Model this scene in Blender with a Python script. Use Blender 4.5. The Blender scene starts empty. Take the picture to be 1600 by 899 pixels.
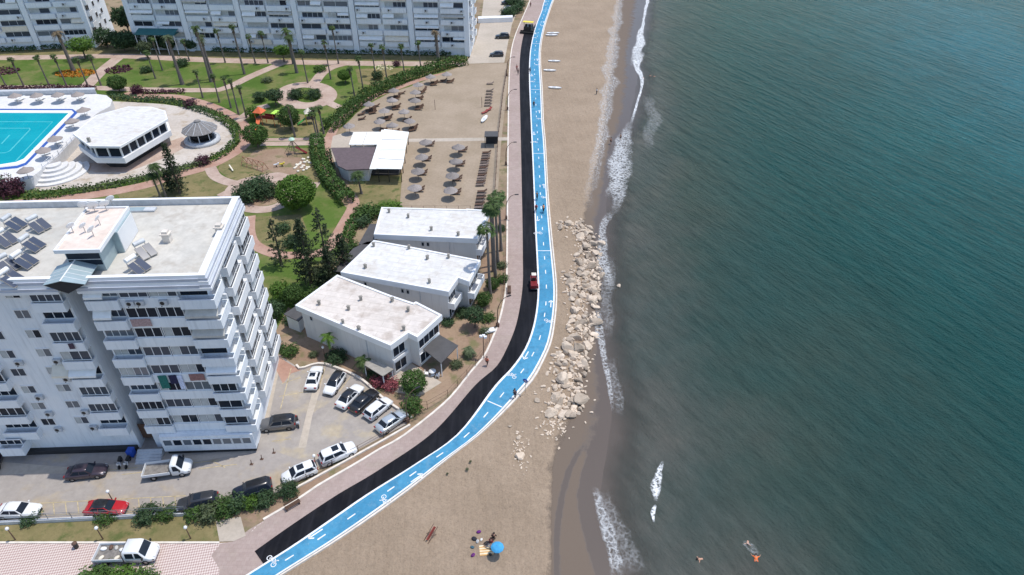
import bpy, math, random
from mathutils import Vector, Matrix, noise as mn
R = math.radians
sc = bpy.context.scene
C = sc.collection
# ------------------------------------------------------------------ camera, sky, sun, exposure
PITCH, FPX, HCAM = 37.0, 1067.0, 67.0
cam = bpy.data.cameras.new('camera'); cam_o = bpy.data.objects.new('camera', cam); C.objects.link(cam_o)
cam.lens = 24.0; cam.sensor_width = 36.0; cam.clip_end = 9000; cam.clip_start = .5
cam_o.location = (0, 0, HCAM); cam_o.rotation_euler = (R(90 - PITCH), 0, 0)
sc.camera = cam_o
SUN = Vector((.33, .12, 1.0)).normalized()
elev = math.asin(SUN.z); azim = math.atan2(SUN.x, SUN.y)
w = bpy.data.worlds.new('World'); sc.world = w; w.use_nodes = True
nt = w.node_tree; bg = nt.nodes['Background']
sky = nt.nodes.new('ShaderNodeTexSky'); sky.sky_type = 'NISHITA'; sky.sun_disc = False
sky.sun_elevation = elev; sky.sun_rotation = azim; sky.air_density = 1.0; sky.dust_density = .8
nt.links.new(sky.outputs[0], bg.inputs[0]); bg.inputs[1].default_value = .15
sl = bpy.data.lights.new('sun', 'SUN'); so = bpy.data.objects.new('sun', sl); C.objects.link(so)
sl.energy = 2.6; sl.angle = R(.5); sl.color = (1.0, .95, .87)
so.rotation_euler = SUN.to_track_quat('Z', 'Y').to_euler(); so.location = (30, 20, 150)
sc.view_settings.view_transform = 'Standard'; sc.view_settings.look = 'None'
sc.view_settings.exposure = 0.45; sc.view_settings.gamma = 1.0; sc.view_settings.use_curve_mapping = False
# ------------------------------------------------------------------ helpers
_s, _c = math.sin(R(PITCH)), math.cos(R(PITCH))
def G(px, py, z=0.0):
    "ground point (at height z) seen at a photograph pixel"
    u = (px - 800) / FPX; v = (py - 449.5) / FPX
    t = (z - HCAM) / -(_s + v * _c)
    return (u * t, (_c - v * _s) * t)
def GL(pts, z=0.0): return [G(a, b, z) for a, b in pts]
def lin(h):
    h = h.lstrip('#'); o = []
    for i in (0, 2, 4):
        c = int(h[i:i+2], 16) / 255; o.append(c / 12.92 if c <= .04045 else ((c + .055) / 1.055) ** 2.4)
    return tuple(o)
class MB:
    def __init__(s): s.v = []; s.f = []; s.m = []; s.sm = []; s.M = None
    def add(s, vs, fs, mi=0, smooth=False):
        o = len(s.v)
        if s.M is not None: vs = [s.M @ Vector(p) for p in vs]
        s.v += [tuple(p) for p in vs]
        for f in fs: s.f.append(tuple(i + o for i in f)); s.m.append(mi); s.sm.append(smooth)
        return s
    def bx(s, x0, x1, y0, y1, z0, z1, mi=0):
        return s.add([(x0,y0,z0),(x1,y0,z0),(x1,y1,z0),(x0,y1,z0),(x0,y0,z1),(x1,y0,z1),(x1,y1,z1),(x0,y1,z1)],
              [(0,3,2,1),(4,5,6,7),(0,1,5,4),(1,2,6,5),(2,3,7,6),(3,0,4,7)], mi)
    def box(s, c, sz, rz=0, mi=0, rx=0, ry=0):
        K = s.M; A = Matrix.Translation(c) @ Matrix.Rotation(rz,4,'Z') @ Matrix.Rotation(ry,4,'Y') @ Matrix.Rotation(rx,4,'X')
        s.M = A if K is None else K @ A
        a, b, d = sz[0]/2, sz[1]/2, sz[2]/2; s.bx(-a,a,-b,b,-d,d,mi); s.M = K; return s
    def prism(s, poly, z0, z1, mi=0, mtop=None):
        if sum(poly[i][0]*poly[(i+1)%len(poly)][1]-poly[(i+1)%len(poly)][0]*poly[i][1] for i in range(len(poly))) < 0: poly = poly[::-1]
        n = len(poly); vs = [(x,y,z0) for x,y in poly] + [(x,y,z1) for x,y in poly]
        s.add(vs, [(i,(i+1)%n,n+(i+1)%n,n+i) for i in range(n)], mi)
        s.add([(x,y,z1) for x,y in poly], [tuple(range(n))], mi if mtop is None else mtop)
        s.add([(x,y,z0) for x,y in poly], [tuple(range(n))[::-1]], mi); return s
    def sheet(s, poly, z, mi=0):
        if sum(poly[i][0]*poly[(i+1)%len(poly)][1]-poly[(i+1)%len(poly)][0]*poly[i][1] for i in range(len(poly))) < 0: poly = poly[::-1]
        return s.add([(x,y,z) for x,y in poly], [tuple(range(len(poly)))], mi)
    def tube(s, pts, rad, n=8, mi=0, smooth=True, cap=True):
        pts = [Vector(p) for p in pts]
        if not hasattr(rad, '__len__'): rad = [rad]*len(pts)
        vs = []; fs = []; X = None
        for i, p in enumerate(pts):
            d = (pts[min(i+1,len(pts)-1)] - pts[max(i-1,0)])
            d = d.normalized() if d.length > 1e-9 else Vector((0,0,1))
            if X is None: X = d.orthogonal().normalized()
            X = (X - d*X.dot(d)); X = X.normalized() if X.length > 1e-6 else d.orthogonal().normalized()
            Y = d.cross(X)
            for k in range(n):
                a = 2*math.pi*k/n; vs.append(p + (X*math.cos(a)+Y*math.sin(a))*rad[i])
        for i in range(len(pts)-1):
            for k in range(n): fs.append((i*n+k, i*n+(k+1)%n, (i+1)*n+(k+1)%n, (i+1)*n+k))
        s.add(vs, fs, mi, smooth)
        if cap:
            m = len(pts)-1
            s.add(vs[:n], [tuple(range(n))[::-1]], mi); s.add(vs[m*n:], [tuple(range(n))], mi)
        return s
    def lathe(s, prof, n=16, c=(0,0,0), mi=0, smooth=True, sx=1, sy=1):
        vs = []; fs = []
        for r, z in prof:
            for k in range(n):
                a = 2*math.pi*k/n; vs.append((c[0]+r*math.cos(a)*sx, c[1]+r*math.sin(a)*sy, c[2]+z))
        for i in range(len(prof)-1):
            for k in range(n): fs.append((i*n+k, i*n+(k+1)%n, (i+1)*n+(k+1)%n, (i+1)*n+k))
        return s.add(vs, fs, mi, smooth)
    def ribbon(s, L, Rr, z, mi=0, closed=False):
        n = len(L); vs = [(x,y,z) for x,y in L] + [(x,y,z) for x,y in Rr]
        return s.add(vs, [(i, n+i, n+(i+1)%n, (i+1)%n) for i in range(n if closed else n-1)], mi)
    def mesh(s, name, mats):
        me = bpy.data.meshes.new(name); me.from_pydata(s.v, [], s.f)
        me.polygons.foreach_set('material_index', s.m); me.polygons.foreach_set('use_smooth', s.sm)
        for m in (mats if isinstance(mats, (list, tuple)) else [mats]): me.materials.append(m)
        me.update(); return me
    def build(s, name, mats, parent=None, loc=(0,0,0), rz=0, scale=None):
        return link(name, s.mesh(name, mats), parent, loc, rz, scale)
def link(name, data, parent=None, loc=(0,0,0), rz=0, scale=None):
    o = bpy.data.objects.new(name, data); C.objects.link(o); o.location = loc; o.rotation_euler = (0,0,rz)
    if scale is not None: o.scale = scale if hasattr(scale, '__len__') else (scale,)*3
    if parent is not None: o.parent = parent
    return o
def tag(o, label, cat, group=None, kind=None):
    o['label'] = label; o['category'] = cat
    if group: o['group'] = group
    if kind: o['kind'] = kind
    return o
def thing(name, label, cat, loc=(0,0,0), rz=0, group=None, scale=None):
    return tag(link(name, None, None, loc, rz, scale), label, cat, group)
def struct(name, mb, mats, loc=(0,0,0)):
    o = mb.build(name, mats, None, loc); o['kind'] = 'structure'; return o
def dup(root, loc, rz=0, label=None, scale=None):
    r = root.copy(); C.objects.link(r); r.location = loc; r.rotation_euler = (0,0,rz)
    if label: r['label'] = label
    if scale is not None: r.scale = scale if hasattr(scale, '__len__') else (scale,)*3
    for ch in list(root.children):
        c = ch.copy(); C.objects.link(c); c.parent = r
        for g in list(ch.children):
            d = g.copy(); C.objects.link(d); d.parent = c
    return r
def resample(pts, n):
    "Catmull-Rom through pts, n samples evenly spaced"
    P = [Vector((*p, 0)) if len(p) == 2 else Vector(p) for p in pts]; out = []
    for i in range(len(P)-1):
        a = P[i-1] if i else P[0]*2-P[1]; b = P[i]; c = P[i+1]; d = P[i+2] if i+2 < len(P) else P[-1]*2-P[-2]
        for k in range(12):
            t = k/12; out.append(.5*((2*b)+(c-a)*t+(2*a-5*b+4*c-d)*t*t+(3*b-a-3*c+d)*t**3))
    out.append(P[-1])
    acc = [0]
    for i in range(1, len(out)): acc.append(acc[-1]+(out[i]-out[i-1]).length)
    res = []; j = 0
    for k in range(n):
        t = acc[-1]*k/(n-1)
        while j < len(acc)-2 and acc[j+1] < t: j += 1
        f = (t-acc[j])/max(1e-9, acc[j+1]-acc[j]); q = out[j].lerp(out[j+1], min(1, f)); res.append((q.x, q.y))
    return res
def offset(pts, d, closed=False):
    n = len(pts); o = []
    for i in range(n):
        a = pts[(i-1) % n] if closed or i else pts[0]; b = pts[(i+1) % n] if closed or i < n-1 else pts[-1]
        t = Vector((b[0]-a[0], b[1]-a[1])); t = t.normalized() if t.length > 1e-9 else Vector((1,0))
        o.append((pts[i][0]-t.y*d, pts[i][1]+t.x*d))
    return o
def lerp2(A, B, t): return [(a[0]+(b[0]-a[0])*t, a[1]+(b[1]-a[1])*t) for a, b in zip(A, B)]
ORD = ['first','second','third','fourth','fifth','sixth','seventh','eighth','ninth','tenth','eleventh','twelfth','thirteenth','fourteenth']
# ------------------------------------------------------------------ materials
class NT:
    def __init__(s, name):
        s.m = bpy.data.materials.new(name); s.m.use_nodes = True; s.t = s.m.node_tree; s.b = s.t.nodes['Principled BSDF']
    def n(s, typ, **kw):
        x = s.t.nodes.new('ShaderNode'+typ)
        for k, v in kw.items():
            if k.startswith('i_'): x.inputs[k[2:].replace('_', ' ')].default_value = v
            else: setattr(x, k, v)
        return x
    def l(s, a, b): s.t.links.new(a, b)
    def pos(s, scale=(1,1,1), rot=0, world=True):
        if world: src = s.n('NewGeometry').outputs['Position']
        else: src = s.n('TexCoord').outputs['Object']
        if rot:
            m0 = s.n('Mapping'); m0.inputs['Rotation'].default_value = (0,0,rot); s.l(src, m0.inputs['Vector']); src = m0.outputs[0]
        mp = s.n('Mapping'); mp.inputs['Scale'].default_value = scale; s.l(src, mp.inputs['Vector']); return mp.outputs[0]
    def noise(s, vec, scale, detail=4, rough=.55, out='Fac'):
        x = s.n('TexNoise'); x.inputs['Scale'].default_value = scale; x.inputs['Detail'].default_value = detail; x.inputs['Roughness'].default_value = rough
        s.l(vec, x.inputs['Vector']); return x.outputs[out]
    def ramp(s, fac, a, b, ca=(0,0,0), cb=(1,1,1)):
        x = s.n('ValToRGB'); e = x.color_ramp.elements; e[0].position = a; e[1].position = b
        e[0].color = (*ca, 1); e[1].color = (*cb, 1); s.l(fac, x.inputs[0]); return x.outputs[0]
    def mix(s, fac, a, b, mode='MIX'):
        x = s.n('Mix'); x.data_type = 'RGBA'; x.blend_type = mode
        for i, v in ((0, fac), (6, a), (7, b)):
            if isinstance(v, (int, float)): x.inputs[i].default_value = v
            elif isinstance(v, tuple): x.inputs[i].default_value = (*v[:3], 1)
            else: s.l(v, x.inputs[i])
        return x.outputs[2]
    def math(s, op, a, b=0.0):
        x = s.n('Math', operation=op)
        for i, v in enumerate((a, b)):
            if isinstance(v, (int, float)): x.inputs[i].default_value = v
            else: s.l(v, x.inputs[i])
        return x.outputs[0]
    def bump(s, h, strength=.3, dist=.05):
        x = s.n('Bump'); x.inputs['Strength'].default_value = strength; x.inputs['Distance'].default_value = dist
        s.l(h, x.inputs['Height']); s.l(x.outputs[0], s.b.inputs['Normal'])
    def col(s, c):
        if isinstance(c, tuple): s.b.inputs['Base Color'].default_value = (*c[:3], 1)
        else: s.l(c, s.b.inputs['Base Color'])
    def set(s, rough=.6, metal=0, spec=.5):
        s.b.inputs['Roughness'].default_value = rough; s.b.inputs['Metallic'].default_value = metal; s.b.inputs['Specular IOR Level'].default_value = spec
        return s.m
def mat(name, c, rough=.6, var=.12, scale=1.5, metal=0, spec=.4, c2=None, bump=0, bscale=20, world=True, rand=0):
    t = NT(name); v = t.pos(world=world)
    a = tuple(min(1, x*(1-var)) for x in c); b = c2 or tuple(min(1, x*(1+var)) for x in c)
    f = t.ramp(t.noise(v, scale, 5), .35, .65)
    k = t.mix(f, a, b)
    if rand:
        oi = t.n('ObjectInfo'); hs = t.n('HueSaturation'); mr = t.n('MapRange'); t.l(oi.outputs['Random'], mr.inputs[0])
        mr.inputs[3].default_value = 1-rand; mr.inputs[4].default_value = 1+rand; t.l(mr.outputs[0], hs.inputs['Value']); t.l(k, hs.inputs['Color']); k = hs.outputs[0]
    t.col(k)
    if bump: t.bump(t.noise(v, bscale, 5), bump, .05)
    return t.set(rough, metal, spec)
def leafmat(name, c, c2, rand=.15):
    t = NT(name); g = t.n('NewGeometry'); k = t.mix(g.outputs['Random Per Island'], c, c2)
    oi = t.n('ObjectInfo'); hs = t.n('HueSaturation'); mr = t.n('MapRange'); t.l(oi.outputs['Random'], mr.inputs[0])
    mr.inputs[3].default_value = 1-rand; mr.inputs[4].default_value = 1+rand; t.l(mr.outputs[0], hs.inputs['Value']); t.l(k, hs.inputs['Color'])
    t.col(hs.outputs[0]); t.set(.65, 0, .25)
    tr = t.n('BsdfTranslucent'); t.l(hs.outputs[0], tr.inputs[0]); mx = t.n('MixShader'); mx.inputs[0].default_value = .22
    t.l(t.b.outputs[0], mx.inputs[1]); t.l(tr.outputs[0], mx.inputs[2]); t.l(mx.outputs[0], t.t.nodes['Material Output'].inputs[0])
    return t.m
M = {}
M['white'] = mat('white_paint', (.74,.75,.76), .55, .05, .25, c2=(.80,.80,.80))
def wallmat(name, ca, cb, st):
    t = NT(name); v = t.pos(); k = t.mix(t.ramp(t.noise(v, .35, 5), .35, .65), ca, cb)
    k = t.mix(t.ramp(t.noise(t.pos((2.6,2.6,.22)), 1.0, 6, .7), .50, .78, (0,0,0), (st,st,st)), k, tuple(x*.62 for x in ca))
    t.col(k); t.bump(t.noise(v, 14, 4), .05, .04); return t.set(.72, 0, .3)
M['wallwhite'] = wallmat('white_render_wall', (.70,.74,.78), (.78,.80,.82), .55)
M['farwhite'] = wallmat('far_white_wall', (.72,.77,.81), (.79,.81,.83), .5)
M['trim'] = mat('grey_trim', (.5,.52,.54), .5)
M['villawall'] = wallmat('villa_grey_wall', (.64,.635,.62), (.68,.67,.65), .45)
M['glass'] = NT('dark_glass').set(.1, 0, .15); M['glass'].node_tree.nodes['Principled BSDF'].inputs['Base Color'].default_value = (.018,.025,.037,1)
M['glass2'] = NT('curtained_glass').set(.1, 0, .5); M['glass2'].node_tree.nodes['Principled BSDF'].inputs['Base Color'].default_value = (.13,.15,.175,1)
M['shutter'] = mat('grey_shutter', (.42,.44,.44), .6)
M['dark'] = mat('dark_void', (.03,.03,.032), .8)  # near-black, mostly paints in the shade of hollows and undersides
M['black'] = mat('black_plastic', (.02,.02,.02), .45)
M['rubber'] = mat('tyre_rubber', (.018,.018,.018), .85)
M['steel'] = mat('grey_steel', (.38,.39,.4), .35, metal=.7)
M['rust'] = mat('rusty_steel', (.12,.07,.05), .7)
M['wood'] = mat('brown_wood', (.10,.055,.035), .7, .3, 8)
M['woodgrey'] = mat('weathered_wood', (.17,.13,.11), .8, .3, 6, rand=.25)
M['straw'] = mat('bleached_straw', (.27,.24,.225), .9, .2, 6, bump=.5, bscale=30, rand=.15)
M['cream'] = mat('cream_canvas', (.72,.66,.55), .8, .06)
M['awnwhite'] = mat('white_canvas', (.8,.8,.78), .75, .05)
M['awngrey'] = mat('striped_canvas', (.5,.48,.44), .8, .1)
M['red'] = mat('red_paint', (.17,.012,.016), .45, .05)
M['orange'] = mat('orange_plastic', (.7,.16,.06), .45)
M['yellow'] = mat('yellow_paint', (.75,.6,.05), .45)
M['green'] = mat('green_plastic', (.08,.4,.08), .5)
M['limegreen'] = mat('lime_plastic', (.45,.75,.1), .5)
M['skin'] = mat('skin', (.45,.25,.17), .6)
M['hair'] = mat('dark_hair', (.02,.015,.012), .6)
M['bark'] = mat('bark', (.13,.10,.08), .9, .3, 6, bump=.5)
M['palmbark'] = mat('palm_bark', (.15,.13,.115), .9, .3, 7, bump=.5)
M['leaf'] = leafmat('leaf_green', (.045,.088,.022), (.09,.165,.038))
M['leafbright'] = leafmat('leaf_bright', (.06,.125,.02), (.125,.225,.035))
M['leafdark'] = leafmat('leaf_dark', (.032,.068,.03), (.075,.125,.052))
M['leafpine'] = leafmat('pine_needles', (.028,.048,.022), (.075,.10,.048))
M['leafpalm'] = leafmat('palm_fronds', (.035,.07,.02), (.10,.15,.045))
M['leafdead'] = leafmat('dead_fronds', (.12,.085,.05), (.24,.19,.12))
M['leafpurple'] = leafmat('purple_leaves', (.05,.02,.03), (.13,.05,.07))
M['leafolive'] = leafmat('olive_leaves', (.06,.085,.04), (.13,.16,.08))
M['leafflower'] = leafmat('flowering_leaves', (.2,.05,.06), (.4,.12,.14))
M['blue'] = mat('blue_cloth', (.05,.30,.56), .8)
def ground(name, a, b, c=None, s1=.15, s2=2.5, rough=.9, bump=.25, bs=6, extra=None):
    t = NT(name); v = t.pos()
    k = t.mix(t.ramp(t.noise(v, s1, 6, .6), .38, .62), a, b)
    if c: k = t.mix(t.ramp(t.noise(v, s1*2.7, 6, .6), .52, .66), k, c)
    k = t.mix(t.ramp(t.noise(v, s2, 5, .7), .3, .7, (.72,.72,.72), (1.22,1.22,1.22)), (0,0,0), k, 'MIX') if 0 else t.mix(1.0, k, t.ramp(t.noise(v, s2, 6, .7), .25, .75, (.74,.74,.74), (1.0,1.0,1.0)), 'MULTIPLY')
    if extra: k = extra(t, v, k)
    t.col(k); t.bump(t.noise(v, bs, 6), bump, .06); return t.set(rough, 0, .12)
M['soil'] = ground('dry_soil', (.26,.19,.13), (.34,.26,.17), (.17,.16,.08), .12, 2)
def drypatch(t, v, k): return t.mix(t.ramp(t.noise(v, .13, 7, .68), .48, .66, (0,0,0), (.75,.75,.75)), k, (.19,.175,.075))
M['lawn'] = ground('lawn_grass', (.075,.135,.024), (.115,.175,.038), (.19,.19,.07), .06, 2.2, .95, .6, 8, drypatch)
M['drylawn'] = ground('dry_lawn', (.19,.17,.075), (.27,.22,.11), (.12,.14,.05), .2, 2.5, .95, .5, 8)
M['dirt'] = ground('brown_dirt', (.30,.20,.14), (.36,.26,.18), (.2,.18,.09), .15, 2)
def crack(t, v, k):
    st = t.ramp(t.noise(t.pos((.12,1.1,1), R(4)), .9, 6, .7), .52, .74, (0,0,0), (.45,.45,.45)); k = t.mix(st, k, (.30,.275,.26))
    k = t.mix(t.ramp(t.noise(v, .55, 7, .75), .60, .72, (0,0,0), (.55,.55,.55)), k, (.26,.24,.225))
    return t.mix(t.ramp(t.noise(v, 3.5, 3, .5), .70, .76, (0,0,0), (.5,.5,.5)), k, (.2,.18,.17))
M['street'] = ground('street_concrete', (.35,.315,.29), (.41,.37,.335), (.44,.36,.26), .09, 1.2, .85, .1, 10, crack)
M['carpark'] = ground('car_park_concrete', (.31,.28,.265), (.41,.37,.33), (.46,.39,.29), .11, 1.0, .85, .1, 10, crack)
M['paleconc'] = ground('pale_concrete', (.46,.40,.33), (.53,.46,.385), None, .12, 1.5, .85, .08, 10)
M['plaza'] = ground('plaza_stone', (.54,.48,.42), (.62,.56,.50), (.46,.38,.29), .12, 1.5, .8, .05)
def pave(t, v, k):
    br = t.n('TexBrick'); br.inputs['Scale'].default_value = 1.0; br.inputs['Brick Width'].default_value = .5; br.inputs['Row Height'].default_value = .5
    br.inputs['Mortar Size'].default_value = .02; br.inputs['Color1'].default_value = (1,1,1,1); br.inputs['Color2'].default_value = (.95,.93,.93,1); br.inputs['Mortar'].default_value = (.88,.85,.84,1)
    t.l(v, br.inputs['Vector']); return t.mix(1.0, k, br.outputs[0], 'MULTIPLY')
M['prom'] = ground('promenade_pavers', (.40,.315,.28), (.445,.355,.32), (.40,.325,.28), .12, 1.3, .85, .08, 10, pave)
M['path'] = ground('garden_path', (.44,.32,.26), (.54,.42,.35), None, .3, 2, .85, .08)
M['pathred'] = ground('terracotta_path', (.42,.25,.19), (.50,.33,.26), None, .3, 2, .85, .08)
M['kerb'] = mat('pale_kerb', (.66,.60,.53), .8, .12, 1.2)
M['whiteline'] = mat('white_road_paint', (.74,.75,.76), .6, .12, 1.5)
def tiles(t, v, k):
    ch = t.n('TexChecker'); mp = t.n('Mapping'); mp.inputs['Rotation'].default_value = (0,0,R(36)); mp.inputs['Scale'].default_value = (5.6, 4.4, 1)
    t.l(v, mp.inputs['Vector']); t.l(mp.outputs[0], ch.inputs['Vector']); ch.inputs['Scale'].default_value = 1.0
    ch.inputs['Color1'].default_value = (.66,.58,.53,1); ch.inputs['Color2'].default_value = (.38,.26,.24,1)
    return t.mix(.8, k, ch.outputs[0])
M['patt'] = ground('patterned_pavers', (.50,.38,.35), (.56,.44,.40), None, .2, 1.2, .8, .05, 10, tiles)
def streak(t, v, k):
    return t.mix(t.ramp(t.noise(t.pos((1,.08,1)), 1.5, 4), .45, .75, (0,0,0), (.6,.6,.6)), t.mix(t.ramp(t.noise(v, .35, 6, .7), .5, .75, (0,0,0), (.5,.5,.5)), k, (.022,.021,.021)), (.026,.026,.032))
M['asphalt'] = ground('fresh_asphalt', (.006,.0065,.010), (.010,.011,.015), None, .2, 5, .7, .3, 25, streak)
def bluex(t, v, k):
    k = t.mix(t.ramp(t.noise(v, 3.0, 8, .75), .58, .70, (0,0,0), (.55,.55,.55)), k, (.34,.40,.40))
    k = t.mix(t.ramp(t.noise(t.pos((1,1,1)), .45, 6, .7), .55, .75, (0,0,0), (.35,.35,.35)), k, (.30,.37,.40))
    return k
M['bluelane'] = ground('blue_lane_paint', (.062,.265,.44), (.085,.32,.51), (.055,.23,.39), .2, 2, .6, .05, 10, bluex)
# car and misc paints
def paint(name, c, metal=0.0, rough=.28):
    t = NT(name); t.col(tuple(c)); m = t.set(rough, metal, .5); t.b.inputs['Coat Weight'].default_value = .6; t.b.inputs['Coat Roughness'].default_value = .05; return m
PAINT = {'white': paint('car_white', (.74,.75,.76)), 'red': paint('car_red', (.42,.012,.02)), 'black': paint('car_black', (.012,.012,.014)),
  'grey': paint('car_grey', (.17,.165,.165), .5), 'darkgrey': paint('car_dark_grey', (.05,.052,.058), .4), 'navy': paint('car_navy', (.015,.022,.045), .3),
  'silver': paint('car_silver', (.52,.56,.58), .5), 'plum': paint('car_plum', (.05,.035,.05), .3)}
# ------------------------------------------------------------------ lane curves
N = 170
L_px = [(300,952),(385,899),(412,882),(462,850),(520,810),(575,772),(650,725),(717,677),(772,605),(800,575),(820,546),(832,515),(838.5,482),(840.5,450),(839,410),(837,370),(835,320),(833,270),(831,225),(829,180),(827,130),(827,100),(829,76),(834,52),(840,33),(846,18),(851,0),(868,-40)]
R_px = [(352,957),(442,899),(540,837),(632,772),(700,718),(745,684),(775,657),(800,632),(818,612),(835,592),(850,564),(862,535),(868,500),(870.5,470),(870,440),(866,400),(861,350),(857,300),(853,225),(850,190),(848,140),(845.5,100),(846,72),(851,45),(858,22),(866,0),(884,-40)]
B_px = [(300,922),(398,862),(450,825),(525,775),(592,735),(678,675),(742,603),(775,574),(791,547),(805,513),(812.5,480),(817,442),(817,400),(816.5,350),(815.5,300),(814,225),(813,180),(812,130),(812,100),(814,76),(818,55),(822,45)]
P_px = [(250,930),(330,880),(370,842),(400,821),(462,785),(495,762),(557,726),(600,700),(632,682),(700,627),(737,582),(758,557),(772,527),(782,500),(790,465),(793,440),(793.5,400),(794,330),(794.5,260),(795,200),(796,130),(799,85),(805,58),(815,33),(827,5),(836,-20),(850,-45)]
Lc = resample(GL(L_px), N); Rc = resample(GL(R_px), N); Bc = resample(GL(B_px), N); Pc = resample(GL(P_px), N)
def xl(y):
    for i in range(N-1):
        a, b = Rc[i], Rc[i+1]
        if a[1] <= y <= b[1]: return a[0]+(b[0]-a[0])*(y-a[1])/(b[1]-a[1])
    a, b = (Rc[0], Rc[2]) if y < Rc[0][1] else (Rc[-8], Rc[-1])
    return a[0]+(b[0]-a[0])*(y-a[1])/(b[1]-a[1]) * (1 if y < Rc[0][1] else .8)
def curve_fn(px, z):
    w = sorted(GL(px, z), key=lambda p: p[1])
    def f(y):
        if y <= w[0][1]: return w[0][0]
        if y >= w[-1][1]: return w[-1][0] + (y-w[-1][1])*.06
        for a, b in zip(w, w[1:]):
            if a[1] <= y <= b[1]:
                t = (y-a[1])/(b[1]-a[1]); return a[0]+(b[0]-a[0])*t
    return f
SEAZ = -.9
W0 = curve_fn([(976,-40),(968,0),(962,50),(955,110),(949,150),(944,200),(936,240),(924,290),(912,340),(905,365),(925,430),(915,500),(908,560),(890,640),(866,690),(860,760),(861,830),(862,899),(862,970)], -.45)
S0 = curve_fn([(1020,-40),(1010,0),(1001,50),(990,85),(996,125),(985,185),(970,212),(957,240),(953,280),(949,310),(943,340),(937,370),(940,400),(942,430),(936,470),(938,520),(944,560),(952,600),(958,640),(950,690),(943,730),(931,765),(934,800),(944,840),(958,875),(968,905),(980,970)], SEAZ)
def sm(f, r=3.0):
    return lambda y: sum(f(y+k*r/3) for k in (-3,-2,-1,0,1,2,3))/7
Wf, Sf = sm(W0), sm(S0)
def beach_z(x, y):
    a, b, c = xl(y), Wf(y), Sf(y)
    if c < b+.8: c = b+.8
    if x <= b: t = max(0, (x-a)/max(.1, b-a)); z = -.10-.35*t
    elif x <= c: z = -.45+(SEAZ+.45)*(x-b)/(c-b)
    else: z = SEAZ-(x-c)*.055
    k = 1 if x < b else .35
    return z + k*(.10*mn.noise(Vector((x*.12, y*.12, 3)))+.04*mn.noise(Vector((x*.5, y*.5, 7))))*min(1, max(0, x-a)/2)
# ------------------------------------------------------------------ land, sand, sea
land = MB(); east = [((a[0]+b[0])/2, (a[1]+b[1])/2) for a, b in zip(Lc, Rc)]
x0 = east[0][0]-(east[0][1]-5)*1.6
land.sheet([(-3500,5),(x0,5)]+east+[(east[-1][0]+40,900),(300,4000),(-3500,4000)], 0)
struct('ground', land, M['soil'])
def sand_material():
    t = NT('beach_sand'); v = t.pos()
    k = t.mix(t.ramp(t.noise(v, .12, 6, .6), .35, .65), (.325,.246,.174), (.385,.294,.212))
    k = t.mix(1.0, k, t.ramp(t.noise(v, 1.6, 8, .75), .25, .75, (.76,.76,.76), (1.06,1.06,1.06)), 'MULTIPLY')
    k = t.mix(1.0, k, t.ramp(t.noise(t.pos((2.2,.07,1), R(-5)), 1.0, 5, .65), .34, .52, (.94,.935,.93), (1,1,1)), 'MULTIPLY')
    k = t.mix(1.0, k, t.ramp(t.noise(v, 5.0, 4, .7), .30, .52, (.80,.79,.78), (1,1,1)), 'MULTIPLY')
    at = t.n('Attribute', attribute_name='wet'); nz = t.noise(v, .5, 8, .74)
    wv = t.math('ADD', at.outputs['Fac'], t.math('MULTIPLY', t.math('SUBTRACT', nz, .5), .62))
    wet = t.ramp(wv, .40, .60); wet2 = t.ramp(wv, .85, 1.25)
    k = t.mix(wet, k, (.150,.116,.090)); k = t.mix(wet2, k, (.104,.083,.070)); t.col(k)
    rr = t.math('SUBTRACT', .95, t.math('MULTIPLY', wet2, .62)); t.l(rr, t.b.inputs['Roughness'])
    h = t.math('MULTIPLY', t.math('ADD', t.math('ADD', t.noise(v, 2.0, 6, .72), t.math('MULTIPLY', t.noise(v, .5, 3), .8)), t.math('MULTIPLY', t.noise(t.pos((3.0,.10,1), R(-4)), 1.0, 4, .6), .25)), t.math('SUBTRACT', 1.0, wet))
    t.bump(h, 1.0, .22); t.b.inputs['Specular IOR Level'].default_value = .3; return t.m
M['sand'] = sand_material()
ys = [8+1.6*i for i in range(225)]; ys += [ys[-1]+20*i for i in range(1, 40)]
Df = curve_fn([(915,682),(905,705),(890,732),(878,775),(870,830),(868,900),(868,970)], -.6); Ef = curve_fn([(930,682),(915,730),(905,770),(912,825),(926,872),(936,905),(950,970)], -.8); YD = G(900,690)[1]
def wetness(x, y, b, c):
    v = max(0, min(1.5, .5+(x-b)/5.0 if x < b else .5+.75*(x-b)/(c-b)))
    f = max(0, min(1, (YD-y)/2.0))
    if f and x > b:
        s_ = max(0, min(1, (x-Ef(y)+.8)/1.0)); v2 = .70+.5*math.exp(-((x-Df(y))/.42)**2)+.5*s_*s_*(3-2*s_); v = v+(v2-v)*f
    return v
sand = MB(); NX = 52; wet = []
for y in ys:
    a, b, c = xl(y)-.05, Wf(y), max(Sf(y), Wf(y)+.8)
    xs = [a+(b-a)*i/22 for i in range(22)] + [b+(c-b)*i/16 for i in range(16)] + [c+(22*i/13)**1.0 for i in range(14)]
    for x in xs:
        sand.v.append((x, y, beach_z(x, y)))
        wet.append(wetness(x, y, b, c))
for i in range(len(ys)-1):
    for k in range(NX-1):
        sand.f.append((i*NX+k, i*NX+k+1, (i+1)*NX+k+1, (i+1)*NX+k)); sand.m.append(0); sand.sm.append(True)
so_ = struct('beach', sand, M['sand'])
at = so_.data.attributes.new('wet', 'FLOAT', 'POINT'); at.data.foreach_set('value', wet)
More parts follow.
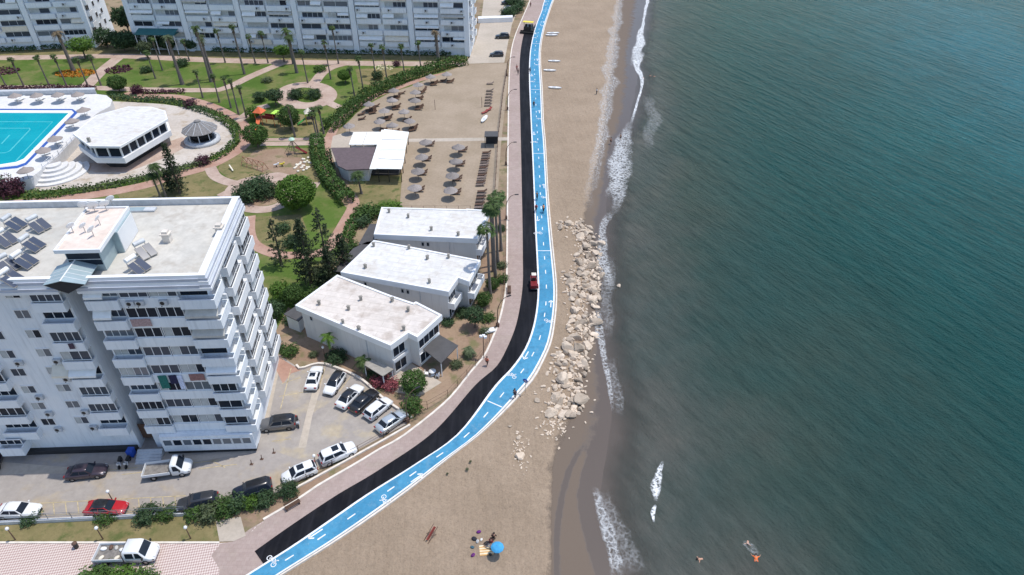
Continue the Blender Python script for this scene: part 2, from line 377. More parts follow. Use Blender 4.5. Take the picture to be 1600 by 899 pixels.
def sea_material():
    t = NT('sea_water'); v = t.pos()
    at = t.n('Attribute', attribute_name='shore'); sp = t.n('SeparateXYZ'); t.l(v, sp.inputs[0])
    my = t.n('MapRange'); my.inputs[1].default_value = 45; my.inputs[2].default_value = 190; my.inputs[3].default_value = .62; my.inputs[4].default_value = 1.5; t.l(sp.outputs[1], my.inputs[0])
    d = t.math('ADD', t.math('MULTIPLY', at.outputs['Fac'], my.outputs[0]), t.math('MULTIPLY', t.math('SUBTRACT', t.noise(v, .045, 6, .62), .5), 26.0))
    cr = t.n('ValToRGB'); e = cr.color_ramp.elements; mr = t.n('MapRange'); mr.inputs[1].default_value = -8; mr.inputs[2].default_value = 150
    t.l(d, mr.inputs[0]); t.l(mr.outputs[0], cr.inputs[0])
    e[0].position = 0; e[0].color = (.125,.108,.096,1); e[1].position = 1; e[1].color = (.001,.135,.180,1)
    for p, c in ((.07,(.094,.090,.078,1)), (.16,(.040,.062,.052,1)), (.32,(.009,.065,.062,1)), (.6,(.001,.096,.106,1))):
        q = e.new(p); q.color = c
    k = t.mix(t.ramp(t.noise(t.pos((1,.55,1), R(40)), .022, 7, .65), .36, .66), cr.outputs[0], t.mix(.62, cr.outputs[0], (.006,.050,.052)))
    k = t.mix(1.0, k, t.ramp(t.noise(t.pos((.3,1,1), R(60)), .8, 8, .72), .30, .70, (.74,.76,.76), (1.2,1.16,1.16)), 'MULTIPLY')  # ripple light and dark painted into the colour as streaks along the waves
    t.col(k)
    A1 = R(63); vr = t.pos((.22,1,1), A1); vr2 = t.pos((.3,1,1), R(48)); vs = t.pos((.14,1,1), R(70))
    h = t.math('ADD', t.noise(vr, .75, 6, .62), t.math('MULTIPLY', t.noise(vs, .26, 3, .5), 1.0))
    h = t.math('ADD', h, t.math('MULTIPLY', t.noise(vr2, 1.7, 4, .6), .4))
    fade = t.n('MapRange'); fade.inputs[1].default_value = 0; fade.inputs[2].default_value = 45; fade.inputs[3].default_value = .30; fade.inputs[4].default_value = 1
    t.l(at.outputs['Fac'], fade.inputs[0]); nr = t.n('MapRange'); nr.inputs[1].default_value = 50; nr.inputs[2].default_value = 190; nr.inputs[3].default_value = .42; nr.inputs[4].default_value = 1; t.l(sp.outputs[1], nr.inputs[0])
    h = t.math('ADD', t.math('MULTIPLY', h, nr.outputs[0]), t.math('MULTIPLY', t.noise(v, 2.4, 5, .65), .22)); t.bump(t.math('MULTIPLY', h, fade.outputs[0]), 1.0, 1.7)
    t.set(.16, 0, .5); t.b.inputs['IOR'].default_value = 1.11; t.b.inputs['Specular Tint'].default_value = (.45,.86,1,1)
    tr = t.n('BsdfTransparent'); mx = t.n('MixShader'); al = t.n('MapRange', interpolation_type='SMOOTHSTEP'); al.inputs[1].default_value = -.5; al.inputs[2].default_value = 6
    al.inputs[3].default_value = .10; t.l(t.math('ADD', at.outputs['Fac'], t.math('MULTIPLY', t.math('SUBTRACT', t.noise(v, .16, 4), .5), 4.0)), al.inputs[0]); t.l(al.outputs[0], mx.inputs[0])
    t.l(tr.outputs[0], mx.inputs[1]); t.l(t.b.outputs[0], mx.inputs[2]); t.l(mx.outputs[0], t.t.nodes['Material Output'].inputs[0]); return t.m
M['sea'] = sea_material()
sea = MB(); offs = [-4,-1,0,1,2,3,4.5,6,8,11,15,20,28,40,60,90,140,220,500,4000]; shore = []; ys2 = [-150,-40]+[8+3*i for i in range(130)]+[460,600,900,2000,4000]
for y in ys2:
    c = Sf(min(y, 420))+(max(0, y-420)*.06)
    for o in offs: sea.v.append((c+o, y, SEAZ)); shore.append(o)
K = len(offs)
for i in range(len(ys2)-1):
    for k in range(K-1): sea.f.append((i*K+k, i*K+k+1, (i+1)*K+k+1, (i+1)*K+k)); sea.m.append(0); sea.sm.append(True)
se = struct('sea', sea, M['sea']); at = se.data.attributes.new('shore', 'FLOAT', 'POINT'); at.data.foreach_set('value', shore)
# foam: sheets riding on the water and the wet sand
def foam_material(name, cell, lo, hi, cover, k_lace, k_fine, amax):
    t = NT(name); uv = t.n('UVMap'); sx = t.n('SeparateXYZ'); t.l(uv.outputs[0], sx.inputs[0]); v = t.pos()
    wv = t.n('VectorMath', operation='MULTIPLY_ADD'); t.l(t.noise(v, 1.1, 4, .6, 'Color'), wv.inputs[0]); wv.inputs[1].default_value = (1.1,1.1,0); t.l(v, wv.inputs[2])
    vo = t.n('TexVoronoi', feature='DISTANCE_TO_EDGE'); vo.inputs['Scale'].default_value = cell; t.l(wv.outputs[0], vo.inputs['Vector'])
    lace = t.math('MULTIPLY', t.ramp(vo.outputs[0], lo, hi, (1,1,1), (0,0,0)), k_lace)
    fine = t.math('MULTIPLY', t.ramp(t.noise(v, 2.6, 8, .75), .44, .60), k_fine)
    nz = t.noise(v, .45, 7, .72); edge = t.math('MULTIPLY', t.math('MULTIPLY', sx.outputs[1], t.math('SUBTRACT', 1.0, sx.outputs[1])), 4.0)
    msk = t.ramp(t.math('ADD', t.math('MULTIPLY', edge, .62), t.math('MULTIPLY', nz, 1.0)), cover, cover+.30)
    u4 = t.math('MULTIPLY', t.math('MULTIPLY', sx.outputs[0], t.math('SUBTRACT', 1.0, sx.outputs[0])), 7.0); ends = t.math('MULTIPLY', t.math('MINIMUM', 1.0, t.math('MULTIPLY', edge, 3.0)), t.math('MINIMUM', 1.0, u4))
    a = t.math('MULTIPLY', t.math('MULTIPLY', msk, ends), t.math('MULTIPLY', t.math('MINIMUM', 1.0, t.math('ADD', lace, fine)), amax))
    t.col((.74,.76,.77)); t.set(.7, 0, .3); tr = t.n('BsdfTransparent'); mx = t.n('MixShader'); t.l(a, mx.inputs[0])
    t.l(tr.outputs[0], mx.inputs[1]); t.l(t.b.outputs[0], mx.inputs[2]); t.l(mx.outputs[0], t.t.nodes['Material Output'].inputs[0]); return t.m
M['foamlace'] = foam_material('foam_lace', 1.25, .01, .20, .74, .50, .42, .68)
M['foamdense'] = foam_material('foam_dense', 1.4, .03, .25, .66, .6, .9, .95)
M['foamthin'] = foam_material('foam_thin', .9, .01, .14, .74, .26, .34, .42)
M['pebble'] = foam_material('foam_specks', 1.7, .01, .13, .78, .55, .32, .66)
foam_n = [0]
def foam(px, wid, m, name='sea_foam', lift=.03):
    pts = GL(px, SEAZ); n = max(12, int(sum(math.dist(a, b) for a, b in zip(pts, pts[1:]))/1.2)); c = resample(pts, n)
    wf = wid if hasattr(wid, '__len__') else [wid]*2
    mb = MB(); rows = 5; us = []
    foam_n[0] += 1; lift = lift+.012*foam_n[0]
    for i, p in enumerate(c):
        t = i/(n-1)*(len(wf)-1); j = min(int(t), len(wf)-2); ww = wf[j]+(wf[j+1]-wf[j])*(t-j)
        ww *= 1+.35*mn.noise(Vector((i*.21, foam_n[0], 0)))
        a = c[max(0, i-1)]; b = c[min(n-1, i+1)]; d = Vector((b[0]-a[0], b[1]-a[1])).normalized(); o = mn.noise(Vector((i*.13, foam_n[0]*3, 5)))*ww*.3
        for k in range(rows):
            q = (k/(rows-1)-.5)*ww+o; x, y = p[0]-d.y*q, p[1]+d.x*q
            mb.v.append((x, y, max(SEAZ, beach_z(x, y))+lift)); us.append((i/(n-1), k/(rows-1)))
    for i in range(n-1):
        for k in range(rows-1): mb.f.append((i*rows+k, i*rows+k+1, (i+1)*rows+k+1, (i+1)*rows+k)); mb.m.append(0); mb.sm.append(True)
    o = mb.build(name, m); o['kind'] = 'stuff'; tag(o, 'white foam left by small waves along the waterline', 'foam', None, 'stuff')
    uv = o.data.uv_layers.new(name='UVMap')
    for lp in o.data.loops: uv.data[lp.index].uv = us[lp.vertex_index]
foam([(1014,-20),(1010,10),(1003,45),(997,80),(992,105)], [.8,1.6,.9,3.6,4], M['foamdense'])
foam([(1000,80),(996,100),(1003,130),(996,160),(986,195)], [4,2.6,1.0,.7,1.0], M['foamdense'])
foam([(985,190),(975,225),(970,260),(968,300),(960,335)], [1.6,5,6.5,5,1.6], M['foamlace'])
foam([(978,205),(966,235),(960,275),(957,310)], [2,4,5,3], M['foamlace'])
foam([(958,330),(945,352),(941,380),(944,420),(950,455)], [2,1.8,2.5,3.2,2], M['foamlace'])
foam([(952,400),(950,430),(948,470),(952,500),(950,530)], [2,3,2.4,2.6,1.6], M['foamthin'])
foam([(955,560),(965,610),(968,650)], [1.6,2.2,1.4], M['foamthin'])
foam([(935,480),(938,520),(944,560),(953,605),(957,645)], [2,2,1.4,1,1], M['foamlace'])
foam([(930,762),(936,800),(947,835),(960,865),(972,905)], [1.0,1.6,2.2,2.0,2.2], M['foamlace'])
foam([(940,770),(955,810),(975,850),(990,900)], [2,3.5,4,4], M['foamthin'])
foam([(1036,722),(1029,738),(1025,760),(1024,785)], [.4,1.0,1.8,.5], M['foamdense'])
foam([(1024,790),(1020,806),(1021,818)], [.3,.7,.3], M['foamdense'])
foam([(1010,150),(1020,190),(1012,235)], [3,5,3], M['foamthin'])
foam([(972,-20),(966,20),(960,60),(953,110),(949,150),(944,200),(936,240),(925,285),(912,335)], [2.5,4,5,5,6,5.5,4,4,3], M['pebble'], 'shell_line')
# ------------------------------------------------------------------ promenade, asphalt, blue lane
def ribbon_obj(name, A, B, z, m): 
    mb = MB(); mb.ribbon(B, A, z); return struct(name, mb, m)
ribbon_obj('promenade', Pc, Rc, .012, M['prom'])
mb = MB(); k = offset(Pc, .28); 
yk = G(402, 820)[1]
for i in range(N-1):
    a, b, c, d = k[i], Pc[i], Pc[i+1], k[i+1]
    if b[1] < yk: continue
    mb.prism([a, b, c, d], 0, .12)
struct('promenade_kerb', mb, M['kerb'])
# fresh asphalt strip, 5 cm thick
Be = resample(GL(B_px[1:]), N); Le = resample(GL(L_px[2:-4]+[(836,48)]), N)
mb = MB(); mb.ribbon(Le, Be, .055)
mb.add([(x,y,0) for x,y in Be]+[(x,y,.055) for x,y in Be], [(i+1,i,N+i,N+i+1) for i in range(N-1)])
mb.add([(x,y,0) for x,y in Le]+[(x,y,.055) for x,y in Le], [(i,i+1,N+i+1,N+i) for i in range(N-1)])
mb.add([(*Be[0],0),(*Le[0],0),(*Le[0],.055),(*Be[0],.055)], [(0,1,2,3)])
struct('asphalt_strip', mb, M['asphalt'])
T = lambda t: lerp2(Lc, Rc, t)
ribbon_obj('blue_lane', T(.0), T(.88), .064, M['bluelane'])
mk = MB(); mk.ribbon(T(.075), T(-.01), .070); mk.ribbon(T(.87), T(.80), .070)
struct('lane_edge_lines', mk, M['whiteline'])
ribbon_obj('kerb_gutter', T(.88), T(.94), .020, M['paleconc'])
mb = MB(); ka, kb = T(.93), T(1.0)
for i in range(N-1): mb.prism([ka[i], kb[i], kb[i+1], ka[i+1]], -.9, .16)
struct('beach_kerb', mb, M['kerb'])
# painted marks on the blue lane
cl = resample(T(.44), 900); acc = [0]
for a, b in zip(cl, cl[1:]): acc.append(acc[-1]+math.dist(a, b))
def at_len(s):
    i = min(range(len(acc)), key=lambda j: abs(acc[j]-s)); i = min(max(1, i), len(cl)-2)
    d = Vector((cl[i+1][0]-cl[i-1][0], cl[i+1][1]-cl[i-1][1])).normalized(); return cl[i], d
mk = MB(); ZM = .072
def mark(s, lat, lx, wy):
    (x, y), d = at_len(s); n = (-d.y, d.x); c = (x+n[0]*lat, y+n[1]*lat)
    p = [(c[0]+d.x*a*lx/2+n[0]*b*wy/2, c[1]+d.y*a*lx/2+n[1]*b*wy/2) for a, b in ((-1,-1),(1,-1),(1,1),(-1,1))]
    mk.sheet(p, ZM)
def stroke(s, lat, pts, wd=.09):
    (x, y), d = at_len(s); n = (-d.y, d.x)
    q = [(x+d.x*a+n[0]*(b+lat), y+d.y*a+n[1]*(b+lat)) for a, b in pts]
    for a, b in zip(q, q[1:]):
        e = Vector((b[0]-a[0], b[1]-a[1]))
        if e.length < 1e-6: continue
        e.normalize(); o = Vector((-e.y, e.x))*wd/2
        mk.sheet([(a[0]-o.x, a[1]-o.y), (b[0]-o.x, b[1]-o.y), (b[0]+o.x, b[1]+o.y), (a[0]+o.x, a[1]+o.y)], ZM)
def ring(cx, cy, r): return [(cx+r*math.cos(k*math.pi/7), cy+r*math.sin(k*math.pi/7)) for k in range(15)]
def bike(s, lat, sg):
    f = lambda pts: [(a*sg, b*sg) for a, b in pts]
    stroke(s, lat, f(ring(-.05, .55, .26))); stroke(s, lat, f(ring(-.05, -.45, .26)))
    stroke(s, lat, f([(-.05,.55),(.35,.2),(.35,-.25),(-.05,-.45)])); stroke(s, lat, f([(.35,.2),(-.05,.05),(.35,-.25),(.55,-.28),(.55,-.42)])); stroke(s, lat, f([(-.05,.05),(-.05,.55)])); stroke(s, lat, f([(.45,.12),(.45,.32)]))
def arrow(s, lat, sg):
    f = lambda pts: [(a*sg, b*sg) for a, b in pts]
    stroke(s, lat, f([(-.9,0),(.6,0)]), .16); stroke(s, lat, f([(.35,.38),(.85,0),(.35,-.38)]), .16)
s = 8.0; k = 0
while s < acc[-1]-4:
    j = k % 9
    if j == 0: bike(s-.6, .8, 1); mark(s+1.0, 0, 1.0, .15)
    elif j == 1: arrow(s, .8, -1); mark(s+.6, 0, 1.0, .15)
    elif j == 3: bike(s, -.8, -1); mark(s+1.2, 0, 1.0, .15)
    elif j == 4: arrow(s, -.8, 1); mark(s, 0, 1.0, .15)
    else: mark(s, 0, 1.05, .15)
    if j == 7: mark(s+2.1, 0, .16, 2.3)
    s += 4.25; k += 1
struct('lane_markings', mk, M['whiteline'])
# ------------------------------------------------------------------ street, car park, plaza, lawn strip
mb = MB(); mb.sheet(GL([(-120,880),(-120,700),(0,640),(120,600),(330,540),(432,552),(462,572),(470,578),(492,571),(512,572),(560,592),(600,626),(640,652),(637,662),(560,702),(500,732),(440,768),(380,792),(290,806),(0,818)]), .008)
struct('street', mb, M['street'])
mb = MB(); mb.sheet(GL([(418,652),(438,575),(470,580),(492,573),(512,574),(560,594),(600,628),(638,653),(560,700),(500,730),(470,720),(415,700),(396,705)]), .012)
struct('car_park', mb, M['carpark'])
mb = MB(); mb.ribbon(GL([(506,590),(488,650),(478,700)]), GL([(494,590),(478,650),(466,700)]), .016); struct('concrete_joint', mb, M['paleconc'])
mb = MB(); mb.sheet(GL([(-120,748),(0,742),(110,740),(230,735),(302,722),(395,708),(420,655),(440,560),(431,556),(412,640),(395,699),(300,712),(200,725),(100,730),(0,722),(-120,722)]), .016); struct('pavement', mb, M['paleconc'])
M['yellowline'] = mat('faded_yellow_paint', (.44,.36,.22), .8, .25, 2)
mb = MB()
def yl(px, wd=.11):
    p = GL(px); mb.ribbon(offset(p, -wd/2), offset(p, wd/2), .022)
yl([(60,787),(290,775)]); yl([(60,806),(280,796)])
for k in range(12): yl([(64+k*19,787-k),(66+k*19,806-k*.9)])
for q in ([(170,735),(215,731)],[(190,742),(225,738)],[(300,724),(345,719)],[(310,733),(370,726)],[(330,720),(352,731)],[(440,600),(470,590)],[(436,620),(480,612)],[(425,690),(455,686)],[(455,575),(438,640)],[(500,600),(508,575)],[(530,612),(548,588)],[(560,632),(582,606)],[(585,648),(607,622)]): yl(q)
struct('parking_lines', mb, M['yellowline'])
mb = MB(); mb.sheet(GL([(-140,849),(345,849),(385,846),(396,826),(410,816),(424,822),(398,862),(410,883),(340,930),(-140,960)]), .016); struct('plaza', mb, M['patt'])
mb = MB(); mb.sheet(GL([(345,850),(383,843),(402,822),(430,806),(455,812),(398,862),(411,883),(375,905),(338,925),(343,890),(330,868)]), .020); struct('plaza_apron', mb, M['prom'])
mb = MB(); mb.sheet(GL([(-140,818),(0,816),(300,803),(338,800),(346,847),(-140,847)]), .012); struct('lawn_strip', mb, M['drylawn'])
mb = MB(); mb.prism(GL([(337,815),(376,808),(384,838),(366,846),(343,847)]), 0, .05); struct('concrete_slab', mb, M['paleconc'])
mb = MB(); mb.ribbon(GL([(-140,850),(343,850)]), GL([(-140,847),(343,847)]), .09); struct('plaza_edging', mb, M['kerb'])
mb = MB(); mb.sheet(GL([(380,812),(400,798),(470,760),(540,720),(600,690),(640,664),(690,630),(735,580),(768,527),(781,500),(774,520),(760,554),(735,584),(700,626),(632,681),(557,725),(462,784),(400,820)]), .006); struct('verge', mb, M['dirt'])
mb = MB(); mb.sheet(GL([(640,655),(600,622),(560,590),(510,568),(440,560),(430,520),(450,480),(620,590),(690,500),(745,480),(752,420),(770,320),(793,320),(793,440),(783,495),(760,548),(720,598),(680,632)]), .010); struct('villa_garden', mb, M['dirt'])
# top car park
mb = MB(); mb.sheet(GL([(727,100),(744,62),(752,30),(758,-20),(825,-20),(800,38),(794,66),(788,98)]), .008); struct('upper_car_park', mb, M['paleconc'])
# garden lawn
mb = MB(); mb.sheet(GL([(-260,84),(-100,82),(110,76),(170,74),(310,79),(735,88),(726,100),(640,136),(565,172),(514,216),(514,300),(552,334),(530,400),(470,480),(430,545),(380,560),(-300,560)]), .004); struct('lawn', mb, M['lawn'])
def path(name, px, wd, m, z=.012, n=None, z0=0):
    p = resample(GL(px, z0), n or max(6, len(px)*5)) if len(px) > 2 else GL(px, z0)
    mb = MB(); mb.ribbon(offset(p, -wd/2), offset(p, wd/2), z); return struct(name, mb, m)
path('garden_path', [(-200,92),(0,90.5),(100,89),(180,87.5),(250,90),(300,93),(400,96),(500,98),(600,99.5),(730,100)], 4.0, M['path'])
path('garden_path', [(186,89),(160,110),(133,137)], 3.6, M['path'], .016)
path('garden_path', [(-200,138),(0,137),(130,137),(200,139.5),(330,141),(357,136),(395,118),(440,99)], 3.0, M['path'], .020)
path('garden_path', [(200,144),(219,150),(275,152),(320,163),(357,179),(379,196),(384,211),(380,227),(357,244),(320,262),(275,274),(225,290),(150,304),(60,315),(-60,324),(-200,330)], 3.0, M['pathred'], .024)
path('garden_path', [(370,190),(384,180),(400,170),(420,165)], 2.6, M['path'], .028)
def ell(cx, cy, rx, ry, n=40): return [(cx+rx*math.cos(2*math.pi*k/n), cy+ry*math.sin(2*math.pi*k/n)) for k in range(n)]
def ringpath(name, cx, cy, rx, ry, wd, m, z):
    p = GL(ell(cx, cy, rx, ry)); mb = MB(); mb.ribbon(offset(p, -wd/2, True), offset(p, wd/2, True), z, closed=True); return struct(name, mb, m)
ringpath('garden_path', 478, 149, 36, 16.5, 4.2, M['path'], .032)
path('garden_path', [(487,133),(493,127),(502,116),(515,107),(530,102),(545,99)], 3.0, M['path'], .036)
path('garden_path', [(508,156),(518,163),(530,168)], 2.4, M['path'], .040)
path('garden_path', [(408,225),(450,224.5),(500,223.5)], 2.2, M['path'], .028)
path('garden_path', [(412,218.5),(460,218),(512,217)], 1.6, M['path'], .032)
path('garden_path', [(720,110),(660,124),(620,138),(590,149),(560,166),(535,185),(519,207),(511,230),(513,262),(529,290),(551,311),(551,325),(540,345),(524,372),(509,391),(490,398),(464,399),(440,399),(417,393),(396,381),(389,362),(390,338)], 2.2, M['pathred'], .044)
path('garden_path', [(328,262),(338,277),(365,287),(390,284),(410,278),(433,274),(452,280),(472,288),(498,290)], 2.4, M['path'], .048)
ringpath('garden_path', 406, 304, 46, 24, 2.6, M['path'], .052)
path('garden_path', [(371,292),(360,300),(345,308)], 2.6, M['path'], .056)
mb = MB(); mb.sheet(GL(ell(405, 304, 38, 18)), .010); struct('flower_bed', mb, M['dirt'])
mb = MB(); mb.sheet(GL([(400,235),(440,232),(470,240),(480,262),(455,275),(415,272),(395,262),(380,250)]), .010); struct('playground_dirt', mb, M['dirt'])
mb = MB(); mb.sheet(GL([(402,180),(470,178),(500,190),(500,214),(410,214)]), .010); struct('playground_lawn', mb, M['drylawn'])
mb = MB(); mb.sheet(GL([(350,240),(400,230),(500,232),(500,288),(440,272),(365,284),(340,266)]), .007); struct('playground_lawn', mb, M['drylawn'])
mb = MB(); mb.sheet(GL([(180,300),(330,266),(362,292),(345,312),(200,330)]), .007); struct('rough_lawn', mb, M['drylawn'])
mb = MB(); mb.sheet(GL([(390,340),(470,335),(480,360),(440,395),(400,380)]), .007); struct('rough_lawn', mb, M['drylawn'])
mb = MB(); mb.sheet(GL([(-260,84.5),(110,76.5),(150,72),(310,80),(735,88.5),(728,96),(500,94.5),(300,89.5),(180,84),(0,87),(-260,90)]), .008); struct('rough_lawn', mb, M['drylawn'])
mb = MB(); mb.sheet(GL([(555,108),(720,104),(690,112),(640,124),(600,138),(560,130)]), .008); struct('rough_lawn', mb, M['drylawn'])
# private beach, paved plaza round the pavilion, cafe yard
M['sand2'] = ground('court_sand', (.345,.275,.20), (.40,.32,.24), None, .15, 1.8, .95, .5, 2.5)
mb = MB(); mb.sheet(GL([(727,101),(792,99),(793,130),(783,225),(776,330),(624,332),(632,225),(540,215),(540,196),(556,178),(580,161),(606,147),(640,136)]), .052); struct('sand_court', mb, M['sand2'])
mb = MB(); mb.sheet(GL([(520,213),(548,205),(600,206),(636,220),(636,226),(624,270),(560,274),(525,262),(516,235)]), .056); struct('cafe_terrace', mb, M['paleconc'])
mb = MB(); mb.ribbon(GL([(625,217.5),(794,215)]), GL([(625,222.5),(794,220)]), .060); struct('boardwalk', mb, M['paleconc'])
mb = MB(); mb.sheet(GL([(540,275),(632,270),(626,328),(560,328)]), .008); struct('cafe_yard', mb, M['drylawn'])
mb = MB(); mb.sheet(GL([(782,99),(797,99),(795,200),(794,330),(776,332),(781,226)]), .006); struct('verge', mb, M['soil'])
mb = MB(); mb.sheet(GL([(160,158),(210,160),(255,163),(310,171),(345,184),(368,205),(366,224),(345,238),(310,252),(240,271),(140,291),(60,299),(30,290),(70,220)]), .016); struct('pavilion_plaza', mb, M['plaza'])
mb = MB(); mb.sheet(GL([(118,262),(150,270),(200,269),(262,245),(300,225),(285,214),(240,230),(190,252),(140,255)]), .020); struct('pavilion_walk', mb, M['path'])
# ------------------------------------------------------------------ buildings
class Fac:
    "a facade frame: a runs along the wall, b outward, z up; f maps it into the building's own frame"
    def __init__(s, f, M=None): s.f = f; s.M = M
    def mb(s):
        m = MB(); m.M = s.M; return m
    def bx(s, m, a0, a1, b0, b1, z0, z1, mi=0):
        v = [s.f(*p) for p in ((a0,b0,z0),(a1,b0,z0),(a1,b1,z0),(a0,b1,z0),(a0,b0,z1),(a1,b0,z1),(a1,b1,z1),(a0,b1,z1))]
        m.add(v, [(0,3,2,1),(4,5,6,7),(0,1,5,4),(1,2,6,5),(2,3,7,6),(3,0,4,7)], mi); return m
    def quad(s, m, pts, mi=0): m.add([s.f(*p) for p in pts], [(0,1,2,3)], mi); return m
    def window(s, par, a0, a1, z0, z1, b=0.0, n=2, fm='white', gm='glass', pale=0):
        m = s.mb(); t = .07
        s.bx(m, a0, a1, b, b+.03, z0, z1, 1)
        for q in ((a0-.02,a1+.02,z0-.02,z0+t),(a0-.02,a1+.02,z1-t,z1+.02)): s.bx(m, q[0], q[1], b-.02, b+.075, q[2], q[3], 0)
        for k in range(n+1):
            x = a0+(a1-a0)*k/n; s.bx(m, x-t/2, x+t/2, b-.01, b+.07, z0+t, z1-t, 0)
        for k in range(pale):
            x = a0+(a1-a0)*k/n; s.bx(m, x+t, x+(a1-a0)/n-t, b+.031, b+.05, z0+t, z1-t, 2)
        return m.build('window', [M[fm], M[gm], M['shutter']], par)
    def balcony(s, par, a0, a1, z, h=1.0, d=.9, open_=True, m_='wallwhite', sides=True):
        m = s.mb()
        s.bx(m, a0, a1, 0.003, d, z-.18, z); s.bx(m, a0, a1, d-.12, d+.002, z+.001, z+h)
        if sides:
            s.bx(m, a0, a0+.1, 0.004, d-.121, z+.001, z+h-.003); s.bx(m, a1-.1, a1, 0.004, d-.121, z+.001, z+h-.003)
        return m.build('balcony', [M[m_]], par)
    def awning(s, par, a0, a1, z, d=.9, drop=.75, mt='cream', b=0.0):
        m = s.mb(); v = [s.f(*p) for p in ((a0,b,z),(a1,b,z),(a1,b+d,z-drop),(a0,b+d,z-drop),(a0,b,z+.05),(a1,b,z+.05),(a1,b+d,z-drop+.05),(a0,b+d,z-drop+.05))]
        m.add(v, [(0,3,2,1),(4,5,6,7),(0,1,5,4),(1,2,6,5),(2,3,7,6),(3,0,4,7)])
        s.bx(m, a0, a1, b+d-.01, b+d+.03, z-drop-.22, z-drop+.05)
        return m.build('awning', [M[mt]], par)
    def ac(s, par, a, z, b=0.0, sz=.85):
        m = s.mb(); s.bx(m, a, a+sz, b+.02, b+.36, z, z+.62, 0)
        c = (a+sz*.38, z+.31); pts = [(c[0]+.24*math.cos(k*math.pi/5), b+.365, c[1]+.24*math.sin(k*math.pi/5)) for k in range(10)]
        m.add([s.f(*p) for p in pts], [tuple(range(10))], 1); s.bx(m, a+.1, a+.16, b+.02, b+.3, z-.2, z, 1)
        return m.build('air_conditioner', [M['trim'], M['black']], par)
rng = random.Random(7)
M['roofbeige'] = ground('roof_membrane', (.56,.54,.49), (.63,.60,.54), (.52,.48,.42), .18, 1.0, .85, .05)
M['roofpink'] = ground('roof_house_screed', (.74,.62,.54), (.80,.69,.61), None, .4, 1.5, .85, .05)
def seams(t, v, k):
    br = t.n('TexBrick'); br.inputs['Scale'].default_value = 1.0; br.inputs['Brick Width'].default_value = 7.0; br.inputs['Row Height'].default_value = 1.15; br.inputs['Mortar Size'].default_value = .035
    br.inputs['Color1'].default_value = (1,1,1,1); br.inputs['Color2'].default_value = (.97,.965,.955,1); br.inputs['Mortar'].default_value = (.80,.78,.75,1)
    t.l(t.pos((1,1,1), R(14)), br.inputs['Vector']); k = t.mix(1.0, k, br.outputs[0], 'MULTIPLY')
    return t.mix(t.ramp(t.noise(v, .35, 7, .72), .55, .72, (0,0,0), (.6,.6,.6)), k, (.52,.46,.40))
M['roofwhite'] = ground('white_roof_membrane', (.70,.69,.67), (.76,.75,.73), (.66,.63,.59), .16, 1.0, .7, .04, 10, seams)
M['roofcream'] = ground('stained_roof_membrane', (.68,.62,.57), (.74,.68,.63), (.52,.45,.40), .13, 1.0, .75, .04, 10, seams)
M['cornice'] = mat('grey_cornice_metal', (.50,.53,.60), .45, .08, .6, metal=.15)
M['metalblue'] = mat('blue_grey_sheet_metal', (.33,.42,.45), .45, .06, .8, metal=.2)
M['panel'] = NT('solar_collector').set(.12, 0, .6); M['panel'].node_tree.nodes['Principled BSDF'].inputs['Base Color'].default_value = (.05,.065,.10,1)
# ---- front apartment building -------------------------------------------------
FO = (-32.4, 56.4, 0); ea = R(2.4); eb = R(6)
SK = Matrix(((math.cos(ea), -math.sin(eb), 0, 0), (math.sin(ea), math.cos(eb), 0, 0), (0,0,1,0), (0,0,0,1)))
fb = thing('apartment_building', 'nearest white apartment building with a stair slot, beige roof and solar heaters', 'building', FO)
def FW(u, w, z): return (FO[0]+u*SK[0][0]+w*SK[0][1], FO[1]+u*SK[1][0]+w*SK[1][1], z)
F = Fac(lambda a, b, z: (a, -b, z), SK); S = Fac(lambda a, b, z: (.7+b, a, z), SK)
m = F.mb(); m.bx(-11.7, .7, 0, 15.6, 0, 25.2); m.bx(-46, -13.7, 0, 15.6, 0, 25.2); m.bx(-13.7, -11.7, 5, 15.6, 0, 25.2); m.build('wall', [M['wallwhite']], fb)
m = F.mb(); m.bx(-46.2, .9, -.2, 15.7, 25.2, 25.6); m.build('roof', [M['roofbeige']], fb)
# cornice: stepped strips leaning out, front (two pieces) and right side; plain parapet at the back
m = F.mb()
def corn(a0, a1, side):
    for k in range(5):
        z0 = 24.75+k*.34; d0 = .95-k*.10
        if side: m.bx(.5, .7+d0+(.06 if k % 2 else 0), -.94+k*.1, 15.7, z0, z0+.33, 0 if k % 2 else 1)
        else: m.bx(a0, a1, -d0-(.06 if k % 2 else 0), -.10, z0, z0+.33, 0 if k % 2 else 1)
corn(-46, -13.6, 0); corn(-11.8, .495, 0); corn(0, 0, 1)
m.build('cornice', [M['cornice'], M['white']], fb)
m = F.mb(); m.bx(-46, 1.3, 15.35, 15.65, 25.2, 26.35, 0); m.bx(-46.05, 1.35, 15.3, 15.7, 26.35, 26.43, 1); m.build('parapet', [M['trim'], M['white']], fb)
FLO = [3.6+2.72*k for k in range(8)]
M['glass3'] = NT('mid_glass').set(.12, 0, .2); M['glass3'].node_tree.nodes['Principled BSDF'].inputs['Base Color'].default_value = (.055,.068,.09,1)
gl = ['glass', 'glass', 'glass3', 'glass3', 'glass2']
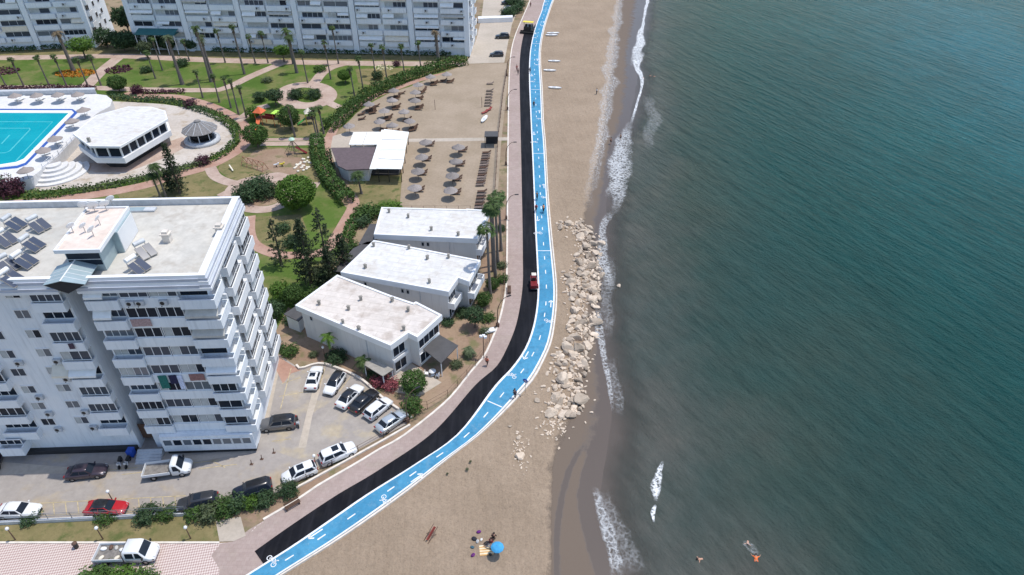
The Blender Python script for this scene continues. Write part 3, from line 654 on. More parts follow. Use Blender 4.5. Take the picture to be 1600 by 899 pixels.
for k, z in enumerate(FLO):
    # right wing: bay A (balcony), B (shallow bay with windows), C (corner balcony)
    F.balcony(fb, -11.65, -8.3, z, 1.02, .85); zt = z+2.5
    st = rng.choice(['glaze', 'open', 'glaze', 'awn'])
    if k == 6: st = 'awn'
    if k == 4: st = 'open'
    F.window(fb, -11.5, -8.45, z+1.04, zt, .55 if st == 'glaze' else .02, 4, 'white', rng.choice(gl), rng.choice((0,0,1,2)))
    if st == 'awn': F.awning(fb, -11.5, -9.6, zt+.02, .95, .95, 'awnwhite')
    m = F.mb(); F.bx(m, -8.25, -2.12, .004, .5, z-.2, z+1.04); m.build('spandrel', [M['wallwhite']], fb)
    n1 = rng.uniform(-5.6, -4.9)
    F.window(fb, -8.1, n1-.1, z+1.06, z+2.42, .30, 3, 'white', rng.choice(gl), rng.choice((0,0,1)))
    F.window(fb, n1+.1, -2.3, z+1.06, z+2.42, .30, rng.choice((3,4)), 'white', rng.choice(gl), rng.choice((0,1,2)))
    if k == 7: F.ac(fb, -7.6, z+.25, .5); F.ac(fb, -6.6, z+.25, .5); F.ac(fb, -4.2, z+.25, .5)
    F.balcony(fb, -2.08, 1.58, z, 1.0, 1.05)
    if k in (6, 5, 3): F.awning(fb, -2.0, 1.45, z+2.5, 1.05, .95, 'awngrey' if k != 3 else 'wallwhite')
    else: F.window(fb, -2.0, .68, z+1.02, z+2.5, .62 if k in (2,1,0) else .03, rng.choice((2,3)), 'white' if k < 3 else 'black', 'glass', 0)
    # left wing: bay D balcony beside the slot, window + air conditioner, far balcony E and its window
    F.balcony(fb, -17.0, -13.72, z, 1.0, .95)
    if k == 3: F.awning(fb, -17.0, -14.0, z+2.5, 1.15, .8, 'awnwhite'); F.awning(fb, -18.9, -17.1, z+2.5, 1.0, .85, 'cream')
    F.window(fb, -16.9, -13.85, z+1.02, z+2.48, .60 if k % 3 else .03, rng.choice((3,4)), 'white', rng.choice(gl), rng.choice((0,0,1)))
    F.window(fb, -19.75, -18.25, z+1.1, z+2.3, .0, 2, 'white', rng.choice(gl), rng.choice((0,1)))
    if k in (0,1,3,4): F.ac(fb, -18.4, z+.2, 0)
    if k < 6:
        F.balcony(fb, -28.2, -24.3, z-.25, 1.0, .95)
        F.window(fb, -28.1, -24.45, z+.77, z+2.23, .60 if k % 2 else .03, 4, 'white', 'glass', 0)
        F.window(fb, -23.7, -22.2, z+1.0, z+2.2, 0, 2, 'white', rng.choice(gl), rng.choice((0,1)))
        if k in (0,1,2,4): F.ac(fb, -22.6, z+.1, 0)
    # side towards the sea
    S.balcony(fb, -.12, 2.6, z, 1.0, .88)
    S.balcony(fb, 4.6, 9.3, z, 1.05, .9, m_='white'); S.balcony(fb, 11.0, 15.5, z, 1.05, 1.0, m_='white')
    S.window(fb, 4.8, 9.1, z+1.1, z+2.45, .55, 3, 'white', rng.choice(gl), rng.choice((0,1,2))); S.window(fb, 11.2, 15.3, z+1.1, z+2.45, .65, 4, 'white', rng.choice(gl), rng.choice((0,2,1)))
    if k % 2 == 0: S.window(fb, 2.9, 4.2, z+1.1, z+2.2, .02, 1, 'white', 'glass')
    if k in (0,1,2,3): S.ac(fb, 10.0, z+.4, 0)
    if k in (1,3,4): S.ac(fb, 3.2, z+.2, 0)
# small brackets that give the seaward side its stepped look
for z in FLO:
    for q in ((9.35,10.0,.8,-.1,1.15),(10.35,10.9,.5,-1.2,.3),(2.65,2.85,.75,-.1,1.6)):
        m = S.mb(); S.bx(m, q[0], q[1], .003, q[2], z+q[3], z+q[4]); m.build('bracket', [M['white']], fb)
m = F.mb(); m.bx(-13.3, -12.1, 4.92, 5.0, .2, 25); m.build('stairwell_wall', [M['trim']], fb)
# ground floor annexe with its row of shop windows
m = F.mb(); F.bx(m, -10.2, .9, .004, 1.35, .7, 3.3); F.bx(m, -10.5, 1.0, .004, .9, 3.31, 3.36); m.build('annexe', [M['wallwhite']], fb)
for k in range(9):
    a = -9.9+k*1.18; F.window(fb, a, a+1.02, 1.75, 2.85, 1.36, 1, 'white', 'glass' if k in (1,3,4) else 'glass2')
m = F.mb(); F.bx(m, -10.0, .7, .003, 1.1, 0, .69); F.bx(m, -31.5, -14, .003, .6, 0, .6); m.build('shadow_plinth', [M['dark']], fb)  # near-black base, paints in the shadow along the foot of the walls
m = F.mb()
for q in range(5): F.bx(m, -13.6, -10.6, .9+q*.35, 1.25+q*.35, 0, .75-q*.15)
m.build('entrance_steps', [M['trim']], fb)
m = F.mb(); F.bx(m, -13.5, -11.8, -1.0, -.9, .75, 3.2, 0); m.build('entrance_door', [M['wood']], fb)
F.balcony(fb, -29, -26.3, 1.6, 1.1, 1.9); F.window(fb, -28.9, -26.4, 2.75, 3.6, 1.2, 3, 'white', 'glass')
# roof house with its overhanging slab and the sheet metal canopy over the slot
m = F.mb(); m.bx(-13.1, -9.6, 1.9, 5.2, 25.6, 28.2); m.bx(-13.3, -8.9, 5.2, 9.6, 25.6, 28.2)
rh = m.build('roof_house', [M['metalblue']], fb)
m = F.mb(); m.bx(-13.0, -9.7, 1.86, 1.899, 26.4, 27.8, 0); m.bx(-13.0, -9.7, 1.84, 1.858, 27.05, 27.12, 1); m.build('window', [M['glass'], M['trim']], rh)
m = F.mb(); m.bx(-8.9, -8.86, 5.3, 9.5, 25.65, 28.1, 0); m.build('sunlit_side_panel', [M['white']], rh)  # white sheet on the sunward side, sunlight put into the wall's colour
m = F.mb(); m.bx(-13.7, -9.1, 1.3, 10.0, 28.2, 28.42, 1); m.bx(-13.5, -9.3, 1.5, 9.8, 28.42, 28.45, 0)
for q in ((-13.7,-9.1,1.3,1.5),(-13.7,-9.1,9.8,10.0),(-13.7,-13.5,1.5,9.8),(-9.3,-9.1,1.5,9.8)): m.bx(*q, 28.42, 28.62, 1)
m.build('roof', [M['roofpink'], M['white']], rh)
m = F.mb()
for s_ in (-1, 1):
    x0, x1 = -12.35, -12.35+s_*2.05
    v = [(x0,-1.75,27.0),(x1,-1.5,26.35),(x1,1.85,26.35),(x0,1.95,27.0)]; v += [(a,b,c-.06) for a,b,c in v]
    m.add(v, [(0,1,2,3),(7,6,5,4),(0,4,5,1),(1,5,6,2),(2,6,7,3)], 0)
    for q in range(1, 5):
        y = -1.7+q*.7; m.add([(x0,y,27.02),(x1,y,26.37),(x1,y+.05,26.37),(x0,y+.05,27.02)], [(0,1,2,3)], 1)
m.bx(-12.41, -12.29, -1.8, 1.95, 27.0, 27.06, 1)
m.add([(-14.4,-1.45,26.3),(-12.35,-1.45,25.2),(-10.3,-1.45,26.3),(-12.35,-1.45,26.9)], [(0,1,2,3)], 2)
m.build('canopy', [M['metalblue'], M['white'], M['dark']], fb)
for px, py in ((260,369),(343,358)):
    x, y = G(px, py, 26.3); m = MB(); m.box((0,0,.5), (.75,.75,1.0)); m.box((0,0,1.06), (1.0,1.0,.12)); m.box((0,0,1.25), (.6,.6,.26)); m.build('chimney', [M['kerb']], fb, (x-FO[0], y-FO[1], 25.6))
x, y = G(219,328,25.7); m = MB(); m.box((0,0,.12), (3.6,.9,.2)); m.box((-.6,0,.23), (2.2,.8,.02), mi=1); m.build('skylight', [M['trim'], M['metalblue']], fb, (x-FO[0], y-FO[1], 25.6), ea)
# ---- apartment blocks at the far side of the garden ---------------------------
def far_block(label, A, B, depth, nfl, mod, seed, awn, z0=2.6, pitch=3.2, pil=1.5, extra=0):
    r = random.Random(seed); d = Vector((B[0]-A[0], B[1]-A[1], 0)); Ln = d.length; d.normalize(); ang = math.atan2(d.y, d.x)
    o = thing('apartment_building', label, 'building', (A[0], A[1], 0), ang)
    Fq = Fac(lambda a, b, z: (a, -b, z)); H = z0+nfl*pitch+1
    m = MB(); m.bx(0, Ln, 0, depth, 0, H); m.build('wall', [M['farwhite']], o)
    m = MB(); m.bx(-.4, Ln+.4, -1.2, depth+.4, H, H+.5); m.build('roof', [M['trim']], o)
    nm = max(1, round(Ln/mod)); mod = Ln/nm
    for q in range(nm+1):
        m = MB(); a = min(max(0, q*mod-pil/2), Ln-pil); Fq.bx(m, a, a+pil, .003, .85, 0, H-.01); m.build('pilaster', [M['farwhite']], o)
    for q in range(nm):
        for h in range(2):
            a0 = q*mod+pil/2+h*((mod-pil)/2)+.25; a1 = a0+(mod-pil)/2-.5
            for k in range(nfl if nfl < 7 else 6):
                z = z0+k*pitch; cr = r.random() < awn*.7
                mt = r.choice(('farwhite','farwhite','wallwhite','cream' if cr else 'farwhite'))
                Fq.balcony(o, a0, a1, z, 1.25, .7, m_=mt, sides=False)
                sp = a0+(a1-a0)*r.uniform(.4,.62)
                w0, w1 = r.choice(((a0+.1, a1-.1), (a0+.1, a1-.1), (a0+.9, a1-.2), (a0+.2, a1-1.2))); nn = r.choice((2,3,4,5))
                Fq.window(o, w0, w1, z+1.28, z+2.75, r.choice((.12,.12,.45)), nn, 'farwhite', r.choice(('glass','glass3','glass3','glass2')), r.choice((0,0,1,2)))
                if r.random() < awn:
                    u0, u1 = ((a0, sp) if r.random() < .5 else (sp, a1)) if r.random() < .6 else (a0, a1)
                    Fq.awning(o, u0+.1, u1-.1, z+2.9, .95, r.uniform(.5, 1.25), r.choice(('cream','awnwhite','awngrey','awnwhite')), .1)
                if r.random() < .55: Fq.ac(o, r.uniform(a0+.2, a1-1.2), z+.3, .7, 1.0)
    return o, Fq, Ln, H
mbk, Fm, Ln, H = far_block('long white apartment block with cream awnings spanning the top of the photo', (-113.2,209.0), (-12.4,203.4), 15, 8, 18.0, 3, .5)
Sm = Fac(lambda a, b, z: (Ln+b, a, z))
for k in range(6):
    z = 2.6+3.2*k; Sm.balcony(mbk, 1, 5, z, 1.1, .8, m_='white'); Sm.window(mbk, 1.2, 4.8, z+1.2, z+2.7, .05, 2); Sm.window(mbk, 8.5, 10, z+1.2, z+2.5, .03, 1)
    Sm.balcony(mbk, 11, 14, z, 1.1, .8, m_='white')
m = MB(); m.bx(2.5, 14.5, -4.2, -.9, 5.6, 5.75, 0); m.add([(2.5,-4.2,5.75),(14.5,-4.2,5.75),(14.5,-.9,6.6),(2.5,-.9,6.6)], [(0,1,2,3)], 0)
for q in range(5): m.bx(2.6+q*2.9, 2.75+q*2.9, -4.1, -3.95, 0, 5.59, 1)
M['tealcanvas'] = mat('teal_canvas', (.03,.13,.13), .7); m.build('entrance_canopy', [M['tealcanvas'], M['white']], mbk)
lbk, Fl, Ln2, H2 = far_block('white apartment block cut off by the top left corner with a sunlit end wall', (-176.0,204.8), (-127.0,211.8), 16, 8, 16.5, 5, .16)
Sl = Fac(lambda a, b, z: (Ln2+b, a, z))
for k in range(6):
    z = 2.6+3.2*k; Sl.balcony(lbk, .3, 3, z, 1.1, .8, m_='white'); Sl.window(lbk, .5, 2.8, z+1.2, z+2.7, .05, 2); Sl.window(lbk, 6, 7.4, z+1.1, z+2.6, .03, 1); Sl.window(lbk, 10.5, 12, z+1.1, z+2.6, .03, 1)
    if k % 2: Sl.ac(lbk, 8.6, z+1, 0, 1.0)
# ---- three villas --------------------------------------------------------------
def inset(poly, d):
    if sum(poly[i][0]*poly[(i+1)%len(poly)][1]-poly[(i+1)%len(poly)][0]*poly[i][1] for i in range(len(poly))) < 0: poly = poly[::-1]
    n = len(poly); out = []
    for i in range(n):
        p, q, r_ = Vector(poly[i-1]), Vector(poly[i]), Vector(poly[(i+1) % n])
        a = (q-p).normalized(); b = (r_-q).normalized(); na = Vector((-a.y, a.x)); nb = Vector((-b.y, b.x))
        k = na+nb; k = k/(max(.3, k.dot(na))) if k.length > 1e-6 else na
        out.append((q.x+k.x*d, q.y+k.y*d))
    return out
def villa(label, px, roofm, ends, H=6.0, notch=()):
    rp = GL(px, H); cx = sum(p[0] for p in rp)/len(rp); cy = sum(p[1] for p in rp)/len(rp); rp = [(a-cx, b-cy) for a, b in rp]
    o = thing('villa', label, 'villa', (cx, cy, 0))
    w_ = inset(rp, .45); m = MB(); m.prism(w_, 0, H-.85); m.build('wall', [M['villawall']], o)
    m = MB(); m.prism(rp, H-.85, H-.03, 0); ins = inset(rp, .35); m.prism(ins, H-.03, H-.027, 1)
    a = rp if sum(rp[i][0]*rp[(i+1)%len(rp)][1]-rp[(i+1)%len(rp)][0]*rp[i][1] for i in range(len(rp))) > 0 else rp[::-1]
    n = len(a)
    for i in range(n): m.prism([a[i], a[(i+1)%n], ins[(i+1)%n], ins[i]], H-.03, H+.10, 0)
    m.build('roof', [M['white'], roofm], o); return o, cx, cy, rp
V1 = villa('farthest of the three white roofed villas beside the sand court', [(596,324.5),(728,328),(729,327),(766,329.5),(746,374),(584,367)], M['roofwhite'], 0)
V2 = villa('middle villa with a bright white roof between its two neighbours', [(584,376),(640,386),(751,407.5),(733,441),(716,435),(701,457),(532,426)], M['roofwhite'], 0)
V3 = villa('nearest villa with a stained cream roof above the parked cars', [(527,430),(610,462),(646,474),(650,472),(691,493),(652,528),(638,521),(610,541),(461,478)], M['roofcream'], 0)
def wall_frame(V, p, q, H=6.0):
    a = G(*p, H); b = G(*q, H); d = Vector((b[0]-a[0], b[1]-a[1], 0)); L_ = d.length; d.normalize(); nrm = Vector((d.y, -d.x, 0)); A = Vector((a[0]-V[1], a[1]-V[2], 0))-nrm*.45
    return Fac(lambda s_, b_, z: tuple(A+d*s_+nrm*b_+Vector((0,0,z)))), L_
def villa_end(V, p, q, seed, dp=1.1):
    f, L_ = wall_frame(V, p, q); o = V[0]
    if L_ < 1.8: return
    f.window(o, .6, L_-.6, 3.2, 4.9, .02, max(2, int(L_/1.2)), 'white', 'glass'); f.window(o, .6, L_-.6, .5, 2.2, .02, max(2, int(L_/1.2)), 'white', 'glass')
    if dp: f.balcony(o, .3, L_-.3, 2.75, .95 if dp > .5 else .3, dp, m_='white')
villa_end(V1, (746,374), (766,329.5), 1); villa_end(V2, (701,457), (716,435), 2); villa_end(V2, (733,441), (751,407.5), 3); villa_end(V3, (610,541), (638,521), 4, .35); villa_end(V3, (652,528), (691,493), 5, 0)
for V, a, b, t in ((V1, (584,367), (746,374), (.45,.50)), (V2, (532,426), (701,457), (.2,.55,.6)), (V3, (461,478), (610,541), (.12,))):
    f, L_ = wall_frame(V, a, b)
    for k in t: f.window(V[0], L_*k, L_*k+.45, 3.9, 4.7, .02, 1, 'trim', 'glass')
    m = MB(); f.bx(m, L_*.72, L_*.72+.1, .003, .1, .1, 5.1); m.build('drain_pipe', [M['trim']], V[0])
M['vent'] = mat('weathered_vent', (.30,.28,.25), .7)
def vents(V, pts, H=6.0):
    for i, (px, py) in enumerate(pts):
        x, y = G(px, py, H); m = MB(); m.box((0,0,.3), (.34,.34,.6)); m.box((0,0,.64), (.52,.4,.1)); m.box((0,0,.73), (.25,.25,.08)); m.build('roof_vent', [M['vent']], V[0], (x-V[1], y-V[2], H), i*.5)
vents(V1, [(608,332),(674,360),(716,368),(638,340)]); vents(V2, [(584,385),(639,389),(668,405),(701,403),(671,442),(571,419)]); vents(V3, [(499,476),(564,469),(613,471),(638,486),(536,506),(561,516),(545,484),(631,516)])
# villa 3: terrace roof at the seaward end, side canopy, lean-to at the back
def lroof(V, px, z, th, m_, name='terrace_roof', posts=True, slope=0):
    p = [(a-V[1], b-V[2]) for a, b in GL(px, z)]; m = MB(); m.prism(p, z-th, z, 0)
    o = m.build(name, [M[m_]], V[0])
    if posts:
        q = inset(p, .15); m = MB()
        for a, b in q: m.bx(a-.06, a+.06, b-.06, b+.06, 0, z-th-.003)
        m.build('post', [M['white']], V[0])
    return o
M['slate'] = mat('dark_grey_roofing', (.075,.073,.075), .7, .1, 1)
lroof(V3, [(656,541),(683,521),(716,540),(689,568)], 2.7, .12, 'slate')
lroof(V3, [(652,538),(684,516),(687,521),(656,543)], 2.95, .25, 'white', 'terrace_beam', False)
lroof(V3, [(567,569),(578,560),(615,577),(598,588)], 2.4, .12, 'vent', 'side_canopy')
lroof(V3, [(443,491),(463,478),(480,488),(466,502)], 3.0, .15, 'slate', 'back_roof', False)
p = [(a-V3[1], b-V3[2]) for a, b in GL([(446,490),(463,480),(472,489),(464,497)], 2.8)]; m = MB(); m.prism(p, 0, 2.84); m.build('back_wall', [M['villawall']], V3[0])
lroof(V2, [(520,424),(552,388),(573,378),(583,377),(534,425)], 3.0, .15, 'slate', 'back_roof', False)
lroof(V1, [(560,382),(578,350),(592,350),(584,382)], 3.0, .15, 'slate', 'back_roof', False)
mb = MB(); mb.sheet(GL([(602,588),(640,566),(690,598),(655,620),(612,612)]), .020); struct('villa_patio', mb, M['paleconc'])
# ---- beach cafe -----------------------------------------------------------------
cz = 3.3; c0 = G(580, 245, 0)
cafe = thing('beach_cafe', 'beach cafe with white ribbed awning roofs and a brown tiled roof behind the sand court', 'cafe', (*c0, 0))
rel = lambda px, z: [(a-c0[0], b-c0[1]) for a, b in GL(px, z)]
M['tarp'] = mat('white_roof_sheet', (.80,.80,.76), .6, .04, 1)
M['browntile'] = mat('brown_roof_tiles', (.115,.085,.09), .8, .12, 2)
def pan(px, z, th, mt, name): m = MB(); m.prism(rel(px, z), z-th, z); return m.build(name, [M[mt]], cafe)
edge_l = [(600,201.5),(597,218),(593.5,234.5),(591,248),(589,264)]; edge_r = [(639,206),(636,219),(633,234.5),(631,250),(627.5,264.5)]
for i in range(4):
    a, b, c, d = edge_l[i], edge_r[i], edge_r[i+1], edge_l[i+1]; g = .35
    pan([(a[0],a[1]+g),(b[0],b[1]+g),(c[0],c[1]-g),(d[0],d[1]-g)], cz+.05*i, .1, 'tarp', 'roof_panel')
pan([(552,207),(573,206.5),(566,226),(545,226)], cz-.2, .1, 'tarp', 'roof_panel'); pan([(574,206.5),(596,206),(592,226),(567,226)], cz-.2, .1, 'tarp', 'roof_panel')
pan([(596,203),(599.4,203),(588.4,264),(577,264),(588,230)], cz+.1, .12, 'tarp', 'roof_panel')
pan([(517,231),(587,230),(576.5,264),(541,265.5),(528,259)], cz-.1, .2, 'browntile', 'tiled_roof')
m = MB(); m.prism(rel([(521,234),(584,233),(574,262),(543,263),(531,257)], cz-.3), 0, cz-.31); m.build('wall', [M['villawall']], cafe)
m = MB(); m.prism(rel([(580,232),(625,232),(620,254),(578,254)], 3.0), 0, .3); m.build('counter_floor', [M['dark']], cafe)  # near-black floor and inner wall paint in the shade of the open interior
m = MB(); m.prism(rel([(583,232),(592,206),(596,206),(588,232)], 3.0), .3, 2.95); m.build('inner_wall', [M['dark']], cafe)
for px, py in ((636.5,206.5),(633.5,219.5),(631,235),(628,250),(625.5,263.5),(590,263.5),(606,263.5),(553,207.5),(547,225)):
    x, y = G(px, py, cz-.2); m = MB(); m.bx(-.07, .07, -.07, .07, 0, cz-.31); m.build('post', [M['black']], cafe, (x-c0[0], y-c0[1], 0))
m = MB(); m.prism(rel([(536,272),(547,272),(547,276),(536,276)], 0), 0, 1.0); m.build('counter', [M['metalblue']], cafe)
# ---- poolside pavilion, gazebo, terrace, pool --------------------------------------
TZ = 2.2
mb = MB(); mb.prism(GL([(-220,153),(0,151),(150,147),(166,149),(175,156),(172,166),(150,178),(118,214),(92,242),(67,263),(47,279),(30,284),(0,284),(-220,292)], TZ), 0, TZ)
M['deck'] = ground('white_pool_deck', (.70,.69,.68), (.77,.76,.75), None, .15, 1.5, .7, .04); struct('pool_terrace', mb, M['deck'])
wpoly = [(-260,175.5),(107,177),(37,248.5),(25,253.5),(0,257.5),(-260,266)]
def poolmat():
    t = NT('pool_water'); v = t.pos(); k = t.mix(t.ramp(t.noise(v, .25, 3), .4, .6), (.002,.28,.345), (.004,.31,.37)); t.col(k); t.bump(t.noise(v, 1.4, 3), .1, .05); t.b.inputs['IOR'].default_value = 1.15; return t.set(.08, 0, .2)
M['pool'] = poolmat(); mb = MB(); mb.sheet(GL(wpoly, TZ), TZ+.006); struct('pool_water', mb, M['pool'])
co = GL([(-260,172),(111,173),(113,176),(38,252.5),(26,257.5),(0,261),(-260,270)], TZ); ci = GL([(-260,175.5),(107,176.8),(107.2,177),(37,248.5),(25,253.5),(0,257.5),(-260,266)], TZ)
mb = MB()
for i in range(len(co)-1): mb.prism([co[i], co[i+1], ci[i+1], ci[i]], TZ, TZ+.06)
struct('pool_coping', mb, M['white'])
bo = GL([(-260,169.2),(113,170.5),(121.5,176),(41,258),(27,263),(0,265.5),(-260,275)], TZ); bi = GL([(-260,171.5),(112,172.5),(115.5,176.2),(39,254.5),(26.5,259),(0,262),(-260,271)], TZ)
mb = MB()
for i in range(len(bo)-1): mb.sheet([bo[i], bo[i+1], bi[i+1], bi[i]], TZ+.012)
M['cobalt'] = mat('cobalt_tiles', (.03,.09,.36), .4, .1, 3); struct('pool_edge_tiles', mb, M['cobalt'])
mb = MB()
for px in ([(-260,190),(82,190.5),(24,252)], [(-260,200.5),(46,200.5),(46.5,203),(15,236),(8,239),(-60,241)], [(15,211),(2,225)]):
    p = GL(px, TZ)
    mb.ribbon(offset(p, -.15), offset(p, .15), TZ+.010)
M['poolline'] = mat('pool_lane_line', (.06,.46,.48), .2); struct('pool_lane_lines', mb, M['poolline'])
tw = MB(); tw.prism(GL([(-200,147),(0,147),(150,143.5),(150,146.5),(0,150),(-200,151)], TZ), 0, TZ+1.1)
tag(tw.build('terrace_wall', [M['trim']]), 'low grey wall along the far edge of the white pool deck', 'wall')
PH = 6.0; pc = G(188, 197, PH)
pav = thing('pool_pavilion', 'white flat roofed eight sided pavilion on stilts beside the swimming pool', 'pavilion', (*pc, 0))
pp = [(a-pc[0], b-pc[1]) for a, b in GL([(113,209),(140,228.5),(187,229),(262,186),(258,173),(236,167),(200,166.5),(150,180)], PH)]
m = MB(); m.prism(pp, PH-.45, PH, 0); m.prism(inset(pp, .3), PH, PH+.01, 1); m.build('roof', [M['white'], M['roofwhite']], pav)
q = inset(pp, .5); q = q if len(q) == len(pp) else q
m = MB(); m.prism(inset(pp, .9), 3.3, PH-.45); m.build('window_band', [M['glass']], pav)
m = MB(); m.prism(inset(pp, .15), 2.1, 3.3); m.build('floor_slab', [M['white']], pav)
m = MB(); m.prism(inset(pp, 2.5), 0, 2.1); m.build('understorey_shade', [M['dark']], pav)  # solid near-black core paints in the shade of the open space under the floor
qq = inset(pp, .78)
for i in range(len(qq)):
    a, b = Vector(qq[i]), Vector(qq[(i+1) % len(qq)]); n = max(2, int((b-a).length/2.2))
    for k in range(n):
        c = a.lerp(b, k/n); m = MB(); m.box((0,0,0), (.28,.28,PH-.45-3.3)); m.build('mullion', [M['white']], pav, (c.x, c.y, (PH-.45+3.3)/2), math.atan2((b-a).y, (b-a).x))
m = MB(); m.box((0,0,.5), (.5,.5,1)); x, y = G(140, 222, PH); m.build('roof_vent', [M['vent']], pav, (x-pc[0], y-pc[1], PH))
gx, gy = G(317, 221, 0)
gz = thing('gazebo', 'round gazebo with a grey cone roof standing on the pavilion plaza', 'gazebo', (gx, gy, 0))
MB().lathe([(0.01,.0),(3.9,.0),(3.9,.75),(3.6,.8),(3.6,.9),(2.7,.9),(2.7,.8),(.01,.8)], 28).build('base', [M['trim']], gz)
M['thatchgrey'] = mat('grey_shingles', (.20,.19,.185), .85, .2, 3)
m = MB(); m.lathe([(3.9,2.9),(3.85,3.0),(.75,4.7),(.7,5.0),(.01,5.25)], 12, smooth=False); m.build('roof', [M['thatchgrey']], gz)
m = MB()
for k in range(12): 
    a = k*math.pi/6; m.tube([(3.86*math.cos(a), 3.86*math.sin(a), 3.03), (.76*math.cos(a), .76*math.sin(a), 4.73)], .06, 5, 0)
m.build('roof_ribs', [M['trim']], gz)
m = MB()
for k in range(8): a = k*math.pi/4+.2; m.tube([(2.9*math.cos(a), 2.9*math.sin(a), .85), (2.9*math.cos(a), 2.9*math.sin(a), 3.2)], .09, 6)
m.build('column', [M['white']], gz)
MB().lathe([(.01,.9),(2.2,.9),(2.2,1.7),(2.5,1.75),(2.5,1.85),(.01,1.85)], 24).build('bar_counter', [M['dark']], gz)
# fan of curved steps down from the pool deck
sx, sy = G(84, 262, 1.2); st = MB()
for k, (r_, z) in enumerate(((6.4,.3),(5.2,.75),(4.0,1.2),(2.8,1.65),(1.6,2.05))):
    pts = [(r_*math.cos(R(-150+i*12.5)), r_*math.sin(R(-150+i*12.5))) for i in range(17)]; st.prism(pts, 0 if k == 0 else z-.45, z)
tag(st.build('curved_steps', [M['deck']], None, (sx, sy, 0)), 'half round white steps leading down from the pool deck', 'steps')
def rail(name, label, px, z, h, post_every, m_, r_=.03, bars=2, cat='railing', base=0.0, infill=False):
    p = GL(px, z); o = thing(name, label, cat, (p[0][0], p[0][1], z)); P0 = Vector((p[0][0], p[0][1], 0)); q = [Vector((a, b, 0))-P0 for a, b in p]
    n = 0; m = MB()
    for a, b in zip(q, q[1:]):
        for k in range(bars): 
            zz = h-.03-k*(h*.8/bars); m.tube([(a.x, a.y, zz), (b.x, b.y, zz)], r_, 5)
        if infill:
            d = (b-a); c = int(d.length/.5)
            for k in range(c): e = a+d*(k/c); m.tube([(e.x, e.y, .1), (e.x, e.y, h-.05)], r_*.5, 4)
    m.build('rails', [M[m_]], o)
    for a, b in zip(q, q[1:]):
        c = max(1, round((b-a).length/post_every))
        for k in range(c+1):
            e = a+(b-a)*(k/c); m = MB(); m.tube([(0,0,base), (0,0,h)], r_*1.6, 6); m.build('post', [M[m_]], o, (e.x, e.y, 0))
    return o
rail('stair_railing', 'white railing along the slanted edge of the pool deck', [(118,214),(92,242),(67,263)], TZ, 1.0, 2.2, 'white', .04, 2)
# ------------------------------------------------------------------ vegetation
def leaf(mb, p, sz, r, nrm=None, asp=.55):
    d = Vector((r.gauss(0,1), r.gauss(0,1), r.gauss(0,.7)))
    if nrm is not None: d = d.normalized()+nrm*.9
    d.normalize(); t = d.orthogonal().normalized(); t.rotate(Matrix.Rotation(r.uniform(0, 6.28), 3, d)); b = d.cross(t)
    s_ = sz*r.uniform(.6, 1.3); a = p+t*s_; c = p-t*s_; e = p+b*s_*asp; g = p-b*s_*asp
    mb.add([a, e, c, g], [(0,1,2,3)])
def cloud(mb, c, rad, n, sz, r, shell=.45, flat=-1.0, lump=.25, sd=0):
    "leaves through an uneven ellipsoid; shell: inner radius where leaves start"
    k = 0
    while k < n:
        d = Vector((r.gauss(0,1), r.gauss(0,1), r.gauss(0,1))).normalized()
        if d.z < flat: continue
        q = (shell**3+r.random()*(1-shell**3))**(1/3)
        q *= 1+lump*mn.noise(Vector((d.x*2.2+sd, d.y*2.2, d.z*2.2)))*1.6
        p = Vector((c[0]+d.x*rad[0]*q, c[1]+d.y*rad[1]*q, c[2]+d.z*rad[2]*q)); leaf(mb, p, sz, r, d); k += 1
LEAFMESH = {}
def crown_mesh(key, mtl, n, sz, var, **kw):
    k = (key, var, mtl)
    if k not in LEAFMESH:
        m = MB(); cloud(m, (0,0,0), (1,1,1), n, sz, random.Random(sum(map(ord, key))+var), sd=var*7.3, **kw); LEAFMESH[k] = m.mesh('crown', [M[mtl]])
    return LEAFMESH[k]
def rtree(px, py, rad, trunk_h, label, mtl='leaf', squash=.8, n=900, sz=.13, group=None, name='tree', cat='tree', var=0, z0=0, shape='round', **kw):
    x, y = G(px, py, z0); o = thing(name, label, cat, (x, y, z0), var*1.3, group)
    m = MB(); r = random.Random(var+int(px)); top = trunk_h+rad*squash*.6
    m.tube([(0,0,0), (r.uniform(-.15,.15), r.uniform(-.1,.1), trunk_h*.6), (0,0,top)], [rad*.07+.05, rad*.05+.04, .05], 7)
    for k in range(5):
        a = k*1.26+r.random(); m.tube([(0,0,trunk_h*.75), (math.cos(a)*rad*.3, math.sin(a)*rad*.3, trunk_h+rad*squash*.3), (math.cos(a)*rad*.65, math.sin(a)*rad*.65, trunk_h+rad*squash*.8)], [rad*.035+.03, .05, .02], 5)
    m.build('trunk', [M['bark']], o)
    link('crown', crown_mesh(shape, mtl, n, sz, var % 4, **kw), o, (0, 0, trunk_h+rad*squash*.85), 0, (rad, rad, rad*squash)); return o
def bush(px, py, rad, h, label, mtl='leaf', n=260, sz=.2, var=0, group=None, sx=1.0, rz=0, name='shrub', cat='shrub', z0=0):
    x, y = G(px, py, z0); o = thing(name, label, cat, (x, y, z0), rz, group)
    m = MB(); r = random.Random(var)
    for k in range(4):
        a = k*1.6+r.random(); m.tube([(0,0,0), (math.cos(a)*rad*.4, math.sin(a)*rad*.4, h*.7)], [.05, .02], 5)
    m.build('stem', [M['bark']], o)
    link('foliage', crown_mesh('bush', mtl, n, sz, var % 4, flat=-.55, lump=.45, shell=.4), o, (0, 0, h*.42), 0, (rad*sx, rad, h*.62)); return o
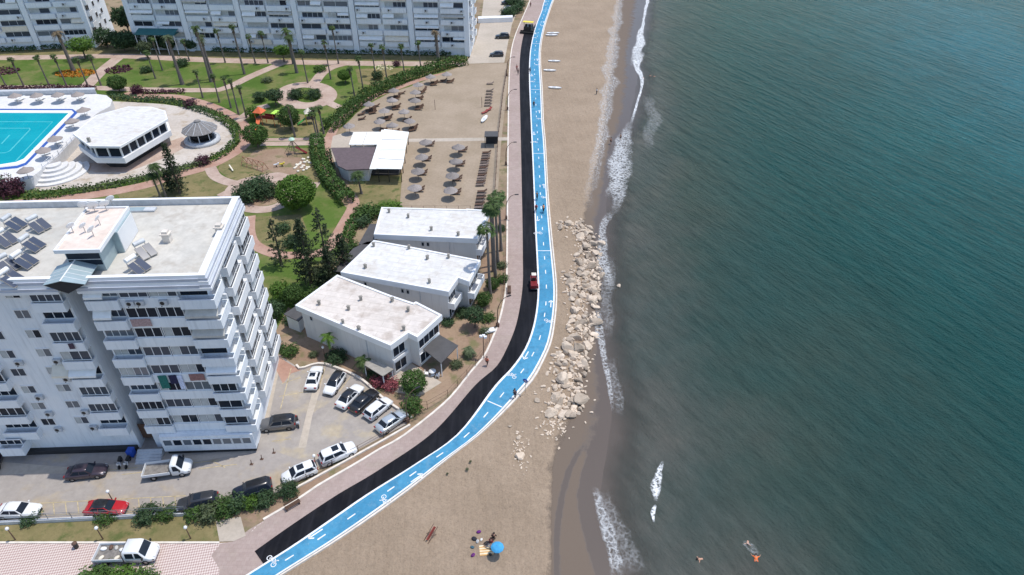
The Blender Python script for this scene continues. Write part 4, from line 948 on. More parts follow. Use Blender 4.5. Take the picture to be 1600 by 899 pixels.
def hedge(px, wd, h, label, mtl='leaf', dens=26, sz=.3, name='hedge', z0=0):
    p = resample(GL(px, z0), 60); r = random.Random(int(px[0][0])); m = MB()
    for i in range(59):
        a, b = p[i], p[i+1]; L_ = math.dist(a, b); d = Vector((b[0]-a[0], b[1]-a[1], 0)).normalized(); nn = Vector((-d.y, d.x, 0))
        for k in range(int(L_*dens*wd)):
            t = r.random(); an = r.uniform(-.1, math.pi+.1); q = r.uniform(.62, 1.03)*(1+.38*mn.noise(Vector((a[0]*.7, a[1]*.7, an*1.3))))
            c = Vector((a[0]-p[0][0], a[1]-p[0][1], 0)).lerp(Vector((b[0]-p[0][0], b[1]-p[0][1], 0)), t)
            e = nn*math.copysign(abs(math.cos(an))**.6, math.cos(an))*wd/2*q+Vector((0,0,max(.05, abs(math.sin(an))**.6*h*q))); leaf(m, c+e, sz, r, (nn*math.cos(an)+Vector((0,0,math.sin(an)))).normalized(), .7)
    return tag(m.build(name, [M[mtl]], None, (p[0][0], p[0][1], z0)), label, 'hedge')
def fan_palm(px, py, h, label, crown=1.0, thick=.16, dead=True, lean=(0,0), seed=0, group=None, mtl='leafpalm', nf=26, pinn=False):
    x, y = G(px, py); r = random.Random(seed+int(px*7)); o = thing('palm_tree', label, 'palm tree', (x, y, 0), r.uniform(0, 6), group)
    o.rotation_euler.z = 0; tx, ty = lean; m = MB()
    m.tube([(0,0,0), (tx*.25, ty*.25, h*.25), (tx*.6, ty*.6, h*.6), (tx, ty, h)], [thick*1.7, thick*1.15, thick, thick*.85], 7); m.build('trunk', [M['palmbark']], o)
    m = MB(); T0 = Vector((tx, ty, h))
    for k in range(nf):
        a = r.uniform(0, 6.283); el = r.uniform(-.35, 1.25); Ls = crown*r.uniform(.8, 1.15); d = Vector((math.cos(a), math.sin(a), 0)); s_ = Vector((-d.y, d.x, 0))
        pts = []
        for q in range(5):
            t = q/4; pts.append(T0+d*(Ls*t*math.cos(el*(1-t*.45)))+Vector((0,0,Ls*t*math.sin(el)-Ls*.75*t*t*(1 if not pinn else 1.1))))
        if pinn:   # feather frond: paired leaflets along the rib
            for q in range(4):
                for f in range(3):
                    b = pts[q].lerp(pts[q+1], f/3); wl = crown*.34*(1-abs((q+f/3)/4-.4)); e = (pts[q+1]-pts[q]).normalized()
                    for sg in (-1, 1):
                        tip = b+s_*sg*wl+e*wl*.5-Vector((0,0,wl*.35)); m.add([b, b+e*crown*.09, tip], [(0,1,2)])
        else:      # fan: a spread blade at the end of a stalk
            m.add([pts[0]-s_*.02, pts[0]+s_*.02, pts[2]+s_*.03, pts[2]-s_*.03], [(0,1,2,3)])
            b = pts[2]; e = (pts[4]-pts[2])
            for f in range(-3, 4):
                g = e*(1-.07*abs(f))+s_*f*crown*.17-Vector((0,0,.05*abs(f)*crown)); m.add([b, b+g*.55+s_*.07*crown, b+g, b+g*.55-s_*.07*crown], [(0,1,2,3)])
    m.build('crown', [M[mtl]], o)
    if dead:
        m = MB(); hd = min(h*.22, 2.2)
        for k in range(30):
            a = r.uniform(0, 6.283); z = h-r.uniform(.1, hd); rr = thick+r.uniform(.12, .42)*(1-(h-z)/hd*.6); q = Vector((tx*z/h, ty*z/h, 0)); d = Vector((math.cos(a), math.sin(a), 0)); s_ = Vector((-d.y, d.x, 0))*.14
            A = q+d*thick*.8+Vector((0,0,z)); B = q+d*rr+Vector((0,0,z-.55)); m.add([A-s_*.4, A+s_*.4, B+s_, B-s_], [(0,1,2,3)])
        m.build('dead_fronds', [M['leafdead']], o)
    return o
def conifer(px, py, h, rad, label, dens=1.0, seed=0, open_=0, mtl='leafpine', base=.12):
    x, y = G(px, py); r = random.Random(seed); o = thing('pine_tree', label, 'pine tree', (x, y, 0)); m = MB()
    m.tube([(0,0,0), (.1,.05,h*.5), (0,0,h)], [.2+h*.008, .13, .03], 7)
    f = MB(); nt_ = int(h*1.5*dens)
    for k in range(nt_):
        t = k/nt_; z = h*(base+(1-base)*t); L0 = rad*(1-t)**.75+.25
        for q in range(6):
            a = q*1.047+k*.6+r.uniform(-.3,.3)
            if r.random() < open_: continue
            L_ = L0*r.uniform(.65, 1.1); d = Vector((math.cos(a), math.sin(a), 0)); tip = d*L_+Vector((0,0,z-L_*.10+L_*.1*r.random()))
            m.tube([(0,0,z), tuple(d*L_*.6+Vector((0,0,z-L_*.02)))], [.035, .015], 4, cap=False)
            for c in range(int(12+L_*9)):
                u = (.25 if not open_ else .45)+(.78 if not open_ else .6)*r.random(); p = Vector((0,0,z)).lerp(tip, u)+Vector((r.gauss(0,.16*L_*.5), r.gauss(0,.16*L_*.5), r.gauss(0,.12))); leaf(f, p, .22, r, Vector((0,0,1)), .4)
    m.build('trunk', [M['bark']], o); f.build('crown', [M[mtl]], o); return o
# palms on the garden lawns
PW = [ # row along the pool side path, base px, height
 ((9,134),6.3),((37,134),7.4),((77,134),8.0),((104,134),8.2),((137,134),7.5),((158,134),8.2)]
for i, ((a, b), h) in enumerate(PW): fan_palm(a, b, h, f'slim fan palm, {ORD[i]} from the left in the row behind the pool terrace', seed=i, group='fan palms on the garden lawns', lean=(-.5+i*.05, 0))
PW2 = [((243,123),7.5),((254,110),9.2),((296,95),6.0),((352,98),9.4),((382,116),13.4),((399,99),8.0),((419,99),9.0),((481,130),8.8),((517,124),10.4),((529,100),10.6),((568,143),9.2),((554,150),7.5),((587,118),8.6),((605,128),9.8),((632,116),8.2),((658,111),8.2)]
PL = ['left of the potted bush on the upper lawn','nearer the block and left of the flower ring','short, at the foot of the long white block','before the third pillar of the long block','tallest, thick, standing at the bend of the upper path','thin, just right of the tall thick palm','left of the bright flat topped tree by the long block','above the left edge of the round path','rising over the path that leaves the round path','thin, crown against the pale pillar','on the lawn right of the round path, nearer one','right of the round path, close to the hedge','left one of four in front of the long block beyond the hedge','second of four in front of the long block beyond the hedge','third of four in front of the long block beyond the hedge','last of four in front of the long block beyond the hedge']
for i, ((a, b), h) in enumerate(PW2): fan_palm(a, b, h, 'fan palm '+PL[i], seed=20+i, group='fan palms on the garden lawns', thick=.24 if h > 12 else .15, lean=(-.3, 0))
PW3 = [((317,153),7.2),((343,160),7.2),((361,169),8.0),((373,179),8.8),((385,184),8.0)]
for i, ((a, b), h) in enumerate(PW3): fan_palm(a, b, h, f'slim fan palm, {ORD[i]} from the left along the path round the pavilion', seed=50+i, group='fan palms on the garden lawns', crown=.9)
TH = [((115,111),10.5,'bare thick date palm with a dying crown in the orange flower bed',.42,'leafdead',2.0),((285,132),12.5,'thick old palm with a thin grey crown beside the potted bush',.36,'leafolive',1.7),((330,128),14.5,'left of two tall palms growing together on the upper lawn',.3,'leafpalm',1.6),((333,124),11.5,'right and shorter of two tall palms growing together on the upper lawn',.3,'leafolive',1.5),
 ((459,100),9.5,'feathery date palm behind the bright flat topped tree',.3,'leafpalm',1.9),((464,114),10.0,'date palm with a full crown right of the bright flat topped tree',.32,'leafpalm',1.7),((686,104),9.8,'thick dry palm at the right end of the long block',.42,'leafdead',1.5)]
for i, (b, h, lb, tk, mt, cr) in enumerate(TH): fan_palm(*b, h, lb, cr, tk, True, (-.4, 0), 70+i, None, mt, 28, True)
PP = [((461,214),7.6,'pale trunked palm left of the playground slide'),((495,215),6.0,'left palm of the clump beside the playground swing'),((498,213),6.8,'middle palm of the clump beside the playground swing'),((506,209),6.6,'right palm of the clump beside the playground swing')]
for i, (b, h, lb) in enumerate(PP): fan_palm(*b, h, lb, 1.1, .17, True, (-.2,0), 90+i)
for i, (b, h, lb, cr) in enumerate([((260,309),7.0,'right palm of a leaning pair behind the apartment roof',1.6),((252,311),5.2,'left and shorter palm of a leaning pair behind the apartment roof',1.5),((565,303),4.4,'short date palm on the dry lawn before the beach cafe',1.7),
   ((774,434),14.0,'tall palm with a full crown beside the lamp post at the villas',1.6),((778,414),13.2,'tall palm just behind the tallest one beside the promenade',1.5),((771,424),12.6,'tall palm left of the tallest one beside the promenade',1.4),((766,463),13.0,'palm in front of the farthest villa, nearest of the tall ones',1.55),((783,392),11.5,'palm at the edge of the promenade with the crown touching its neighbours',1.4)]): fan_palm(*b, h, lb, cr, .2 if h > 8 else .17, False, (-.3,0), 100+i, None, 'leafpalm', 34, i < 3)
fan_palm(733, 556, 1.1, 'low bushy palm in the dirt garden of the nearest villa', 1.15, .2, False, (0,0), 120, None, 'leafolive', 46, True)
fan_palm(518, 556, 3.6, 'yellow green palm against the wall of the nearest villa', 1.3, .16, False, (0,0), 121, None, 'leafbright', 22, True)
fan_palm(571, 583, 2.4, 'banana like palm beside the lean-to canopy of the nearest villa', 1.5, .16, False, (0,0), 122, None, 'leafpalm', 16, True)
# trees
rtree(467, 327, 3.7, 1.2, 'big clipped round tree between the playground and the dark bushes', 'leafbright', .82, 6500, .065, var=0, lump=.11, shell=.78)
rtree(404, 230, 2.65, 1.2, 'clipped round tree at the left edge of the playground', 'leaf', .85, 3600, .08, var=1, lump=.16, shell=.7)
rtree(455, 203, 2.55, 1.4, 'clipped round tree in the middle of the playground', 'leaf', .9, 3200, .08, var=2, lump=.18, shell=.65)
rtree(432, 165, 2.3, 1.6, 'spreading tree left of the round path', 'leafdark', .6, 2200, .10, var=3)
rtree(407, 158, 1.8, .5, 'dark low tree left of the spreading one by the round path', 'leafdark', .55, 1600, .11, var=0)
rtree(400, 187, 2.0, .7, 'loose green tree at the corner of the playground', 'leafbright', .7, 1600, .11, var=1)
rtree(134, 92, 3.8, 2.6, 'flat topped bright green tree on the lawn before the left block', 'leafbright', .5, 2400, .09, var=2)
rtree(444, 97, 2.5, 2.4, 'flat topped bright green tree in front of the long block', 'leafbright', .5, 2000, .10, var=3)
rtree(540, 130, 1.9, 1.2, 'bright bushy tree on the lawn inside the hedge', 'leafbright', .7, 1600, .11, var=0)
rtree(187, 143, 2.4, .9, 'bushy green tree beside the path above the pavilion', 'leaf', .75, 1800, .11, var=1)
for i, (a, b, r_, h, lb, mt) in enumerate([(168,74,3.1,1.2,'dark dense tree filling the corner of the left block','leafdark'),(205,60,3.7,4.2,'tall dark tree between the two apartment blocks','leafdark'),(195,80,3.2,1.2,'dark tree at the end of the diagonal path','leafdark'),(212,79,2.9,1.4,'dark tree under the left end of the long block','leafdark'),(245,80,2.5,1.2,'dark bushy tree before the teal canopy','leafdark'),(265,80,2.5,1.0,'dark tree right of the teal canopy','leafdark'),(301,79,2.0,.8,'round dark bush at the foot of the long block','leafdark'),(231,92,2.0,2.0,'thin olive tree beside the path before the teal canopy','leafolive')]):
    rtree(a, b, r_, h, lb, mt, .8, 2400, .11, var=i)
rtree(648, 612, 1.8, .6, 'round green tree on the patio of the nearest villa', 'leaf', .85, 3200, .075, var=2)
rtree(742, 512, 1.45, 1.5, 'blue green bushy tree beside the middle villa', 'leafdark', .85, 3000, .08, var=3)
rtree(756, 478, 1.3, .4, 'dense green bush tree at the corner of the middle villa', 'leaf', .9, 2600, .085, var=0)
rtree(770, 452, 1.1, .3, 'green bush tree under the tall palms', 'leaf', .9, 2200, .09, var=1)
conifer(281, 302, 11.0, 1.9, 'narrow dark pine rising behind the apartment roof', 1.15, 1)
conifer(268, 300, 5.0, 1.6, 'short dark pine at the foot of the narrow pine', 1.1, 2)
conifer(440, 415, 9.6, 2.0, 'thin brownish pine with open branches beside the terracotta path', .8, 3, .25)
conifer(487, 447, 13.0, 2.5, 'tall dense dark pine behind the nearest villa', 1.3, 4)
conifer(512, 420, 12.0, 2.5, 'broad pale pine full of cones behind the tall dense one', .9, 5, .3)
conifer(541, 432, 8.5, 2.1, 'dark pine squeezed against the middle villa', 1.2, 6)
conifer(520, 446, 8.0, 2.0, 'dark green pine between the tall dense pine and the villas', 1.2, 7)
rtree(462, 478, 1.8, 1.0, 'leafy green tree at the corner of the lawn left of the nearest villa', 'leaf', .8, 2400, .09, var=2)
rtree(442, 470, 1.7, 1.0, 'bright leafy tree beside the seaward wall of the apartment building', 'leafbright', .8, 2400, .09, var=3)
rtree(432, 498, 1.5, .8, 'dark green tree at the foot of the apartment building', 'leafdark', .8, 2000, .10, var=1)
# hedges
hedge([(729,100),(705,104),(680,111),(650,121),(625,130),(600,142)], 3.4, 2.6, 'clipped dark hedge along the top edge of the sand court', 'leaf', 40, .24)
hedge([(600,142),(575,154),(556,167),(540,182),(525,196),(512,206)], 3.6, 2.6, 'leafy hedge curving down beside the playground', 'leaf', 36, .24)
hedge([(497,222),(497,240),(500,256),(507,272),(518,290),(530,304),(546,320)], 3.2, 2.3, 'thick dark hedge between the playground and the cafe path', 'leaf', 44, .24)
hedge([(514,238),(517,262),(528,285),(545,302)], 1.0, 1.2, 'low trimmed hedge along the cafe wall', 'leafdark', 40, .2)
hedge([(560,340),(548,362),(541,385)], 2.4, 1.6, 'green hedge running down to the middle villa', 'leaf', 36, .24)
for nm, px in (('first', [(-180,145),(0,144),(75,143)]), ('second', [(75,143),(120,142.5),(150,142.5)])): hedge(px, 2.6, 1.6, 'purple hedge behind the pool terrace, '+('left part' if nm == 'first' else 'right part'), 'leafpurple', 26, .24)
hedge([(205,146),(250,145.5),(290,145)], 1.8, .9, 'low purple hedge along the path above the pavilion', 'leafpurple', 26, .22)
hedge([(172,153),(215,157),(265,160),(300,169),(330,179)], 2.4, 1.2, 'dark planting behind the pavilion plaza', 'leafdark', 26, .22)
hedge([(330,179),(352,190),(368,204),(373,216)], 2.6, 1.3, 'planting curving round the gazebo end of the plaza', 'leaf', 26, .22)
hedge([(372,220),(352,240),(330,252)], 2.0, 1.2, 'green planting below the gazebo', 'leaf', 22, .24)
hedge([(328,253),(300,262),(262,272),(215,283),(160,294),(120,300)], 2.2, 1.2, 'loose planting along the lower edge of the pavilion plaza', 'leafolive', 20, .24)
hedge([(120,301),(80,306),(40,310)], 2.4, 1.3, 'loose planting below the curved steps', 'leaf', 26, .24)
# round bushes
for i, (a, b, sx, lb) in enumerate([(463,153,2.0,'left bush of the dark pair inside the round path'),(491,153,2.0,'right bush of the dark pair inside the round path')]):
    bush(a, b, sx, 2.2, lb, 'leafdark', 2200, .09, i)
for i, (a, b, r_, lb) in enumerate([(390,311,2.9,'large dark clipped bush, left one beside the apartment roof'),(418,306,2.3,'large dark clipped bush, right one beside the big round tree'),(404,295,2.4,'large dark clipped bush, rear one of the three beside the apartment roof'),(443,361,1.4,'small round bush on the lawn below the big round tree'),(459,382,1.7,'round bush beside the tall dense pine'),(285,103,1.9,'round potted bush on the upper lawn'),(229,113,1.6,'dark round bush on the upper lawn left of the palms')]):
    bush(a, b, r_, r_*1.05, lb, 'leafdark', 2600 if r_ > 2.5 else 1200, .085 if r_ > 2.5 else .11, i)
bush(22, 305, 2.4, 3.4, 'purple leaved bush below the pool deck', 'leafpurple', 1500, .11, 1); bush(-4, 303, 2.8, 3.2, 'dark green bush below the pool deck at the left edge', 'leafdark', 1500, .11, 2)
bush(215, 146, 1.4, 2.2, 'dark red shrub beside the path above the pavilion', 'leafpurple', 700, .14, 3); bush(298, 167, 1.6, 1.8, 'reddish shrub on the planting behind the plaza', 'leafpurple', 700, .14, 0); bush(318, 256, 1.5, 1.7, 'purple shrub at the lower end of the gazebo planting', 'leafpurple', 700, .14, 1)
bush(418, 128, 1.5, 1.2, 'brownish shrub on the lawn left of the round path', 'leafolive', 700, .14, 1); bush(500, 112, 1.6, 1.7, 'small round shrub beside the path above the round path', 'leaf', 700, .14, 2)
bush(590, 124, 1.6, 2.2, 'dark cone shrub at the foot of a fan palm beyond the hedge', 'leafdark', 700, .14, 3); bush(620, 103, 1.2, 1.4, 'small brown shrub beside the upper path', 'leafpurple', 700, .14, 0)
for i, (a, b, r_, h, mt, lb) in enumerate([(330,805,1.5,1.6,'leafolive','pale flowering shrub beside the dark grey car'),(352,800,1.45,1.6,'leaf','green shrub in the middle of the shrub row by the wall'),(372,793,1.4,1.6,'leafdark','dark shrub right of the middle in the row by the wall'),(393,790,1.05,1.3,'leafbright','yellow green shrub before the navy car'),(415,784,1.3,1.3,'leafdark','dark shrub behind the navy car'),(452,771,1.15,1.5,'leafdark','round shrub at the hood of the white car'),(308,806,1.2,1.3,'leaf','low green shrub at the end of the wall'),
   (262,806,1.1,1.1,'leaf','creeping shrub over the wall, right one'),(232,808,1.4,1.3,'leafdark','creeping shrub over the wall, middle one'),(168,810,1.2,1.0,'leaf','creeping shrub hanging over the wall below the red car'),(48,815,1.0,.9,'leafdark','low shrub at the wall below the white sedan'),
   (150,912,1.9,1.2,'leaf','green shrub at the bottom edge, left one'),(190,914,1.9,1.3,'leafbright','green shrub at the bottom edge, middle one'),(226,916,1.6,1.1,'leaf','green shrub at the bottom edge, right one'),
   (432,548,1.1,1.0,'leafdark','dark shrub at the foot of the apartment building'),(453,553,1.3,1.2,'leaf','green shrub beside the terracotta path at the car park'),(490,556,.7,.6,'leafolive','small pale shrub in the dirt above the white sedan'),(527,562,1.5,1.3,'leafdark','dark shrub against the wall of the nearest villa'),(594,600,1.3,1.3,'leafflower','red flowering shrub beside the row of parked cars, left one'),(611,606,1.2,1.2,'leafflower','red flowering shrub beside the row of parked cars, right one'),(590,588,1.4,1.2,'leafdark','dark shrub under the lean-to canopy'),
   (645,642,1.4,1.9,'leaf','green shrub beside the silver car'),(713,573,.9,.9,'leafolive','small olive shrub at the terrace of the nearest villa'),(700,507,1.0,.9,'leafdark','dark shrub between the two nearer villas'),(724,492,1.2,1.0,'leafdark','low shrub at the middle villa wall'),(757,520,.8,.8,'leafolive','small shrub beside the lamp post in the dirt garden'),(762,500,1.1,1.0,'leaf','green shrub near the lamp post at the villas'),
   (785,440,1.0,1.2,'leaf','green shrub beside the promenade below the palms'),(784,418,.9,1.0,'leafolive','olive shrub beside the promenade below the palms'),(782,360,1.0,.9,'leafdark','dark shrub in the strip behind the farthest villa'),
   (570,335,2.0,1.8,'leaf','leafy shrub at the corner of the cafe yard'),(583,338,1.8,1.7,'leaf','leafy shrub behind the farthest villa roof'),(600,328,1.8,1.3,'leafbright','bright shrub at the back of the farthest villa, left one'),(615,326,1.7,1.2,'leafbright','bright shrub at the back of the farthest villa, right one'),(566,352,1.7,1.6,'leafdark','dark shrub at the gable of the farthest villa'),(548,392,1.6,1.5,'leaf','shrub at the lower end of the hedge to the middle villa'),(510,442,2.0,1.6,'leafdark','dark shrub behind the back roof of the middle villa'),(495,466,1.8,1.5,'leaf','shrub above the roof edge of the nearest villa'),(457,503,1.3,1.2,'leafdark','dark shrub under the back roof of the nearest villa')]):
    bush(a, b, r_, h, lb, mt, 1500 if b > 450 else 700, .10 if b > 450 else .14, i)
for i, (a, b, s_) in enumerate([(700,8,2.2),(795,25,2.6),(806,20,2.4),(800,8,2.6),(812,10,2.2),(806,-5,2.6)]):
    if i: bush(a, b, s_, s_*1.1, ['','dark bush behind the white gate wall by the promenade','dark bush between the cars and the promenade at the top','dark bush over the parked cars at the top','dark bush against the promenade edge at the top','dark bush cut by the top edge of the photo'][i], 'leafdark', 300, .18, i)
# flower beds and stones on the lawn
def stones(px, py, n, spread, label, mtl, name='flower_bed', sz=.35, seed=1):
    x, y = G(px, py); r = random.Random(seed); m = MB()
    for k in range(n):
        a = r.uniform(0, 6.28); q = math.sqrt(r.random()); c = (math.cos(a)*spread[0]*q, math.sin(a)*spread[1]*q, .12); leaf(m, Vector(c), sz, r, Vector((0,0,1)), .8)
    return tag(m.build(name, [M[mtl]], None, (x, y, 0.01)), label, 'flower bed')
M['orangeflower'] = leafmat('orange_flowers', (.45,.16,.02), (.55,.26,.03))
M['whiteflower'] = leafmat('white_flowers', (.5,.45,.3), (.7,.66,.4))
stones(118, 115, 420, (5.6,3.2), 'bed of orange flowers round the bare date palm', 'orangeflower')
stones(186, 109, 260, (3.6,3.6), 'bed of grey purple flowers on the upper lawn', 'leafpurple', seed=2)
stones(4, 112, 260, (4.5,4.0), 'bed of grey flowers at the left edge of the lawn', 'leafpurple', seed=5)
stones(600, 106, 90, (3.2,2.2), 'patch of white flowers beyond the hedge', 'whiteflower', seed=3)
def pebbles(px, py, n, spread, label, seed):
    x, y = G(px, py); r = random.Random(seed); m = MB()
    for k in range(n):
        a = r.uniform(0, 6.28); q = math.sqrt(r.random()); m.lathe([(.01,0),(.3,.02),(.32,.2),(.2,.34),(.01,.36)], 7, (math.cos(a)*spread[0]*q, math.sin(a)*spread[1]*q, 0))
    o = m.build('stone_circle', [M['cream']], None, (x, y, 0)); tag(o, label, 'stones'); o['kind'] = 'stuff'
pebbles(473, 258, 26, (2.0,3.4), 'scatter of pale yellow stones on the playground lawn', 4)

hedge([(330,80.5),(450,82.5),(560,84.5),(705,87.5)], 1.6, 1.3, 'dark low hedge along the foot of the long white block', 'leafdark', 16, .3)
hedge([(-120,82.5),(0,80.5),(105,76)], 1.6, 1.3, 'dark low hedge along the foot of the left block', 'leafdark', 16, .3)

for i, (a, b, r_, lb) in enumerate([(735,722,.16,'tiny green beach plant on the sand, farther of two'),(730,734,.2,'tiny green beach plant on the sand, nearer of two'),(699,741,.14,'tiny weed tuft at the beach kerb')]): bush(a, b, r_, .18, lb, 'leafolive', 120, .2, i)
# ------------------------------------------------------------------ vehicles
def loft(mb, st, prof, mi=0, smooth=True, caps=True):
    "st: list of dicts/args; prof(station) -> ring of points"
    rings = [prof(s_) for s_ in st]; n = len(rings[0]); vs = [p for r_ in rings for p in r_]; fs = []
    for i in range(len(rings)-1):
        for k in range(n-1): fs.append((i*n+k, i*n+k+1, (i+1)*n+k+1, (i+1)*n+k))
    mb.add(vs, fs, mi, smooth)
    if caps: mb.add(rings[0], [tuple(range(n))], mi); mb.add(rings[-1], [tuple(range(n))[::-1]], mi)
WHEEL = None
def wheels(o, xs, half, r_=.32, wd=.22):
    for x in xs:
        for s_ in (-1, 1):
            m = MB(); m.lathe([(r_*.62, -wd/2), (r_*.95, -wd/2), (r_, -wd*.3), (r_, wd*.3), (r_*.95, wd/2), (r_*.62, wd/2)], 16)
            t = m.build('wheel', [M['rubber']], o, (x, s_*half, r_)); t.rotation_euler = (R(90), 0, 0)
            m = MB(); m.lathe([(.01, wd*.36), (r_*.3, wd*.42), (r_*.62, wd*.40), (r_*.64, wd*.3)], 12); m.lathe([(.01, -wd*.36), (r_*.3, -wd*.42), (r_*.62, -wd*.40), (r_*.64, -wd*.3)], 12); m.build('rim', [M['steel']], t)
M['headlamp'] = NT('headlamp_glass').set(.1, 0, .6); M['headlamp'].node_tree.nodes['Principled BSDF'].inputs['Base Color'].default_value = (.55,.57,.58,1)
M['taillamp'] = NT('tail_lamp').set(.2, 0, .5); M['taillamp'].node_tree.nodes['Principled BSDF'].inputs['Base Color'].default_value = (.3,.01,.01,1)
SPEC = { # L, half width, belt, roof, windshield base/top, rear top/base, hood drop, deck height
 'sedan': dict(L=4.55, hw=.89, belt=.93, roof=1.45, wb=.95, wt=.25, rt=-1.05, rb=-1.72, nose=.72, deck=.97),
 'hatch': dict(L=4.15, hw=.88, belt=.95, roof=1.48, wb=1.05, wt=.35, rt=-1.55, rb=-1.98, nose=.74, deck=.98),
 'suv': dict(L=4.5, hw=.92, belt=1.05, roof=1.66, wb=1.05, wt=.40, rt=-1.72, rb=-2.12, nose=.88, deck=1.08)}
def car(px, py, hx, hy, kind, col, label, roof=None, sun_roof=False, scale=1.0, z=.02):
    "px,py: centre on the ground; hx,hy: a pixel the bonnet points at"
    x, y = G(px, py); a, b = G(hx, hy); rz = math.atan2(b-y, a-x); P_ = SPEC[kind]; L_, hw = P_['L'], P_['hw']; h2 = L_/2
    o = thing('parked_car', label, 'car', (x, y, z), rz, 'parked cars', scale)
    bz, dk, ns = P_['belt'], P_['deck'], P_['nose']
    st = [(-h2,.42,.62,hw*.80),(-h2+.06,.30,dk-.18,hw*.90),(-h2+.22,.24,dk-.03,hw*.97),(P_['rb']+.05,.22,dk,hw),(-.4,.22,bz,hw),(.6,.22,bz,hw),(P_['wb'],.22,bz-.01,hw*.99),(h2-.75,.22,(bz+ns)/2+.03,hw*.97),(h2-.28,.25,ns+.03,hw*.92),(h2-.07,.30,ns-.08,hw*.82),(h2,.40,ns-.24,hw*.70)]
    def prof(s_):
        xx, zl, zt, w_ = s_; mid = zl+(zt-zl)*.55
        return [(xx,-w_*.86,zl),(xx,-w_*.99,zl+.1),(xx,-w_,mid),(xx,-w_*.97,zt-.07),(xx,-w_*.90,zt-.01),(xx,-w_*.45,zt+.025),(xx,0,zt+.035),(xx,w_*.45,zt+.025),(xx,w_*.90,zt-.01),(xx,w_*.97,zt-.07),(xx,w_,mid),(xx,w_*.99,zl+.1),(xx,w_*.86,zl)]
    m = MB(); loft(m, st, prof)
    wb, wt, rt, rb, rf = P_['wb'], P_['wt'], P_['rt'], P_['rb'], P_['roof']; w0, w1 = hw*.91, hw*.70
    C8 = [(rb,-w0,bz-.03),(wb,-w0,bz-.03),(wb,w0,bz-.03),(rb,w0,bz-.03),(rt,-w1,rf-.05),(wt,-w1,rf-.05),(wt,w1,rf-.05),(rt,w1,rf-.05)]
    m.add(C8, [(4,5,6,7),(0,1,5,4),(1,2,6,5),(2,3,7,6),(3,0,4,7)], 0)
    m.bx(-h2+.5, h2-.5, -hw*.86, hw*.86, .18, .26, 1)
    m.build('body', [PAINT[col], M['black']], o)
    m = MB(); st2 = [(rt-.12,-.05,w1*.80),(rt+.08,.0,w1*.98),(rt*.3+wt*.7-.5,.035,w1*1.02),(wt-.08,.0,w1*.98),(wt+.06,-.05,w1*.9)]
    def rp(s_): xx, dz, w_ = s_; return [(xx,-w_,rf-.07+dz),(xx,-w_*.93,rf-.01+dz),(xx,-w_*.5,rf+.02+dz),(xx,0,rf+.03+dz),(xx,w_*.5,rf+.02+dz),(xx,w_*.93,rf-.01+dz),(xx,w_,rf-.07+dz)]
    loft(m, st2, rp); m.build('roof', [PAINT[roof or col]], o)
    if sun_roof: 
        m = MB(); m.bx(wt-1.0, wt-.22, -w1*.62, w1*.62, rf+.035, rf+.062); m.build('sunroof', [M['glass']], o)
    def pane(name, i, j, k, l, e0, e1, f0, f1, out):
        A, B, D, E_ = (Vector(C8[q]) for q in (i, j, k, l)); f = lambda u, v: (A.lerp(B, u)).lerp(E_.lerp(D, u), v)+Vector(out)
        m = MB(); q = [f(e0,f0), f(e1,f0), f(e1,f1), f(e0,f1)]; m.add([tuple(p) for p in q], [(0,1,2,3)], 0); return m.build(name, [M['glass']], o)
    pane('windshield', 1, 2, 6, 5, .04, .96, .10, .97, (.012,0,.012)); pane('rear_window', 3, 0, 4, 7, .06, .94, .12, .93, (-.012,0,.012))
    for s_, q in ((-1,(0,1,5,4)),(1,(3,2,6,7))):
        pane('side_window', *q, .06, .46, .14, .92, (0,.012*s_,.004)); pane('side_window', *q, .50, .93, .14, .92, (0,.012*s_,.004))
    for s_ in (-1, 1):
        m = MB(); m.add([(h2-.02,s_*hw*.45,ns-.14),(h2-.17,s_*hw*.86,ns-.10),(h2-.42,s_*hw*.90,ns+.035),(h2-.16,s_*hw*.50,ns-.035)], [(0,1,2,3)]); m.v = [(a_+.02,b_*1.015,c_+.025) for a_,b_,c_ in m.v]; m.build('headlight', [M['headlamp']], o)
        m = MB(); m.box((-h2+.05, s_*hw*.72, dk-.2), (.1,.3,.16)); m.build('tail_light', [M['taillamp']], o)
        m = MB(); m.box((wb-.22, s_*(hw+.08), bz+.03), (.12,.2,.14)); m.build('mirror', [PAINT[col]], o)
    m = MB(); m.bx(h2-.03, h2+.012, -hw*.5, hw*.5, .42, .52); m.build('grille', [M['black']], o)
    wheels(o, (h2-.88, -h2+.85), hw-.10, .33 if kind != 'suv' else .36); return o
car(33, 803, 120, 802, 'sedan', 'white', 'white sedan parked by the low wall at the left edge')
car(169, 799, 260, 799, 'sedan', 'red', 'red car with a black roof parked by the low wall', 'black')
car(311, 791, 230, 806, 'suv', 'darkgrey', 'dark grey car parked left of the shrub row', None, True)
car(396, 771, 320, 794, 'suv', 'navy', 'navy blue car half hidden by shrubs', 'black')
car(469, 744, 400, 772, 'hatch', 'white', 'white car with a dark roof window, bonnet towards the navy car', None, True)
car(529, 714, 600, 684, 'suv', 'white', 'white car parked along the fence with its rear towards the other white car', None, True)
car(436, 667, 350, 676, 'suv', 'grey', 'grey car with a black roof beside the apartment building', 'black')
car(492, 595, 503, 560, 'sedan', 'white', 'white car with a sunroof, left end of the parked row', None, True)
car(524, 604, 498, 642, 'hatch', 'white', 'white car with a black roof, bonnet towards the car park', 'black')
car(548, 624, 592, 578, 'sedan', 'white', 'white car with a black glass roof between the black roofed and the black car', 'black')
car(570, 631, 615, 590, 'sedan', 'black', 'black car in the parked row')
car(592, 643, 635, 608, 'hatch', 'white', 'white hatchback with a white roof between the black and the silver car')
car(613, 663, 660, 630, 'sedan', 'silver', 'silver sedan at the right end of the parked row')
